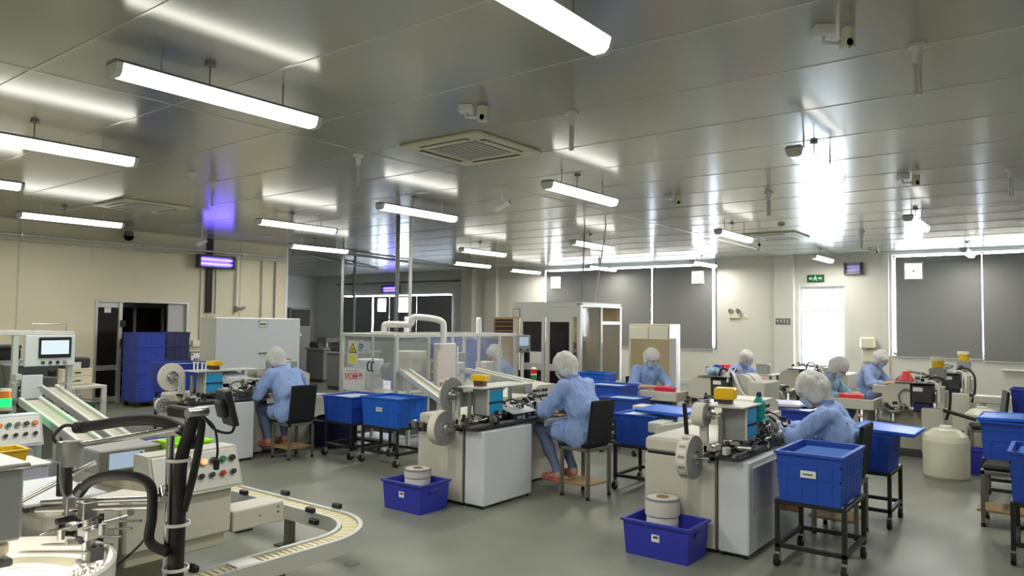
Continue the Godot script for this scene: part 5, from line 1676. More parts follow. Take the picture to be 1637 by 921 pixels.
# ---------------------------------------------------------------- rear row machines, booth, enclosure
# local frame: origin on the floor under the operator, who faces +x; camera side is +z
func rear_machine(p: Vector3, label: String, kind: int) -> Node3D:
	var o := thing("stamping_machine", label, "machine", p, 0.0, "cream stamping machines of the rear rows")
	# feed tray in front of the operator
	var tr := part(o, "feed_tray", mb().bb(Vector3(0.2, 0.57, 0.56), Vector3(0.76, 0.70, 0.6), 0.008), M.cream)
	part(tr, "tray_wall", mb().bb(Vector3(0.2, 0.57, -0.2), Vector3(0.23, 0.70, 0.56), 0.006), M.cream)
	part(tr, "tray_wall", mb().bb(Vector3(0.73, 0.57, -0.2), Vector3(0.76, 0.70, 0.56), 0.006), M.cream)
	part(tr, "tray_floor", mb().bb(Vector3(0.23, 0.60, -0.2), Vector3(0.73, 0.62, 0.56)), M.cream_dark)
	part(o, "tray_leg", mb().bb(Vector3(0.58, 0.0, 0.3), Vector3(0.64, 0.57, 0.36), 0.005), M.cream_dark)
	part(o, "tray_leg", mb().bb(Vector3(0.58, 0.0, -0.12), Vector3(0.64, 0.57, -0.06), 0.005), M.cream_dark)
	# base
	var wide := kind < 2
	part(o, "base_cabinet", mb().bb(Vector3(1.25, 0.06, -0.4), Vector3(1.85 if wide else 1.5, 0.62, 0.35), 0.01), M.cream)
	part(o, "base_cabinet", mb().bb(Vector3(0.9, 0.06, -0.4), Vector3(1.22, 0.55, 0.1), 0.01), M.cream_dark)
	part(o, "plinth", mb().bb(Vector3(0.92, 0.0, -0.38), Vector3(1.83 if wide else 1.48, 0.06, 0.3)), M.dark_grey)
	part(o, "under_motor", mb().cyl(Vector3(0.72, 0.46, 0.18), Vector3(0.88, 0.46, 0.18), 0.07), M.cream)
	part(o, "under_shelf", mb().bb(Vector3(0.66, 0.36, -0.1), Vector3(0.9, 0.38, 0.4), 0.004), M.dark_grey)
	# rounded shoulder towards the operator
	var prof := [Vector2(0.8, 0.62)]
	for k in 9:
		var a := PI - k * PI / 16.0
		prof.append(Vector2(0.98 + 0.18 * cos(a), 0.76 + 0.16 * sin(a)))
	prof.append(Vector2(1.12, 0.92))
	prof.append(Vector2(1.12, 0.62))
	part(o, "round_shoulder", mb().prism(prof, -0.3, 0.3), M.cream)
	part(o, "cover_plate", mb().bb(Vector3(0.95, 0.92, -0.32), Vector3(1.4, 0.932, 0.33), 0.003), M.mid_grey)
	# dark works with a label
	var dk := part(o, "works_box", mb().bb(Vector3(1.13, 0.68, 0.0), Vector3(1.36, 0.9, 0.28), 0.008), M.dark_grey)
	part(dk, "rating_plate", mb().bb(Vector3(1.15, 0.82, 0.28), Vector3(1.26, 0.87, 0.284)), M.paper)
	part(o, "works_lower", mb().bb(Vector3(1.15, 0.56, 0.02), Vector3(1.34, 0.68, 0.26), 0.01), M.navy)
	part(o, "under_tube", mb().tube(pts([Vector3(0.82, 0.6, 0.28), Vector3(0.9, 0.55, 0.32), Vector3(1.0, 0.57, 0.32), Vector3(1.1, 0.62, 0.28)]), 0.025, 8), M.steel)
	# drum and head at the back
	if wide:
		drum_head(o)
	else:
		column_head(o, kind)
	fittings(o, Vector3(0.78, 0.58, 0.28), Vector3(1.2, 0.66, 0.36), 14, 300 + kind, 0.06)
	fittings(o, Vector3(0.95, 0.95, -0.2), Vector3(1.4, 1.03, 0.25), 16, 400 + kind, 0.05)
	return o

func drum_head(o: Node3D) -> void:
	part(o, "drum", mb().cyl(Vector3(1.5, 0.8, -0.25), Vector3(1.5, 0.8, 0.22), 0.17, -1, 26), M.cream)
	part(o, "drum_band", mb().ring(Vector3(1.5, 0.8, 0.05), Vector3(1.5, 0.8, 0.075), 0.174, 0.15, 26), M.mid_grey)
	part(o, "head_block", mb().bb(Vector3(1.62, 0.62, -0.3), Vector3(1.86, 0.88, 0.3), 0.012), M.cream)
	part(o, "door_slot", mb().bb(Vector3(1.70, 0.42, 0.35), Vector3(1.73, 0.5, 0.355)), M.mid_grey)
	# white hose
	part(o, "white_hose", mb().tube(pts([Vector3(1.36, 0.86, 0.3), Vector3(1.38, 1.0, 0.3), Vector3(1.44, 0.98, 0.31), Vector3(1.56, 0.76, 0.34), Vector3(1.64, 0.68, 0.34)]), 0.016, 8), M.white_plastic)
	part(o, "black_hose", mb().tube(pts([Vector3(1.2, 0.9, 0.2), Vector3(1.24, 1.02, 0.22), Vector3(1.34, 1.02, 0.24), Vector3(1.4, 0.92, 0.26), Vector3(1.4, 0.66, 0.3)]), 0.014, 8), M.black)
	# knob board towards the camera
	part(o, "knob_board", mb().bb(Vector3(1.62, 0.44, 0.36), Vector3(1.86, 0.6, 0.38), 0.004), M.cream)
	knob_panel(o, Vector3(1.66, 0.565, 0.38), 4, 2, 0.05, [M.black, M.dark_grey, M.black, M.mid_grey], Vector3(0, 0, 1))

func column_head(o: Node3D, kind: int) -> void:
	part(o, "column", mb().bb(Vector3(1.42, 0.62, 0.2), Vector3(1.5, 0.9, 0.32), 0.008), M.cream)
	part(o, "column", mb().bb(Vector3(1.38, 0.62, -0.2), Vector3(1.5, 0.82, 0.1), 0.008), M.cream_dark)
	part(o, "black_hose", mb().tube(pts([Vector3(1.3, 0.92, 0.2), Vector3(1.36, 1.0, 0.24), Vector3(1.48, 0.99, 0.3), Vector3(1.56, 0.88, 0.34), Vector3(1.56, 0.66, 0.36), Vector3(1.52, 0.5, 0.36)]), 0.016, 8), M.black)
	part(o, "white_hose", mb().tube(pts([Vector3(1.28, 0.93, 0.26), Vector3(1.36, 0.96, 0.3), Vector3(1.44, 0.9, 0.34), Vector3(1.45, 0.7, 0.35)]), 0.012, 8), M.white_plastic)
	part(o, "cable_loop", mb().tube(pts([Vector3(1.02, 0.66, 0.31), Vector3(1.0, 0.76, 0.33), Vector3(1.06, 0.84, 0.33), Vector3(1.13, 0.82, 0.32)]), 0.01, 8), M.mid_grey)
	part(o, "pedal_lever", mb().tube([Vector3(1.5, 0.62, 0.42), Vector3(1.84, 0.545, 0.5)], 0.022, 8), M.black)
	part(o, "unit_stand", mb().bb(Vector3(1.28, 0.93, -0.28), Vector3(1.46, 1.1, -0.1), 0.008), M.grey_paint)
	part(o, "feed_arm", mb().tube([Vector3(0.92, 0.93, 0.1), Vector3(1.06, 1.06, 0.06), Vector3(1.26, 1.02, 0.0)], 0.016, 8), M.grey_paint)

func dish(p: Vector3, m: Material, label: String) -> void:
	var o := thing("parts_dish", label, "dish", p)
	part(o, "dish_shell", tote_body(0.26, 0.17, 0.125, 0.008, 0.02, 0.01), m)
	part(o, "dish_parts", mb().bb(Vector3(-0.09, 0.012, -0.05), Vector3(0.09, 0.1, 0.05), 0.01), m)

func barrel(p: Vector3, r: float, h: float, label: String) -> void:
	var o := thing("plastic_barrel", label, "barrel", p)
	part(o, "barrel_body", mb().lathe(Vector3.ZERO, [Vector2(0, 0), Vector2(r * 0.9, 0), Vector2(r * 0.98, 0.03), Vector2(r, h * 0.2), Vector2(r, h * 0.72), Vector2(r * 0.93, h * 0.82), Vector2(r * 0.6, h * 0.93), Vector2(r * 0.3, h * 0.96), Vector2(0, h * 0.97)], 32), M.barrel_plastic)
	part(o, "barrel_cap", mb().cyl(Vector3(0, h * 0.95, 0), Vector3(0, h, 0), r * 0.28, -1, 18), M.white_plastic)

func build_rear_machines() -> void:
	rear_machine(Vector3(-5.05, 0, -9.9), "cream stamping machine with a blue cloth right of the pink dish tray", 0)
	rear_machine(Vector3(-4.63, 0, -12.5), "far cream stamping machine in front of the bright door", 1)
	rear_machine(Vector3(-2.77, 0, -10.75), "cream stamping machine with red lamp behind the white barrel", 2)
	rear_machine(Vector3(-2.75, 0, -13.4), "rearmost cream stamping machine before the right-hand blinds", 3)
	dish(Vector3(-5.05 + 0.5, 0.621, -9.9 + 0.4), M.pink, "pink dish in the fourth worker's cream tray")
	dish(Vector3(-4.63 + 0.5, 0.621, -12.5 + 0.4), M.pink, "small pink dish in the far worker's tray")
	dish(Vector3(-2.77 + 0.45, 0.621, -10.75 + 0.4), M.coral, "red dish in the tray of the worker in teal")
	var rl := thing("red_hopper", "translucent red cone on the stamping machine behind the barrel", "cone", Vector3(-2.77 + 1.05, 0.934, -10.75 + 0.1))
	part(rl, "cone", mb().lathe(Vector3.ZERO, [Vector2(0.0, 0.0), Vector2(0.09, 0.0), Vector2(0.085, 0.02), Vector2(0.04, 0.12), Vector2(0.02, 0.13), Vector2(0.0, 0.13)], 18), M.coral)
	part(rl, "cone_rim", mb().ring(Vector3.ZERO, Vector3(0, 0.012, 0), 0.1, 0.08, 18), M.coral)
	var cl := thing("blue_cloth", "pale blue cloth bag lying on the fourth machine's cover", "bag", Vector3(-5.05 + 1.1, 0.934, -9.9 + 0.1))
	part(cl, "bag", sdf_mesh([[Vector3(-0.08, 0.05, 0), Vector3(0.08, 0.05, 0.02), 0.05, 0.06], [Vector3(0, 0.06, -0.06), Vector3(0.02, 0.06, 0.08), 0.05, 0.04]], 0.014, 0.03, 0.02, 12.0), M.liner)
	part(cl, "tie", mb().tube(pts([Vector3(-0.02, 0.1, 0), Vector3(0.03, 0.13, 0.02), Vector3(0.09, 0.12, 0.04), Vector3(0.12, 0.07, 0.06)]), 0.018, 6), M.tote_blue)
	for u in [[Vector3(-2.75 + 1.37, 1.105, -13.4 - 0.19), "yellow ink cup on the rearmost machine's stand"], [Vector3(-2.77 + 1.37, 1.105, -10.75 - 0.19), "yellow ink cup on the machine behind the barrel"]]:
		var yc := thing("ink_cup", u[1], "cup", u[0], 0.0, "yellow ink cups")
		part(yc, "cup", mb().lathe(Vector3.ZERO, [Vector2(0, 0), Vector2(0.07, 0), Vector2(0.075, 0.09), Vector2(0.065, 0.09), Vector2(0.0, 0.085)], 18), M.yellow)
		part(yc, "cup_frame", mb().ring(Vector3(0, 0.09, 0), Vector3(0, 0.14, 0), 0.085, 0.078, 18), M.ivory_plastic)
	barrel(Vector3(-1.12, 0, -9.28), 0.225, 0.56, "white plastic barrel on the floor right of the stamping machine")
	barrel(Vector3(-1.0, 0, -11.9), 0.22, 0.55, "second white plastic barrel farther back by the wall")
	var sb := thing("small_bin", "small violet bin beside the white barrel", "bin", Vector3(-0.86, 0, -9.75))
	part(sb, "shell", tote_body(0.18, 0.22, 0.28, 0.008, 0.01), M.bin_violet)
	part(sb, "contents", mb().bb(Vector3(-0.07, 0.02, -0.09), Vector3(0.07, 0.22, 0.09), 0.01), M.bin_violet)
	# fittings on the window wall
	var z := WALL_F
	var ex := thing("exit_sign", "green emergency exit sign above the bright door", "sign", Vector3(-4.98, 2.77, z))
	part(ex, "case", mb().bb(Vector3(-0.2, -0.09, 0.001), Vector3(0.2, 0.09, 0.03), 0.005), M.dark_grey)
	part(ex, "face", mb().bb(Vector3(-0.175, -0.075, 0.03), Vector3(0.175, 0.075, 0.034)), M.exit_green)
	var em := mb()
	# running figure between arrows
	em.box(Vector3(0.0, 0.05, 0.035), Vector3(0.022, 0.022, 0.003))
	for l in [[0.0, 0.035, -0.01, -0.01], [-0.005, 0.02, 0.04, 0.005], [-0.005, 0.02, -0.04, 0.0], [-0.01, -0.01, 0.03, -0.03], [0.03, -0.03, 0.02, -0.06], [-0.01, -0.01, -0.05, -0.045]]:
		em.tube([Vector3(l[0], l[1], 0.035), Vector3(l[2], l[3], 0.035)], 0.007, 5)
	part(ex, "running_figure", em, M.exit_white)
	for s in [-1.0, 1.0]:
		part(ex, "arrow", mb().prism([Vector2(s * 0.155, 0.0), Vector2(s * 0.115, 0.03), Vector2(s * 0.115, 0.012), Vector2(s * 0.07, 0.012), Vector2(s * 0.07, -0.012), Vector2(s * 0.115, -0.012), Vector2(s * 0.115, -0.03)], 0.034, 0.036), M.exit_white)
	insect_trap(Vector3(-4.11, 2.98, z + 0.07), 0.0, "pale unlit-looking insect trap right of the exit sign", false, 0.4)
	var el := thing("emergency_light", "twin-head emergency light on the white wall", "emergency light", Vector3(-7.0, 1.9, z))
	part(el, "battery_box", mb().bb(Vector3(-0.14, -0.12, 0.001), Vector3(0.14, 0.03, 0.06), 0.01), M.ivory_plastic)
	for s in [-1.0, 1.0]:
		var hd := part(el, "lamp_head", mb().cyl(Vector3(s * 0.09, 0.07, 0.01), Vector3(s * 0.1, 0.075, 0.09), 0.05, 0.06, 16), M.grey_paint)
		part(hd, "lamp_lens", mb().cyl(Vector3(s * 0.1, 0.075, 0.09), Vector3(s * 0.1, 0.075, 0.094), 0.052, -1, 16), M.mid_grey)
	var sw := thing("wall_switch", "small socket on the white wall right of the emergency light", "socket", Vector3(-6.72, 1.82, z))
	part(sw, "plate", mb().bb(Vector3(-0.045, -0.045, 0.001), Vector3(0.045, 0.045, 0.012), 0.004), M.ivory_plastic)
	part(sw, "rocker", mb().bb(Vector3(-0.02, -0.025, 0.012), Vector3(0.02, 0.025, 0.018), 0.003), M.white_plastic)
	var np := thing("door_sign", "grey name plate with pale characters on the pilaster left of the bright door", "sign", Vector3(-5.73, 1.71, z + 0.14))
	part(np, "plate", mb().bb(Vector3(-0.18, -0.075, 0.001), Vector3(0.18, 0.075, 0.012), 0.002), M.mid_grey)
	var ch := [[[0, 0.5, 1, 0.5], [0.5, 0, 0.5, 1], [0.1, 0.9, 0.4, 0.6], [0.9, 0.9, 0.6, 0.6]], [[0.2, 0, 0.5, 1], [0.5, 1, 0.9, 0.1], [0.1, 0.7, 0.9, 0.7], [0.3, 0.35, 0.7, 0.35]], [[0, 1, 1, 1], [0.5, 1, 0.5, 0], [0.1, 0.5, 0.9, 0.5], [0, 0, 1, 0]], [[0, 0.85, 1, 0.85], [0.1, 0.5, 0.9, 0.5], [0.2, 0.5, 0.2, 0], [0.8, 0.5, 0.8, 0], [0.2, 0.05, 0.8, 0.05]]]
	for k in 4:
		var st := mb()
		for q in ch[k]:
			st.tube([Vector3(-0.155 + k * 0.08 + q[0] * 0.06, -0.04 + q[1] * 0.08, 0.013), Vector3(-0.155 + k * 0.08 + q[2] * 0.06, -0.04 + q[3] * 0.08, 0.013)], 0.0045, 4)
		part(np, "character", st, M.white_plastic)
	var ds := thing("soap_dispenser", "ivory wall dispenser right of the bright door", "dispenser", Vector3(-3.8, 1.2, z))
	part(ds, "housing", mb().bb(Vector3(-0.16, -0.1, 0.001), Vector3(0.16, 0.16, 0.2), 0.03), M.ivory_plastic)
	part(ds, "drip_tray", mb().bb(Vector3(-0.14, -0.42, 0.001), Vector3(0.14, -0.12, 0.1), 0.02), M.ivory_plastic)
	part(ds, "nozzle", mb().cyl(Vector3(0, -0.13, 0.13), Vector3(0, -0.09, 0.13), 0.03), M.grey_paint)
	conduit("dark drop cable with plug hanging down beside the emergency light", [Vector3(-7.5, 3.3, z + 0.05), Vector3(-7.5, 0.95, z + 0.05)], 0.014, M.mid_grey)
	conduit("first cable dropping to the glass booth's roof", [Vector3(-7.0, CEIL, -11.3), Vector3(-7.05, 1.94, -11.3)], 0.012, M.mid_grey)
	conduit("second slanting cable dropping to the glass booth's roof", [Vector3(-6.5, CEIL, -11.2), Vector3(-6.72, 1.94, -11.2)], 0.012, M.label_paper)
	# low pipe rail along the far wall, right
	conduit("horizontal pipe along the lower far wall at the right", [Vector3(-1.2, 0.72, z + 0.05), Vector3(4.8, 0.72, z + 0.05)], 0.03, M.alu_profile)
	# long conveyor bench between the rear machines
	var cb := thing("conveyor_bench", "long pale conveyor bench behind the nearest machine", "conveyor", Vector3(-3.6, 0, -8.0))
	part(cb, "belt_bed", mb().bb(Vector3(-0.6, 0.58, -0.12), Vector3(0.85, 0.66, 0.12), 0.008), M.alu_profile)
	for q in [-0.5, 0.72]:
		part(cb, "leg", mb().bb(Vector3(q - 0.025, 0, -0.1), Vector3(q + 0.025, 0.58, -0.05), 0.003), M.alu_profile)
		part(cb, "leg", mb().bb(Vector3(q - 0.025, 0, 0.05), Vector3(q + 0.025, 0.58, 0.1), 0.003), M.alu_profile)
	var lb := thing("conveyor_bench", "long pale conveyor bench at the right before the far wall", "conveyor", Vector3(-0.8, 0, -12.6))
	part(lb, "belt_bed", mb().bb(Vector3(-0.35, 0.55, -0.15), Vector3(1.3, 0.65, 0.15), 0.008), M.cream)
	for q in [-0.25, 1.2]:
		part(lb, "leg", mb().bb(Vector3(q - 0.025, 0, -0.12), Vector3(q + 0.025, 0.55, -0.07), 0.003), M.cream_dark)
		part(lb, "leg", mb().bb(Vector3(q - 0.025, 0, 0.07), Vector3(q + 0.025, 0.55, 0.12), 0.003), M.cream_dark)
	# boxes on a side table behind the fourth machine
	var tb := thing("side_table", "side table carrying boxes behind the fourth machine", "table", Vector3(-5.0, 0, -13.9))
	part(tb, "table_top", mb().bb(Vector3(-0.55, 0.68, -0.25), Vector3(0.6, 0.71, 0.25), 0.006), M.cream_dark)
	for q in [[-0.5, -0.2], [0.55, -0.2], [-0.5, 0.2], [0.55, 0.2]]:
		part(tb, "leg", mb().bb(Vector3(q[0] - 0.02, 0, q[1] - 0.02), Vector3(q[0] + 0.02, 0.68, q[1] + 0.02)), M.frame_grey)
	for bx in [[-0.35, 0.0, 0.14, 0.12, "coral", "red box on the side table behind the fourth machine"], [-0.1, 0.05, 0.12, 0.13, "yellow", "yellow box on the side table behind the fourth machine"], [0.35, 0.0, 0.13, 0.16, "grey_paint", "grey box on the side table behind the fourth machine"]]:
		var b := thing("small_box", bx[5], "box", Vector3(-5.0 + bx[0], 0.71, -13.9 + bx[1]), 0.0, "small boxes on the side table")
		part(b, "box_body", mb().bb(Vector3(-bx[2] * 0.8, 0, -0.09), Vector3(bx[2] * 0.8, bx[3], 0.09), 0.006), M[bx[4]])
		part(b, "box_lid", mb().bb(Vector3(-bx[2] * 0.83, bx[3], -0.095), Vector3(bx[2] * 0.83, bx[3] + 0.02, 0.095), 0.004), M[bx[4]])

func frame_box(o: Node3D, a: Vector3, b: Vector3, t: float, m: Material, skip_low := false) -> void:
	# twelve edge bars
	for x in [a.x, b.x]:
		for z in [a.z, b.z]:
			part(o, "post", mb().box(Vector3(x, (a.y + b.y) * 0.5, z), Vector3(t, b.y - a.y, t), 0.004), m)
	for y in ([b.y] if skip_low else [a.y, b.y]):
		for z in [a.z, b.z]:
			part(o, "beam", mb().box(Vector3((a.x + b.x) * 0.5, y, z), Vector3(absf(b.x - a.x) - t, t, t), 0.004), m)
		for x in [a.x, b.x]:
			part(o, "beam", mb().box(Vector3(x, y, (a.z + b.z) * 0.5), Vector3(t, t, absf(b.z - a.z) - t), 0.004), m)

func strokes(o: Node3D, called: String, p: Vector3, sx: Vector3, sy: Vector3, lines: Array, r: float, m: Material) -> void:
	var st := mb()
	for q in lines:
		st.tube([p + sx * q[0] + sy * q[1], p + sx * q[2] + sy * q[3]], r, 4)
	part(o, called, st, m)

func build_enclosure() -> void:
	var x0 := -7.85
	var x1 := -6.8
	var z0 := -6.5
	var z1 := -9.0
	var h := 1.44
	var o := thing("guarded_machine", "machine in a glazed aluminium guard frame with warning stickers", "machine", Vector3(x1, 0, z0))
	var w := x0 - x1
	var d := z1 - z0
	frame_box(o, Vector3(w, 0.1, d), Vector3(0, h, 0), 0.045, M.alu_profile)
	for q in [[w, d], [w, 0.0], [0.0, d], [0.0, 0.0]]:
		part(o, "foot", mb().cyl(Vector3(q[0], 0, q[1]), Vector3(q[0], 0.09, q[1]), 0.03, 0.02), M.black)
	for zz in [-0.58, -1.05, -1.62, -2.1]:
		part(o, "post", mb().box(Vector3(0, 0.77, zz), Vector3(0.035, 1.3, 0.035), 0.003), M.alu_profile)
	part(o, "post", mb().box(Vector3(-0.44, 0.77, 0), Vector3(0.025, 1.3, 0.03), 0.003), M.alu_profile)
	part(o, "beam", mb().box(Vector3(0, 0.66, d * 0.5), Vector3(0.04, 0.04, absf(d) - 0.05), 0.003), M.alu_profile)
	part(o, "beam", mb().box(Vector3(w * 0.5, 0.66, 0), Vector3(absf(w) - 0.05, 0.04, 0.04), 0.003), M.alu_profile)
	var zz2 := [0.0, -0.58, -1.05, -1.62, -2.1, d]
	for k in 5:
		part(o, "guard_pane", mb().bb(Vector3(-0.003, 0.69, zz2[k] - 0.03), Vector3(0.003, h - 0.03, zz2[k + 1] + 0.03)), M.acrylic)
	for q in [[w + 0.03, -0.46], [-0.42, -0.03]]:
		part(o, "guard_pane", mb().bb(Vector3(q[0], 0.69, -0.003), Vector3(q[1], h - 0.03, 0.003)), M.acrylic)
	for k in 2:
		part(o, "door_pull", mb().tube(pts([Vector3(-0.47 + k * 0.06, 0.98, 0.01), Vector3(-0.475 + k * 0.07, 1.0, 0.05), Vector3(-0.475 + k * 0.07, 1.08, 0.05), Vector3(-0.47 + k * 0.06, 1.1, 0.01)]), 0.009, 6), M.black)
	# working deck and units inside
	part(o, "deck", mb().bb(Vector3(w + 0.04, 0.68, d + 0.04), Vector3(-0.04, 0.71, -0.04), 0.004), M.cream)
	part(o, "lower_cabinet", mb().bb(Vector3(w + 0.1, 0.14, d + 0.3), Vector3(-0.12, 0.62, -0.3), 0.01), M.mid_grey)
	for u in [[-0.85, -0.3, 0.28, 0.4, 0.3, "white_paint"], [-0.35, -0.5, 0.25, 0.26, 0.3, "grey_paint"], [-0.7, -0.95, 0.34, 0.5, 0.35, "cream_dark"], [-0.3, -1.4, 0.25, 0.34, 0.25, "white_paint"], [-0.75, -1.85, 0.3, 0.45, 0.4, "grey_paint"], [-0.3, -2.15, 0.22, 0.32, 0.25, "cream"]]:
		part(o, "inner_unit", mb().bb(Vector3(u[0] - u[2] * 0.5, 0.71, u[1] - u[4] * 0.5), Vector3(u[0] + u[2] * 0.5, 0.71 + u[3], u[1] + u[4] * 0.5), 0.012), M[u[5]])
	for u in [[-0.55, -0.35, 0.12], [-0.5, -1.15, 0.14], [-0.55, -1.6, 0.12]]:
		part(o, "feed_wheel", mb().cyl(Vector3(u[0], 0.95, u[1]), Vector3(u[0] + 0.12, 0.95, u[1]), u[2], -1, 22), M.mid_grey)
	fittings(o, Vector3(-0.9, 0.72, -2.3), Vector3(-0.15, 0.95, -0.15), 34, 55, 0.09)
	# stickers on the front panes
	var cs := part(o, "caution_sticker", mb().bb(Vector3(-0.92, 1.05, 0.004), Vector3(-0.73, 1.36, 0.007)), M.ivory_plastic)
	part(cs, "warning_triangle", mb().prism([Vector2(-0.905, 1.2), Vector2(-0.745, 1.2), Vector2(-0.825, 1.335)], 0.007, 0.008), M.black)
	part(cs, "triangle_field", mb().prism([Vector2(-0.882, 1.213), Vector2(-0.768, 1.213), Vector2(-0.825, 1.31)], 0.008, 0.009), M.caution_yellow)
	strokes(cs, "hand_mark", Vector3(-0.825, 1.215, 0.0095), Vector3(0.05, 0, 0), Vector3(0, 0.06, 0), [[-0.5, 0.2, 0.2, 0.2], [0.2, 0.2, 0.2, 0.9], [-0.3, 0.2, -0.1, 0.7], [-0.1, 0.7, 0.3, 0.5]], 0.004, M.black)
	part(cs, "yellow_field", mb().bb(Vector3(-0.9, 1.08, 0.007), Vector3(-0.75, 1.16, 0.008)), M.caution_yellow)
	part(o, "blue_notice", mb().bb(Vector3(-0.71, 1.25, 0.004), Vector3(-0.58, 1.34, 0.006)), M.liner)
	strokes(o, "notice_mark", Vector3(-0.69, 1.27, 0.008), Vector3(0.05, 0, 0), Vector3(0, 0.05, 0), [[0, 0, 0, 1], [0, 1, 0.8, 1], [0.8, 1, 0.8, 0], [0, 0, 0.8, 0], [1.2, 0, 1.2, 1]], 0.006, M.navy)
	var po := part(o, "white_poster", mb().bb(Vector3(-1.0, 0.70, 0.004), Vector3(-0.58, 1.0, 0.008)), M.paper)
	var tx := TextMesh.new()
	tx.text = "MO"
	tx.font_size = 16
	tx.pixel_size = 0.0068
	tx.depth = 0.002
	var ti := part_mesh(po, "poster_text", tx, M.ink_red, Vector3(-0.885, 0.895, 0.0095))
	strokes(po, "poster_character", Vector3(-0.8, 0.86, 0.009), Vector3(0.085, 0, 0), Vector3(0, 0.075, 0), [[0.05, 0.62, 0.4, 0.62], [0.05, 1, 0.4, 1], [0.05, 0.62, 0.05, 1], [0.4, 0.62, 0.4, 1], [0.6, 0.62, 0.95, 0.62], [0.6, 1, 0.95, 1], [0.6, 0.62, 0.6, 1], [0.95, 0.62, 0.95, 1], [0, 0.5, 1, 0.5], [0.05, 0, 0.4, 0], [0.05, 0.38, 0.4, 0.38], [0.05, 0, 0.05, 0.38], [0.4, 0, 0.4, 0.38], [0.6, 0, 0.95, 0], [0.6, 0.38, 0.95, 0.38], [0.6, 0, 0.6, 0.38], [0.95, 0, 0.95, 0.38]], 0.0045, M.ink_red)
	strokes(po, "poster_character", Vector3(-0.7, 0.86, 0.009), Vector3(0.085, 0, 0), Vector3(0, 0.075, 0), [[0.1, 1, 0.9, 1], [0, 0.7, 1, 0.7], [0.5, 1, 0.2, 0.45], [0.5, 0.8, 0.9, 0.45], [0.3, 0.45, 0.25, 0], [0.7, 0.45, 0.7, 0]], 0.0055, M.ink_red)
	strokes(po, "poster_line", Vector3(-0.96, 0.955, 0.009), Vector3(0.24, 0, 0), Vector3(0, 0.02, 0), [[0, 0, 0.12, 0.6], [0.18, 0.5, 0.3, 0.5], [0.36, 0, 0.46, 0.7], [0.52, 0.2, 0.64, 0.2], [0.7, 0.1, 0.76, 0.6], [0.82, 0.3, 1.0, 0.3]], 0.003, M.ink_dark)
	strokes(po, "poster_line", Vector3(-0.97, 0.835, 0.009), Vector3(0.2, 0, 0), Vector3(0, 0.02, 0), [[0, 0.3, 0.2, 0.3], [0.28, 0.3, 0.45, 0.3], [0.5, 0.3, 0.6, 0.3]], 0.003, M.ink_red)
	ti.rotation = Vector3.ZERO
	# grey control cabinet with its own poster on the aisle side
	var cc := part(o, "control_cabinet", mb().bb(Vector3(0.05, 0.72, -0.98), Vector3(0.14, 1.34, -0.62), 0.01), M.label_paper)
	part(cc, "door_edge", mb().bb(Vector3(0.14, 0.9, -1.0), Vector3(0.155, 1.3, -0.98)), M.white_plastic)
	part(cc, "cabinet_bracket", mb().bb(Vector3(0.0, 1.0, -0.85), Vector3(0.05, 1.1, -0.75)), M.steel)
	var pq := part(cc, "cabinet_poster", mb().bb(Vector3(0.14, 0.74, -0.96), Vector3(0.144, 0.86, -0.64)), M.paper)
	strokes(pq, "poster_text", Vector3(0.146, 0.77, -0.66), Vector3(0, 0, -0.28), Vector3(0, 0.06, 0), [[0, 0, 0, 1], [0, 1, 0.07, 0.3], [0.07, 0.3, 0.14, 1], [0.14, 1, 0.14, 0], [0.2, 0.2, 0.3, 0.2], [0.2, 0.8, 0.3, 0.8], [0.2, 0.2, 0.2, 0.8], [0.3, 0.2, 0.3, 0.8], [0.4, 0, 0.55, 1], [0.4, 0.9, 0.55, 0.9], [0.62, 0.1, 0.62, 1], [0.62, 0.5, 0.78, 0.5], [0.78, 0.1, 0.78, 1]], 0.005, M.ink_red)
	# exhaust duct over the frame
	var dk := thing("exhaust_duct", "white bent exhaust duct on top of the glazed machine", "duct", Vector3(-7.3, 1.465, -6.75))
	part(dk, "duct_pipe", mb().tube(pts([Vector3(0, 0.0, 0), Vector3(0.0, 0.09, 0), Vector3(0.03, 0.12, -0.02), Vector3(0.26, 0.12, -0.12), Vector3(0.33, 0.13, -0.16), Vector3(0.35, 0.19, -0.17), Vector3(0.39, 0.22, -0.2), Vector3(0.6, 0.20, -0.32), Vector3(0.7, 0.16, -0.37), Vector3(0.72, 0.08, -0.38), Vector3(0.72, -0.12, -0.38)]), 0.042, 14), M.white_plastic)
	part(dk, "base_flange", mb().bb(Vector3(-0.18, 0.0, -0.1), Vector3(0.18, 0.02, 0.1), 0.004), M.white_plastic)
	for q in [[-7.85, -7.7, "white lamp tube standing on the glazed machine's frame, left one"], [-6.8, -8.11, "white lamp tube standing on the glazed machine's frame, right one"]]:
		var tb := thing("indicator_tube", q[2], "lamp", Vector3(q[0], 1.465, q[1]), 0.0, "white indicator tubes on the guard frame")
		part(tb, "tube", mb().cyl(Vector3.ZERO, Vector3(0, 0.21, 0), 0.04, -1, 14), M.white_plastic)
		part(tb, "tube_cap", mb().cyl(Vector3(0, 0.21, 0), Vector3(0, 0.23, 0), 0.042, 0.03, 14), M.white_plastic)
	# operator panel on an arm at the right end
	var hm := thing("operator_panel", "small grey operator panel on a post at the guard frame's right end", "control panel", Vector3(-6.55, 0, -8.85), PI / 2 - 0.5)
	part(hm, "panel_box", mb().bb(Vector3(-0.11, 1.18, -0.05), Vector3(0.11, 1.44, 0.03), 0.01), M.grey_paint)
	part(hm, "panel_screen", mb().bb(Vector3(-0.075, 1.28, 0.03), Vector3(0.075, 1.41, 0.034)), M.screen_pale)
	knob_panel(hm, Vector3(-0.06, 1.225, 0.03), 3, 1, 0.06, [M.black, M.steel, M.black], Vector3(0, 0, 1))
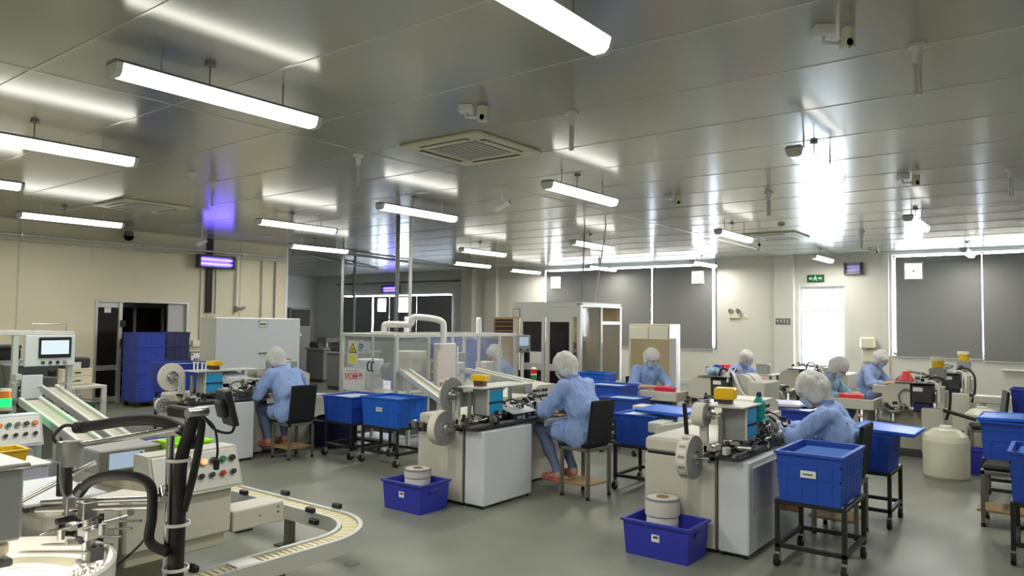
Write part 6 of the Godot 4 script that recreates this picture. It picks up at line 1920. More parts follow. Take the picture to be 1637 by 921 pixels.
	part(hm, "panel_post", mb().cyl(Vector3(0, 0.02, -0.02), Vector3(0, 1.18, -0.02), 0.025), M.alu_profile)
	part(hm, "post_foot", mb().cyl(Vector3(0, 0, -0.02), Vector3(0, 0.02, -0.02), 0.12, -1, 18), M.mid_grey)
	# stack light
	var sl := thing("signal_tower", "red and green signal tower behind the central machine", "signal lamp", Vector3(-4.75, 0.97, -6.62))
	part(sl, "pole", mb().cyl(Vector3(0, 0.0, 0), Vector3(0, 0.035, 0), 0.02), M.ivory_plastic)
	part(sl, "green_segment", mb().cyl(Vector3(0, 0.035, 0), Vector3(0, 0.085, 0), 0.034, -1, 16), M.green)
	part(sl, "white_segment", mb().cyl(Vector3(0, 0.085, 0), Vector3(0, 0.1, 0), 0.035, -1, 16), M.ivory_plastic)
	part(sl, "red_segment", mb().cyl(Vector3(0, 0.1, 0), Vector3(0, 0.15, 0), 0.034, -1, 16), M.red)
	part(sl, "cap", mb().cyl(Vector3(0, 0.15, 0), Vector3(0, 0.17, 0), 0.035, 0.02, 16), M.ivory_plastic)
	# feed chutes to the central machine
	chute(Vector3(-6.75, 1.0, -6.6), Vector3(-5.25, 0.8, -5.75), 0.12, "pale sloping chute from the guarded machine down to the upper reel")
	chute(Vector3(-6.5, 0.98, -7.6), Vector3(-4.6, 0.86, -7.0), 0.16, "double pale sloping chute beyond the central machine")
	# tall blue totes behind the guarded machine
	for k in 2:
		for j in 4:
			tote(Vector3(-9.15 + k * 0.75, 0.02 + j * 0.33, -10.1 + k * 0.1), 0.0, 0.56, 0.5, 0.33, "%s blue tote from the floor in the %s stack behind the guarded machine" % [["first", "second", "third", "fourth"][j], ["left", "right"][k]], M.tote_blue, {"label": false, "fill": j == 3, "group": "stacked totes behind the guarded machine"})

func chute(a: Vector3, b: Vector3, w: float, label: String, legs := true) -> void:
	var o := thing("feed_chute", label, "chute", Vector3(a.x, 0, a.z))
	var p := a - o.position
	var q := b - o.position
	var d := (q - p).normalized()
	var s := d.cross(Vector3.UP).normalized()
	var u := s.cross(d).normalized()
	var L := (q - p).length()
	var b1 := mb()
	b1.t = Transform3D(Basis(s, u, -d), p)
	b1.bb(Vector3(-w * 0.5, -0.012, -L), Vector3(w * 0.5, 0.0, 0.0))
	part(o, "bed", b1, M.cream)
	for sg in [-1.0, 1.0]:
		var r := mb()
		r.t = b1.t
		r.bb(Vector3(sg * w * 0.5 - 0.015, -0.035, -L), Vector3(sg * w * 0.5 + 0.015, 0.03, 0.0), 0.004)
		part(o, "side_rail", r, M.alu_profile)
	var belt := mb()
	belt.t = b1.t
	belt.bb(Vector3(-w * 0.28, 0.0, -L + 0.02), Vector3(w * 0.28, 0.006, -0.02))
	part(o, "belt", belt, M.cream_dark)
	if legs:
		for k in [0.12, 0.85]:
			var c := p.lerp(q, k)
			part(o, "leg", mb().bb(Vector3(c.x - 0.02, 0, c.z - 0.02), Vector3(c.x + 0.02, c.y - 0.03, c.z + 0.02), 0.003), M.alu_profile)

func build_booth() -> void:
	var o := thing("glazed_booth", "aluminium booth with dark glass doors and yellow light inside", "booth", Vector3(-6.56, 0, -10.45))
	var w := -1.34
	var d := -1.35
	var h := 1.93
	frame_box(o, Vector3(w, 0.04, d), Vector3(0, h, 0), 0.07, M.alu_profile)
	part(o, "roof", mb().bb(Vector3(w - 0.03, h + 0.02, d - 0.03), Vector3(0.03, h + 0.05, 0.03), 0.006), M.alu_profile)
	part(o, "floor_tray", mb().bb(Vector3(w, 0, d), Vector3(0, 0.04, 0)), M.mid_grey)
	part(o, "back_wall", mb().bb(Vector3(w, 0.04, d - 0.01), Vector3(0, h, d + 0.01)), M.cream)
	# front: two door leaves with upper and lower dark panes
	part(o, "front_header", mb().bb(Vector3(w + 0.03, 1.72, -0.03), Vector3(-0.03, 1.93, 0.03), 0.004), M.alu_profile)
	for k in 2:
		var a := w + 0.12 + k * 0.57
		var b := a + 0.52
		var lf := mb()
		lf.bb(Vector3(a, 0.08, -0.02), Vector3(a + 0.06, 1.72, 0.03), 0.003)
		lf.bb(Vector3(b - 0.06, 0.08, -0.02), Vector3(b, 1.72, 0.03), 0.003)
		for yy in [[0.08, 0.18], [0.8, 0.92], [1.64, 1.72]]:
			lf.bb(Vector3(a + 0.06, yy[0], -0.02), Vector3(b - 0.06, yy[1], 0.03), 0.003)
		var df := part(o, "door_leaf", lf, M.alu_profile)
		part(df, "pane", mb().bb(Vector3(a + 0.06, 0.18, 0.0), Vector3(b - 0.06, 0.8, 0.006)), M.smoked)
		part(df, "pane", mb().bb(Vector3(a + 0.06, 0.92, 0.0), Vector3(b - 0.06, 1.64, 0.006)), M.smoked)
	part(o, "door_handle", mb().bb(Vector3(-0.07, 1.0, 0.03), Vector3(-0.04, 1.14, 0.08), 0.006), M.dark_grey)
	part(o, "lock_plate", mb().bb(Vector3(-0.09, 0.98, 0.03), Vector3(-0.02, 1.18, 0.04), 0.003), M.steel)
	part(o, "paper_sheet", mb().bb(Vector3(-1.0, 0.92, 0.03), Vector3(-0.75, 1.12, 0.034)), M.paper)
	part(o, "corner_notice", mb().bb(Vector3(w - 0.04, 1.7, 0.036), Vector3(w + 0.12, 1.87, 0.044), 0.002), M.grey_paint)
	part(o, "notice_sheet", mb().bb(Vector3(w - 0.025, 1.715, 0.044), Vector3(w + 0.105, 1.855, 0.046)), M.label_paper)
	# right side: glazing with a mid post
	part(o, "post", mb().box(Vector3(0, 0.98, -0.68), Vector3(0.06, 1.86, 0.06), 0.004), M.alu_profile)
	part(o, "side_rail", mb().bb(Vector3(-0.03, 0.42, d), Vector3(0.03, 0.6, 0), 0.004), M.ivory_plastic)
	part(o, "side_rail", mb().bb(Vector3(-0.03, 1.6, d), Vector3(0.03, 1.66, -0.68), 0.004), M.alu_profile)
	part(o, "pane", mb().bb(Vector3(-0.005, 0.6, -0.65), Vector3(0.005, 1.88, -0.04)), M.glass_grey)
	part(o, "pane", mb().bb(Vector3(-0.005, 0.6, d + 0.04), Vector3(0.005, 1.6, -0.71)), M.glass_grey)
	# machine inside under a warm lamp
	part(o, "inner_bench", mb().bb(Vector3(w + 0.2, 0.5, d + 0.2), Vector3(-0.2, 0.6, -0.3), 0.01), M.steel)
	part(o, "inner_press", mb().bb(Vector3(w + 0.4, 0.6, d + 0.3), Vector3(-0.5, 1.3, d + 0.7), 0.02), M.mid_grey)
	part(o, "inner_arm", mb().tube(pts([Vector3(-0.6, 1.3, d + 0.5), Vector3(-0.5, 1.45, d + 0.6), Vector3(-0.3, 1.42, d + 0.7)]), 0.03, 8), M.steel)
	var strip := part(o, "strip_lamp", mb().cyl(Vector3(w + 0.3, 1.85, -0.5), Vector3(-0.2, 1.85, -0.5), 0.02, -1, 10), M.warm_lamp)
	strip.set_meta("label", "warm strip lamp inside the booth")
	var l := AreaLight3D.new()
	l.name = "booth_light"
	l.area_size = Vector2(0.8, 0.05)
	l.light_color = Color(1.0, 0.83, 0.45)
	l.light_energy = 0.55
	l.shadow_enabled = true
	o.add_child(l)
	l.position = Vector3(w * 0.5, 1.82, -0.5)
	l.rotation.x = -PI / 2
	# floor-standing air conditioner
	var ac := thing("standing_air_conditioner", "tan floor-standing air conditioner left of the glass booth", "air conditioner", Vector3(-8.75, 0, -11.3), 0.5)
	part(ac, "body", mb().bb(Vector3(-0.25, 0.02, -0.17), Vector3(0.25, 1.72, 0.17), 0.02), M.tan)
	part(ac, "base", mb().bb(Vector3(-0.24, 0, -0.16), Vector3(0.24, 0.02, 0.16)), M.dark_grey)
	part(ac, "outlet", mb().bb(Vector3(-0.21, 1.42, 0.17), Vector3(0.21, 1.68, 0.175)), M.brown)
	for k in 3:
		part(ac, "louvre", mb().bb(Vector3(-0.2, 1.45 + k * 0.085, 0.175), Vector3(0.2, 1.465 + k * 0.085, 0.195), 0.003), M.tan)
	part(ac, "side_panel", mb().bb(Vector3(0.25, 0.1, -0.15), Vector3(0.255, 1.68, 0.15)), M.cream)
	# beige panels and cabinet right of the booth
	var bp := thing("beige_partition", "beige partition panel with a white edge post behind the fourth worker", "partition", Vector3(-6.0, 0, -12.0))
	part(bp, "panel", mb().bb(Vector3(-0.42, 0.03, -0.03), Vector3(0.36, 1.36, 0.03), 0.004), M.beige)
	part(bp, "edge_post", mb().bb(Vector3(0.36, 0, -0.05), Vector3(0.49, 1.37, 0.06), 0.004), M.white_plastic)
	part(bp, "foot", mb().bb(Vector3(-0.4, 0, -0.15), Vector3(-0.3, 0.03, 0.15)), M.frame_grey)
	var bc := thing("electric_cabinet", "beige electric cabinet between the booth and the partition", "cabinet", Vector3(-6.75, 0, -13.6))
	part(bc, "carcass", mb().bb(Vector3(-0.45, 0.05, -0.25), Vector3(0.45, 1.62, 0.25), 0.01), M.cream_dark)
	for k in 2:
		var dr := part(bc, "door", mb().bb(Vector3(-0.42 + k * 0.43, 0.1, 0.25), Vector3(-0.01 + k * 0.43, 1.56, 0.27), 0.005), M.cream)
		part(dr, "handle", mb().bb(Vector3(-0.06 + k * 0.1, 0.85, 0.27), Vector3(-0.04 + k * 0.1, 0.98, 0.295), 0.004), M.dark_grey)
	part(bc, "plinth", mb().bb(Vector3(-0.43, 0, -0.23), Vector3(0.43, 0.05, 0.23)), M.dark_grey)

# ---------------------------------------------------------------- foreground at the left
# local: origin on the floor below the panel's middle, panel faces +x
func print_station(p: Vector3, label: String, body: Material, k: int) -> Node3D:
	var o := thing("printing_station", label, "machine", p, 0.0, "printing stations with button panels")
	part(o, "body", mb().bb(Vector3(-0.75, 0.47, -0.16), Vector3(-0.02, 0.72, 0.42), 0.012), body)
	part(o, "lower_skirt", mb().bb(Vector3(-0.72, 0.40, -0.14), Vector3(-0.05, 0.47, 0.4), 0.006), M.cream_dark)
	var pb := mb()
	pb.prism([Vector2(-0.2, 0.72), Vector2(0.02, 0.72), Vector2(-0.055, 0.935), Vector2(-0.2, 0.935)], -0.2, 0.3)
	part(o, "panel_housing", pb, body)
	var ax := Vector3(0.215, 0.075, 0).normalized()
	var up := Vector3(-0.075, 0.215, 0).normalized()
	var pl := mb()
	pl.t = Transform3D(Basis(ax, up, ax.cross(up)), Vector3(-0.018, 0.828, 0.05))
	pl.bb(Vector3(0.0, -0.10, -0.235), Vector3(0.006, 0.10, 0.235), 0.002)
	part(o, "button_plate", pl, M.alu_profile)
	knob_panel(o, Vector3(-0.018, 0.828, 0.05) + ax * 0.006 + up * 0.045 + Vector3(0, 0, 0.02), 5, 1, 0.055, [M.red, M.amber_lamp, M.dark_grey, M.green, M.black] if k == 0 else [M.orange, M.green, M.mid_grey, M.dark_grey], ax, up, 0.017)
	knob_panel(o, Vector3(-0.018, 0.828, 0.05) + ax * 0.006 - up * 0.03 + Vector3(0, 0, -0.01), 4, 1, 0.062, [M.black, M.dark_grey, M.red, M.black] if k == 0 else [M.black], ax, up, 0.014)
	# side wedge and cantilever box
	part(o, "black_bracket", mb().bb(Vector3(-0.3, 0.6, -0.235), Vector3(-0.24, 0.86, -0.2), 0.006), M.black)
	var cb := part(o, "cantilever_box", mb().bb(Vector3(-0.2, 0.46, -0.50), Vector3(-0.02, 0.575, -0.17), 0.006), body)
	for q in [[0.52, -0.46], [0.52, -0.34], [0.55, -0.46]]:
		part(cb, "screw_head", mb().cyl(Vector3(-0.02, q[0], q[1]), Vector3(-0.016, q[0], q[1]), 0.006, -1, 8), M.mid_grey)
	part(o, "rear_column", mb().bb(Vector3(-0.7, 0.03, -0.1), Vector3(-0.5, 0.4, 0.3), 0.01), M.cream_dark)
	part(o, "column_foot", mb().bb(Vector3(-0.8, 0.0, -0.15), Vector3(-0.4, 0.03, 0.35), 0.006), M.mid_grey)
	part(o, "upper_block", mb().bb(Vector3(-0.72, 0.72, -0.1), Vector3(-0.24, 0.80, 0.28), 0.01), M.ivory_plastic)
	return o

func build_foreground() -> void:
	print_station(Vector3(-3.70, 0, -2.17), "cream printing station with lit button panel behind the monitor stand", M.cream, 0)
	print_station(Vector3(-5.95, 0, -2.0), "lilac printing station with orange and green buttons at the left edge", M.lilac_paint, 1)
	# front shelf of the station: red stop switch in a dark opening
	var fs := thing("station_front", "cream front panel with dark opening and red stop switch", "machine panel", Vector3(-3.72, 0, -1.72))
	part(fs, "panel", mb().bb(Vector3(-0.3, 0.48, -0.02), Vector3(-0.02, 0.74, 0.32), 0.01), M.cream)
	part(fs, "opening", mb().bb(Vector3(-0.02, 0.54, 0.06), Vector3(-0.012, 0.70, 0.26), 0.004), M.black)
	part(fs, "stop_switch", mb().cyl(Vector3(-0.012, 0.64, 0.14), Vector3(0.03, 0.64, 0.14), 0.024, 0.03, 14), M.pink)
	part(fs, "support", mb().bb(Vector3(-0.25, 0.0, 0.05), Vector3(-0.15, 0.48, 0.15), 0.005), M.cream_dark)
	var lt := thing("lime_tray", "lime green tray behind the button panel", "tray", Vector3(-4.05, 0.801, -2.23))
	part(lt, "tray_shell", tote_body(0.2, 0.2, 0.15, 0.008, 0.01, 0.012), M.lime)
	part(lt, "tray_fill", mb().bb(Vector3(-0.07, 0.01, -0.07), Vector3(0.07, 0.1, 0.07), 0.005), M.lime)
	var lt2 := thing("lime_tray", "lime green box beside the green beacon at the left edge", "tray", Vector3(-6.3, 0.801, -1.84))
	part(lt2, "tray_shell", tote_body(0.2, 0.18, 0.15, 0.008, 0.01, 0.012), M.lime)
	part(lt2, "tray_fill", mb().bb(Vector3(-0.07, 0.01, -0.06), Vector3(0.07, 0.1, 0.06), 0.005), M.lime)
	var vt := thing("violet_crate", "violet crate with striped sheets behind the instrument", "crate", Vector3(-6.1, 0, -3.15))
	part(vt, "shell", tote_body(0.5, 0.4, 0.6), M.bin_violet)
	for q in 3:
		var sh := mb()
		sh.t = Transform3D(Basis(Vector3.FORWARD, 0.35), Vector3(-0.1 + q * 0.05, 0.3, 0.05))
		sh.bb(Vector3(-0.006, 0, -0.1), Vector3(0.006, 0.36, 0.1))
		part(vt, "sheet", sh, [M.bin_violet, M.label_paper, M.cardboard][q])
	# measuring instrument with bright display
	var ib := thing("bench_instrument", "grey bench instrument with bright display in the left foreground", "instrument", Vector3(-4.1, 0.801, -1.95))
	part(ib, "case", mb().bb(Vector3(-0.26, 0.012, -0.17), Vector3(0.0, 0.135, 0.17), 0.008), M.grey_paint)
	part(ib, "front_bezel", mb().bb(Vector3(0.0, 0.015, -0.165), Vector3(0.006, 0.13, 0.165), 0.003), M.frame_grey)
	var sc := part(ib, "display", mb().bb(Vector3(0.006, 0.03, -0.07), Vector3(0.009, 0.115, 0.115)), M.screen_pale)
	for q in 3:
		part(sc, "display_mark", mb().bb(Vector3(0.009, 0.04 + q * 0.026, -0.06), Vector3(0.0095, 0.055 + q * 0.026, -0.045)), M.navy)
	part(ib, "knob", mb().cyl(Vector3(0.006, 0.08, -0.12), Vector3(0.02, 0.08, -0.12), 0.014), M.dark_grey)
	for q in [[-0.22, -0.14], [-0.03, -0.14], [-0.22, 0.14], [-0.03, 0.14]]:
		part(ib, "foot", mb().cyl(Vector3(q[0], 0, q[1]), Vector3(q[0], 0.012, q[1]), 0.012), M.rubber)
	# pale plates in front of the instrument
	var wp := thing("work_plate", "large pale sloping plate left of the instrument", "plate", Vector3(-4.15, 0.76, -1.56))
	part(wp, "plate", mb().bb(Vector3(-0.28, 0, -0.16), Vector3(0.3, 0.015, 0.2), 0.003), M.white_paint)
	part(wp, "plate_edge", mb().bb(Vector3(-0.28, -0.02, 0.18), Vector3(0.3, 0.0, 0.2)), M.dark_grey)
	part(wp, "plate_leg", mb().bb(Vector3(-0.2, -0.76, -0.05), Vector3(-0.15, 0.0, 0.0)), M.steel)
	part(wp, "plate_leg", mb().bb(Vector3(0.05, -0.76, -0.05), Vector3(0.1, 0.0, 0.0)), M.steel)
	var sp := thing("small_plate", "small pale green plate under the lower cable sleeve", "plate", Vector3(-3.42, 0.83, -1.62), 0.3)
	part(sp, "plate", mb().bb(Vector3(-0.13, 0, -0.09), Vector3(0.13, 0.008, 0.09), 0.002), M.label_paper)
	part(sp, "bracket", mb().bb(Vector3(-0.02, -0.08, -0.02), Vector3(0.02, 0.0, 0.02)), M.steel)
	# rod frame over the feeder bowl
	var rf := thing("rod_frame", "chrome rod frame with sensor over the feeder bowl", "rod frame", Vector3(-3.35, 0, -1.42))
	part(rf, "upright", mb().cyl(Vector3(0.0, 0.615, 0.0), Vector3(0.0, 0.86, 0.0), 0.018), M.steel)
	part(rf, "clamp", mb().bb(Vector3(-0.03, 0.79, -0.03), Vector3(0.03, 0.86, 0.03), 0.003), M.steel)
	part(rf, "cross_rod", mb().cyl(Vector3(-0.26, 0.80, 0.1), Vector3(0.28, 0.86, -0.12), 0.012), M.chrome)
	part(rf, "cross_rod", mb().cyl(Vector3(-0.26, 0.83, 0.08), Vector3(0.28, 0.89, -0.14), 0.012), M.chrome)
	part(rf, "slanted_rod", mb().cyl(Vector3(-0.42, 0.80, 0.15), Vector3(-0.22, 0.98, -0.12), 0.012), M.chrome)
	part(rf, "slanted_rod", mb().cyl(Vector3(-0.42, 0.80, 0.15), Vector3(-0.36, 0.6, 0.16), 0.011), M.chrome)
	part(rf, "clamp", mb().bb(Vector3(-0.13, 0.79, 0.01), Vector3(-0.085, 0.87, 0.05), 0.003), M.steel)
	part(rf, "clamp", mb().bb(Vector3(-0.44, 0.78, 0.13), Vector3(-0.40, 0.82, 0.17), 0.003), M.steel)
	part(rf, "base_foot", mb().bb(Vector3(-0.03, 0.606, -0.03), Vector3(0.03, 0.618, 0.03), 0.003), M.mid_grey)
	for q in 5:
		part(rf, "guide_rod", mb().cyl(Vector3(-0.34, 0.62 + q * 0.02, 0.16 - q * 0.05), Vector3(0.1, 0.66 + q * 0.025, -0.02 - q * 0.04), 0.006, -1, 6), M.chrome)
	fittings(rf, Vector3(-0.2, 0.66, -0.12), Vector3(0.16, 0.78, 0.06), 16, 77, 0.06)
	# upper sensor on its arm
	var sa := thing("sensor_arm", "grey sensor block with black probe on a long chrome arm", "sensor arm", Vector3(-3.62, 0, -1.44))
	part(sa, "arm", mb().cyl(Vector3(0.04, 1.065, -0.01), Vector3(0.68, 1.19, -0.16), 0.013), M.chrome)
	part(sa, "sensor_block", mb().bb(Vector3(-0.05, 0.99, -0.03), Vector3(0.03, 1.08, 0.03), 0.003), M.steel)
	part(sa, "clamp", mb().bb(Vector3(0.03, 0.98, -0.035), Vector3(0.08, 1.09, 0.035), 0.003), M.grey_paint)
	part(sa, "probe", mb().cyl(Vector3(-0.02, 0.84, 0.0), Vector3(-0.02, 0.98, 0.0), 0.032, 0.032, 14), M.black)
	part(sa, "cable", mb().tube(pts([Vector3(-0.06, 1.07, 0.02), Vector3(-0.08, 1.1, 0.03), Vector3(-0.04, 1.15, 0.0), Vector3(0.06, 1.15, -0.02)]), 0.008, 6), M.black)
	part(sa, "cable", mb().tube(pts([Vector3(0.06, 1.02, 0.05), Vector3(0.09, 0.92, 0.06), Vector3(0.12, 0.86, 0.05), Vector3(0.16, 0.84, 0.02)]), 0.006, 6), M.mid_grey)
	# black cable sleeves
	var s1 := thing("cable_sleeve", "upper black cable sleeve arching to the monitor stand", "cable sleeve", Vector3(-3.55, 1.15, -1.46), 0.0, "black cable sleeves in the foreground")
	part(s1, "sleeve", mb().tube(pts([Vector3(0.0, 0.0, 0.0), Vector3(0.12, 0.02, -0.03), Vector3(0.3, 0.05, -0.08), Vector3(0.48, 0.06, -0.12), Vector3(0.62, 0.02, -0.16), Vector3(0.67, -0.03, -0.17)]), 0.024, 10), M.rubber)
	part(s1, "sleeve_end", mb().cyl(Vector3(-0.02, -0.001, 0.005), Vector3(0.03, 0.004, -0.008), 0.027), M.black)
	var s2 := thing("cable_sleeve", "lower black cable sleeve bending down before the station", "cable sleeve", Vector3(-3.32, 0.94, -1.42), 0.0, "black cable sleeves in the foreground")
	part(s2, "sleeve", mb().tube(pts([Vector3(-0.04, -0.03, 0.03), Vector3(0.02, 0.02, 0.0), Vector3(0.14, 0.05, -0.03), Vector3(0.27, 0.05, -0.07), Vector3(0.33, 0.01, -0.09), Vector3(0.34, -0.1, -0.09), Vector3(0.33, -0.2, -0.09), Vector3(0.4, -0.24, -0.13)]), 0.02, 10), M.rubber)
	part(s2, "sleeve_end", mb().cyl(Vector3(-0.05, -0.045, 0.035), Vector3(-0.03, -0.015, 0.022), 0.025), M.black)
	# monitor stand
	var ms := thing("monitor_stand", "cable-wrapped monitor stand with black back of a small screen", "monitor stand", Vector3(-2.93, 0, -1.59))
	part(ms, "base", mb().cyl(Vector3.ZERO, Vector3(0, 0.025, 0), 0.2, 0.19, 24), M.dark_grey)
	part(ms, "steel_pole", mb().cyl(Vector3(-0.035, 0.025, 0.02), Vector3(-0.035, 1.16, 0.02), 0.016), M.chrome)
	part(ms, "cable_bundle", mb().tube(pts([Vector3(0, 0.025, 0), Vector3(0.0, 0.5, 0.0), Vector3(0.01, 0.8, 0.0), Vector3(0.015, 1.05, 0.0), Vector3(0.05, 1.2, -0.02), Vector3(0.07, 1.26, -0.03)]), 0.032, 12, 0.022), M.rubber)
	part(ms, "cable_bundle", mb().tube(pts([Vector3(0.03, 0.86, -0.01), Vector3(0.065, 1.02, -0.03), Vector3(0.085, 1.2, -0.045), Vector3(0.08, 1.26, -0.035)]), 0.016, 8), M.rubber)
	for y in [0.62, 0.8, 1.06]:
		part(ms, "cable_tie", mb().ring(Vector3(0.0, y, 0.0), Vector3(0.0, y + 0.012, 0.0), 0.052, 0.047, 20), M.white_plastic)
	part(ms, "handle_bar", mb().cyl(Vector3(-0.03, 0.95, 0.05), Vector3(0.06, 0.93, 0.09), 0.015), M.chrome)
	part(ms, "wire", mb().tube(pts([Vector3(-0.02, 0.94, 0.04), Vector3(-0.08, 0.9, 0.05), Vector3(-0.11, 0.76, 0.06), Vector3(-0.24, 0.62, 0.12), Vector3(-0.38, 0.52, 0.2)]), 0.005, 6), M.black)
	part(ms, "arm_bracket", mb().bb(Vector3(-0.06, 1.24, -0.01), Vector3(0.1, 1.285, 0.03), 0.008), M.black)
	part(ms, "pivot", mb().cyl(Vector3(0.095, 1.265, -0.06), Vector3(0.105, 1.265, 0.03), 0.02), M.steel)
	var mo := mb()
	mo.t = Transform3D(Basis(Vector3.UP, 1.35) * Basis(Vector3.BACK, 0.25), Vector3(0.175, 1.285, -0.11))
	mo.bb(Vector3(-0.02, -0.075, -0.065), Vector3(0.008, 0.075, 0.065), 0.005)
	var mon := part(ms, "monitor", mo, M.black)
	mo = mb()
	mo.t = Transform3D(Basis(Vector3.UP, 1.35) * Basis(Vector3.BACK, 0.25), Vector3(0.175, 1.285, -0.11))
	mo.bb(Vector3(-0.045, -0.035, -0.035), Vector3(-0.02, 0.035, 0.035), 0.006)
	part(mon, "mount_plate", mo, M.dark_grey)
	part(ms, "wire", mb().tube(pts([Vector3(0.1, 1.24, -0.05), Vector3(0.14, 1.2, -0.07), Vector3(0.15, 1.12, -0.08), Vector3(0.145, 1.07, -0.08)]), 0.005, 6), M.black)
	part(ms, "wire", mb().tube(pts([Vector3(0.1, 1.25, -0.04), Vector3(0.13, 1.19, -0.08), Vector3(0.18, 1.18, -0.12), Vector3(0.19, 1.22, -0.13)]), 0.006, 6), M.black)
	part(ms, "plug", mb().bb(Vector3(0.135, 1.03, -0.09), Vector3(0.155, 1.075, -0.07), 0.004), M.black)
	# feeder bowl with hopper and work lamp
	var fb := thing("feeder_bowl", "brightly lit round vibrating feeder bowl in the bottom left corner", "feeder bowl", Vector3(-3.3, 0, -1.02))
	part(fb, "drive_base", mb().lathe(Vector3.ZERO, [Vector2(0, 0), Vector2(0.3, 0), Vector2(0.3, 0.42), Vector2(0.34, 0.46), Vector2(0.0, 0.46)], 32), M.mid_grey)
	part(fb, "bowl", mb().lathe(Vector3.ZERO, [Vector2(0.0, 0.5), Vector2(0.36, 0.47), Vector2(0.45, 0.50), Vector2(0.46, 0.68), Vector2(0.445, 0.685), Vector2(0.43, 0.6), Vector2(0.36, 0.57), Vector2(0.36, 0.52), Vector2(0.0, 0.53)], 48), M.white_plastic)
	part(fb, "track_ring", mb().ring(Vector3(0, 0.59, 0), Vector3(0, 0.605, 0), 0.42, 0.33, 48), M.ivory_plastic)
	part(fb, "cone_centre", mb().lathe(Vector3.ZERO, [Vector2(0.3, 0.53), Vector2(0.12, 0.57), Vector2(0.0, 0.585)], 32), M.white_plastic)
	var hp := thing("feed_hopper", "grey steel hopper with pale chute over the feeder bowl", "hopper", Vector3(-3.22, 0, -0.86))
	part(hp, "hopper_box", mb().bb(Vector3(-0.3, 0.86, -0.18), Vector3(0.26, 1.12, 0.3), 0.01), M.grey_paint)
	part(hp, "hopper_rim", mb().bb(Vector3(-0.315, 1.11, -0.195), Vector3(0.275, 1.13, 0.315), 0.006), M.steel)
	part(hp, "chute_lip", mb().bb(Vector3(-0.28, 0.79, -0.16), Vector3(0.22, 0.86, 0.28), 0.02), M.ivory_plastic)
	part(hp, "hopper_post", mb().bb(Vector3(-0.75, 0.0, 0.1), Vector3(-0.68, 1.06, 0.17), 0.004), M.steel)
	part(hp, "hopper_bracket", mb().bb(Vector3(-0.7, 0.98, 0.11), Vector3(-0.3, 1.04, 0.16), 0.004), M.steel)
	var wl := thing("work_lamp", "small work lamp under the hopper lighting the feeder bowl", "lamp", Vector3(-3.12, 0.79, -1.0))
	part(wl, "lamp_housing", mb().bb(Vector3(-0.12, -0.03, -0.03), Vector3(0.12, 0.0, 0.03), 0.006), M.dark_grey)
	part(wl, "lamp_face", mb().bb(Vector3(-0.11, -0.034, -0.025), Vector3(0.11, -0.03, 0.025)), M.work_lamp)
	var l := AreaLight3D.new()
	l.name = "bowl_light"
	l.area_size = Vector2(0.2, 0.05)
	l.light_color = Color(1.0, 0.96, 0.9)
	l.light_energy = 1.4
	l.shadow_enabled = true
	wl.add_child(l)
	l.position = Vector3(0, -0.036, 0)
	l.rotation.x = -PI / 2
	var rr := RandomNumberGenerator.new()
	rr.seed = 31
	var sn := thing("loose_caps", "loose clear plastic caps heaped in the feeder bowl's right side", "plastic caps", Vector3(-3.3, 0, -1.02))
	var lc := mb()
	for q in 420:
		var a := rr.randf_range(-0.2, 1.25)
		var r := rr.randf_range(0.3, 0.42)
		var c := Vector3(cos(a) * r, 0.62 + rr.randf_range(0.0, 0.03), -sin(a) * r)
		var dv := Vector3(rr.randf_range(-1, 1), rr.randf_range(-0.4, 0.6), rr.randf_range(-1, 1)).normalized() * 0.016
		lc.cyl(c - dv, c + dv, 0.006, -1, 6)
	sn.free()
	taken.erase("loose_caps")
	var st := part(self, "loose_caps", lc, M.label_paper)
	st.position = Vector3(-3.3, 0, -1.02)
	describe(st, "loose clear plastic caps heaped in the feeder bowl's right side", "plastic caps")
	st.set_meta("kind", "stuff")
	# linear feeder with dark bed between the bowl and the pale plate
	var lf := thing("linear_feeder", "dark linear feeder with chrome rails between bowl and station", "feeder", Vector3(-4.0, 0, -1.16))
	part(lf, "feeder_base", mb().bb(Vector3(-0.26, 0.0, -0.14), Vector3(0.1, 0.56, 0.2), 0.01), M.mid_grey)
	part(lf, "feeder_bed", mb().bb(Vector3(-0.3, 0.56, -0.18), Vector3(0.14, 0.60, 0.26), 0.006), M.dark_grey)
	for q in 4:
		part(lf, "feeder_rail", mb().cyl(Vector3(-0.28, 0.625 + q * 0.015, 0.2 - q * 0.09), Vector3(0.22, 0.63 + q * 0.015, 0.12 - q * 0.09), 0.009, -1, 8), M.chrome)
	fittings(lf, Vector3(-0.26, 0.61, -0.15), Vector3(0.12, 0.68, 0.2), 26, 133, 0.05)
	# pedestal with a yellow box at the left edge
	var pd := thing("lilac_pedestal", "lilac pedestal cabinet behind the hopper at the left edge", "pedestal", Vector3(-5.12, 0, -1.68))
	part(pd, "pedestal_body", mb().bb(Vector3(-0.16, 0.03, -0.2), Vector3(0.14, 0.74, 0.2), 0.01), M.lilac_paint)
	part(pd, "pedestal_top", mb().bb(Vector3(-0.17, 0.74, -0.21), Vector3(0.15, 0.76, 0.21), 0.005), M.alu_profile)
	part(pd, "pedestal_plinth", mb().bb(Vector3(-0.15, 0, -0.19), Vector3(0.13, 0.03, 0.19)), M.dark_grey)
	var yb := thing("yellow_box", "yellow plastic box on the pedestal at the left edge", "box", Vector3(-5.1, 0.761, -1.66))
	part(yb, "box_shell", tote_body(0.2, 0.22, 0.09, 0.008, 0.01, 0.01), M.yellow)
	part(yb, "box_latch", mb().bb(Vector3(0.1, 0.02, -0.02), Vector3(0.112, 0.05, 0.02), 0.003), M.orange)
	var fp := thing("floor_plate", "small dark round plate in the floor before the conveyor's bend", "floor plate", Vector3(-3.90, 0, -3.35))
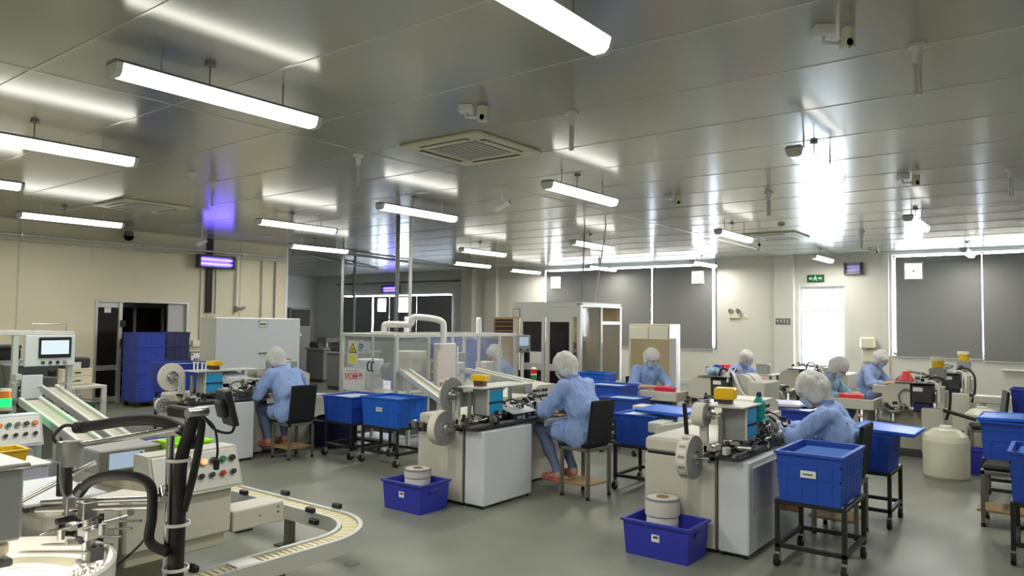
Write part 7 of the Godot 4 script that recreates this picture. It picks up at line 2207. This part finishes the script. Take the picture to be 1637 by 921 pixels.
	part(fp, "plate_ring", mb().cyl(Vector3.ZERO, Vector3(0, 0.003, 0), 0.055, -1, 20), M.mid_grey)
	part(fp, "plate_centre", mb().cyl(Vector3(0, 0.003, 0), Vector3(0, 0.004, 0), 0.04, -1, 20), M.frame_grey)
	# low slat conveyor
	slat_conveyor()

func slat_conveyor() -> void:
	var o := thing("slat_conveyor", "low slat chain conveyor curving across the floor in the foreground", "conveyor", Vector3(-4.0, 0, -3.0))
	# centre line in world, shifted to local
	var path := []
	var q0 := Vector3(-5.35, 0.3, -3.32)
	var x := q0.x
	while x < -4.05:
		path.append(Vector3(x, 0.3, -3.32))
		x += 0.038
	for k in 19:
		var a := -PI / 2 + k * (PI / 2) / 18.0
		path.append(Vector3(-4.05 + 0.43 * cos(a), 0.3, -2.89 + 0.43 * sin(a)))
	var z := -2.89 + 0.038
	while z < -1.5:
		path.append(Vector3(-3.62, 0.3, z))
		z += 0.038
	var sh := mb().box(Vector3.ZERO, Vector3(0.027, 0.012, 0.1), 0.002).mesh()
	var rails := [[], [], [], []]
	for k in path.size():
		var p: Vector3 = path[k] - o.position
		var d: Vector3 = (path[mini(k + 1, path.size() - 1)] - path[maxi(k - 1, 0)]).normalized()
		var s := d.cross(Vector3.UP).normalized()
		part_mesh(o, "slat", sh, M.slat_cream if k % 2 == 0 else M.ivory_plastic, p, Basis(d, Vector3.UP, s))
		for e in 2:
			var sg := -1.0 if e == 0 else 1.0
			rails[e].append(p + s * sg * 0.068 + Vector3(0, 0.004, 0))
			rails[e + 2].append(p + s * sg * 0.062 + Vector3(0, -0.05, 0))
	for e in 2:
		var b := mb()
		for k in rails[e].size() - 1:
			var p0: Vector3 = rails[e][k]
			var p1: Vector3 = rails[e][k + 1]
			var d := (p1 - p0).normalized()
			var s := d.cross(Vector3.UP).normalized()
			var hw := s * 0.014
			var up := Vector3(0, 0.012, 0)
			var dn := Vector3(0, -0.085, 0)
			b.poly([p0 - hw + up, p1 - hw + up, p1 + hw + up, p0 + hw + up], Vector3.UP)
			b.poly([p0 + hw + up, p1 + hw + up, p1 + hw + dn, p0 + hw + dn], s)
			b.poly([p0 - hw + up, p1 - hw + up, p1 - hw + dn, p0 - hw + dn], -s)
			b.poly([p0 - hw + dn, p1 - hw + dn, p1 + hw + dn, p0 + hw + dn], Vector3.DOWN)
		part(o, "side_rail", b, M.alu_profile)
	var under := mb()
	for k in path.size() - 1:
		var p0: Vector3 = path[k] - o.position
		var p1: Vector3 = path[k + 1] - o.position
		var s := (p1 - p0).normalized().cross(Vector3.UP).normalized() * 0.055
		under.poly([p0 - s + Vector3(0, -0.06, 0), p1 - s + Vector3(0, -0.06, 0), p1 + s + Vector3(0, -0.06, 0), p0 + s + Vector3(0, -0.06, 0)], Vector3.UP)
	part(o, "return_tray", under, M.mid_grey)
	for q in [Vector3(-4.55, 0, -3.32), Vector3(-5.2, 0, -3.32), Vector3(-3.66, 0, -2.6), Vector3(-3.62, 0, -1.75)]:
		var c: Vector3 = q - o.position
		var lg := part(o, "leg", mb().bb(c + Vector3(-0.03, 0.012, -0.03), c + Vector3(0.03, 0.22, 0.03), 0.004), M.frame_grey)
		part(lg, "foot_plate", mb().bb(c + Vector3(-0.09, 0, -0.07), c + Vector3(0.09, 0.012, 0.07), 0.003), M.black)
	for q in [Vector3(-5.0, 0.33, -3.23), Vector3(-4.75, 0.33, -3.42), Vector3(-4.15, 0.33, -3.42), Vector3(-4.2, 0.33, -3.23), Vector3(-4.12, 0.27, -3.2), Vector3(-3.7, 0.33, -2.1)]:
		var c: Vector3 = q - o.position
		part(o, "rail_clamp", mb().bb(c + Vector3(-0.04, -0.015, -0.018), c + Vector3(0.04, 0.02, 0.018), 0.006), M.black)
	part(o, "wear_plate", mb().bb(Vector3(-3.68, 0.312, -2.42) - o.position, Vector3(-3.56, 0.318, -2.28) - o.position), M.white_plastic)

func build_left_background() -> void:
	# machine frame with touch panel
	var o := thing("panel_machine", "machine frame with bright touch screen at the far left", "machine", Vector3(-7.95, 0, -2.95))
	for q in [[-0.06, -0.22], [-0.06, 0.26], [-0.75, -0.22], [-0.75, 0.26]]:
		part(o, "post", mb().bb(Vector3(q[0] - 0.025, 0, q[1] - 0.025), Vector3(q[0] + 0.025, 1.46, q[1] + 0.025), 0.004), M.alu_profile)
	part(o, "top_beam", mb().bb(Vector3(-0.08, 1.46, -0.25), Vector3(-0.03, 1.5, 1.2), 0.004), M.alu_profile)
	part(o, "top_beam", mb().bb(Vector3(-0.78, 1.46, -0.25), Vector3(-0.73, 1.5, 1.2), 0.004), M.alu_profile)
	var pn := part(o, "screen_panel", mb().bb(Vector3(-0.03, 1.16, -0.24), Vector3(0.02, 1.46, 0.2), 0.006), M.white_paint)
	part(pn, "screen_bezel", mb().bb(Vector3(0.02, 1.24, -0.2), Vector3(0.035, 1.44, 0.09), 0.006), M.black)
	part(pn, "screen", mb().bb(Vector3(0.035, 1.275, -0.175), Vector3(0.038, 1.41, 0.07)), M.screen_white)
	knob_panel(pn, Vector3(0.02, 1.195, 0.05), 4, 1, 0.065, [M.dark_grey, M.dark_grey, M.black, M.grey_paint])
	part(o, "wire_handle", mb().tube([Vector3(-0.05, 1.5, 0.12), Vector3(-0.05, 1.57, 0.12), Vector3(-0.05, 1.57, -0.18), Vector3(-0.05, 1.5, -0.18)], 0.006, 6), M.steel)
	part(o, "deck", mb().bb(Vector3(-0.8, 0.82, -0.3), Vector3(0.05, 0.86, 0.6), 0.006), M.mid_grey)
	part(o, "paper_guard", mb().bb(Vector3(0.0, 0.82, 0.04), Vector3(0.02, 1.08, 0.22), 0.004), M.white_paint)
	part(o, "back_unit", mb().bb(Vector3(-0.7, 0.86, -0.2), Vector3(-0.25, 1.16, 0.2), 0.01), M.mid_grey)
	part(o, "lower_body", mb().bb(Vector3(-0.72, 0.1, -0.25), Vector3(-0.12, 0.78, 0.5), 0.01), M.frame_grey)
	fittings(o, Vector3(-0.2, 0.87, -0.2), Vector3(0.06, 1.1, 0.3), 18, 91, 0.07)
	fittings(o, Vector3(0.0, 0.62, -0.3), Vector3(0.3, 0.84, 0.3), 20, 92, 0.08)
	# shelves left of it
	var sh := thing("equipment_shelf", "pale shelf with black cases at the left edge", "shelf", Vector3(-9.2, 0, -2.6))
	for y in [0.78, 1.14]:
		part(sh, "shelf_board", mb().bb(Vector3(-0.25, y, -0.55), Vector3(0.2, y + 0.03, 0.6), 0.004), M.alu_profile)
	for q in [[-0.23, -0.53], [0.18, -0.53], [-0.23, 0.58], [0.18, 0.58]]:
		part(sh, "upright", mb().bb(Vector3(q[0] - 0.015, 0, q[1] - 0.015), Vector3(q[0] + 0.015, 1.2, q[1] + 0.015), 0.003), M.alu_profile)
	for c in [[1.17, "black case on the upper shelf at the left edge"], [0.81, "black case on the lower shelf at the left edge"]]:
		var bc := thing("black_case", c[1], "case", Vector3(-9.2, c[0], -2.75), 0.0, "black cases on the left shelf")
		part(bc, "case_body", mb().bb(Vector3(-0.18, 0, -0.35), Vector3(0.15, 0.12, 0.35), 0.015), M.black)
		part(bc, "case_lid", mb().bb(Vector3(-0.185, 0.12, -0.355), Vector3(0.155, 0.16, 0.355), 0.012), M.dark_grey)
	# table with label printer
	var tb := thing("side_table", "white table with open shelf by the cream wall", "table", Vector3(-11.55, 0, -4.55))
	part(tb, "table_top", mb().bb(Vector3(-0.45, 0.62, -0.36), Vector3(0.45, 0.66, 0.36), 0.006), M.trim_white)
	part(tb, "lower_shelf", mb().bb(Vector3(-0.43, 0.22, -0.34), Vector3(0.43, 0.24, 0.34), 0.004), M.alu_profile)
	for q in [[-0.42, -0.33], [0.42, -0.33], [-0.42, 0.33], [0.42, 0.33]]:
		part(tb, "leg", mb().bb(Vector3(q[0] - 0.03, 0, q[1] - 0.03), Vector3(q[0] + 0.03, 0.62, q[1] + 0.03), 0.004), M.trim_white)
	for c in [[0.24, "green crate on the table's lower shelf by the cream wall", "green"]]:
		var gc := thing("green_crate", c[1], "crate", Vector3(-11.45, c[0], -4.55))
		part(gc, "shell", tote_body(0.5, 0.5, 0.16), M[c[2]])
		part(gc, "contents", mb().bb(Vector3(-0.2, 0.02, -0.2), Vector3(0.2, 0.14, 0.2), 0.01), M.label_paper)
	var pr := thing("label_printer", "black label printer with paper strip on a two-drawer unit", "printer", Vector3(-11.5, 0.9, -4.6))
	part(pr, "printer_body", mb().bb(Vector3(-0.15, 0, -0.18), Vector3(0.15, 0.15, 0.18), 0.02), M.dark_grey)
	part(pr, "paper_strip", mb().bb(Vector3(0.15, -0.06, -0.05), Vector3(0.154, 0.09, 0.07)), M.paper)
	var dr := thing("drawer_unit", "ivory two-drawer unit under the label printer", "drawer unit", Vector3(-11.5, 0.66, -4.6))
	part(dr, "carcass", mb().bb(Vector3(-0.17, 0, -0.2), Vector3(0.17, 0.24, 0.2), 0.006), M.ivory_plastic)
	for k in 2:
		var d := part(dr, "drawer_front", mb().bb(Vector3(0.17, 0.015 + k * 0.115, -0.19), Vector3(0.18, 0.12 + k * 0.115, 0.19), 0.004), M.ivory_plastic)
		part(d, "drawer_pull", mb().bb(Vector3(0.18, 0.055 + k * 0.115, -0.04), Vector3(0.186, 0.075 + k * 0.115, 0.04)), M.dark_grey)
	# sloping chutes towards the foreground stations
	chute(Vector3(-7.7, 0.97, -2.88), Vector3(-5.3, 0.68, -2.6), 0.12, "long pale sloping chute below the touch screen")
	chute(Vector3(-6.95, 0.94, -2.46), Vector3(-4.75, 0.67, -2.26), 0.14, "long pale sloping chute beside the lilac station")
	# green beacon
	var gb := thing("green_beacon", "glowing green beacon on the lilac station at the left edge", "beacon", Vector3(-6.25, 0.951, -2.05))
	part(gb, "beacon_base", mb().cyl(Vector3.ZERO, Vector3(0, 0.03, 0), 0.045), M.cream_dark)
	part(gb, "green_lens", mb().cyl(Vector3(0, 0.03, 0), Vector3(0, 0.09, 0), 0.04), M.green_lamp)
	part(gb, "amber_lens", mb().cyl(Vector3(0, 0.09, 0), Vector3(0, 0.14, 0), 0.038), M.orange)
	part(gb, "beacon_cap", mb().cyl(Vector3(0, 0.14, 0), Vector3(0, 0.16, 0), 0.04, 0.03), M.ivory_plastic)
	var bl := OmniLight3D.new()
	bl.name = "beacon_light"
	bl.light_color = Color(0.1, 1.0, 0.6)
	bl.light_energy = 0.12
	bl.light_size = 0.04
	bl.omni_range = 30.0
	bl.omni_attenuation = 2.0
	bl.shadow_enabled = true
	gb.add_child(bl)
	bl.position = Vector3(0, 0.06, 0)
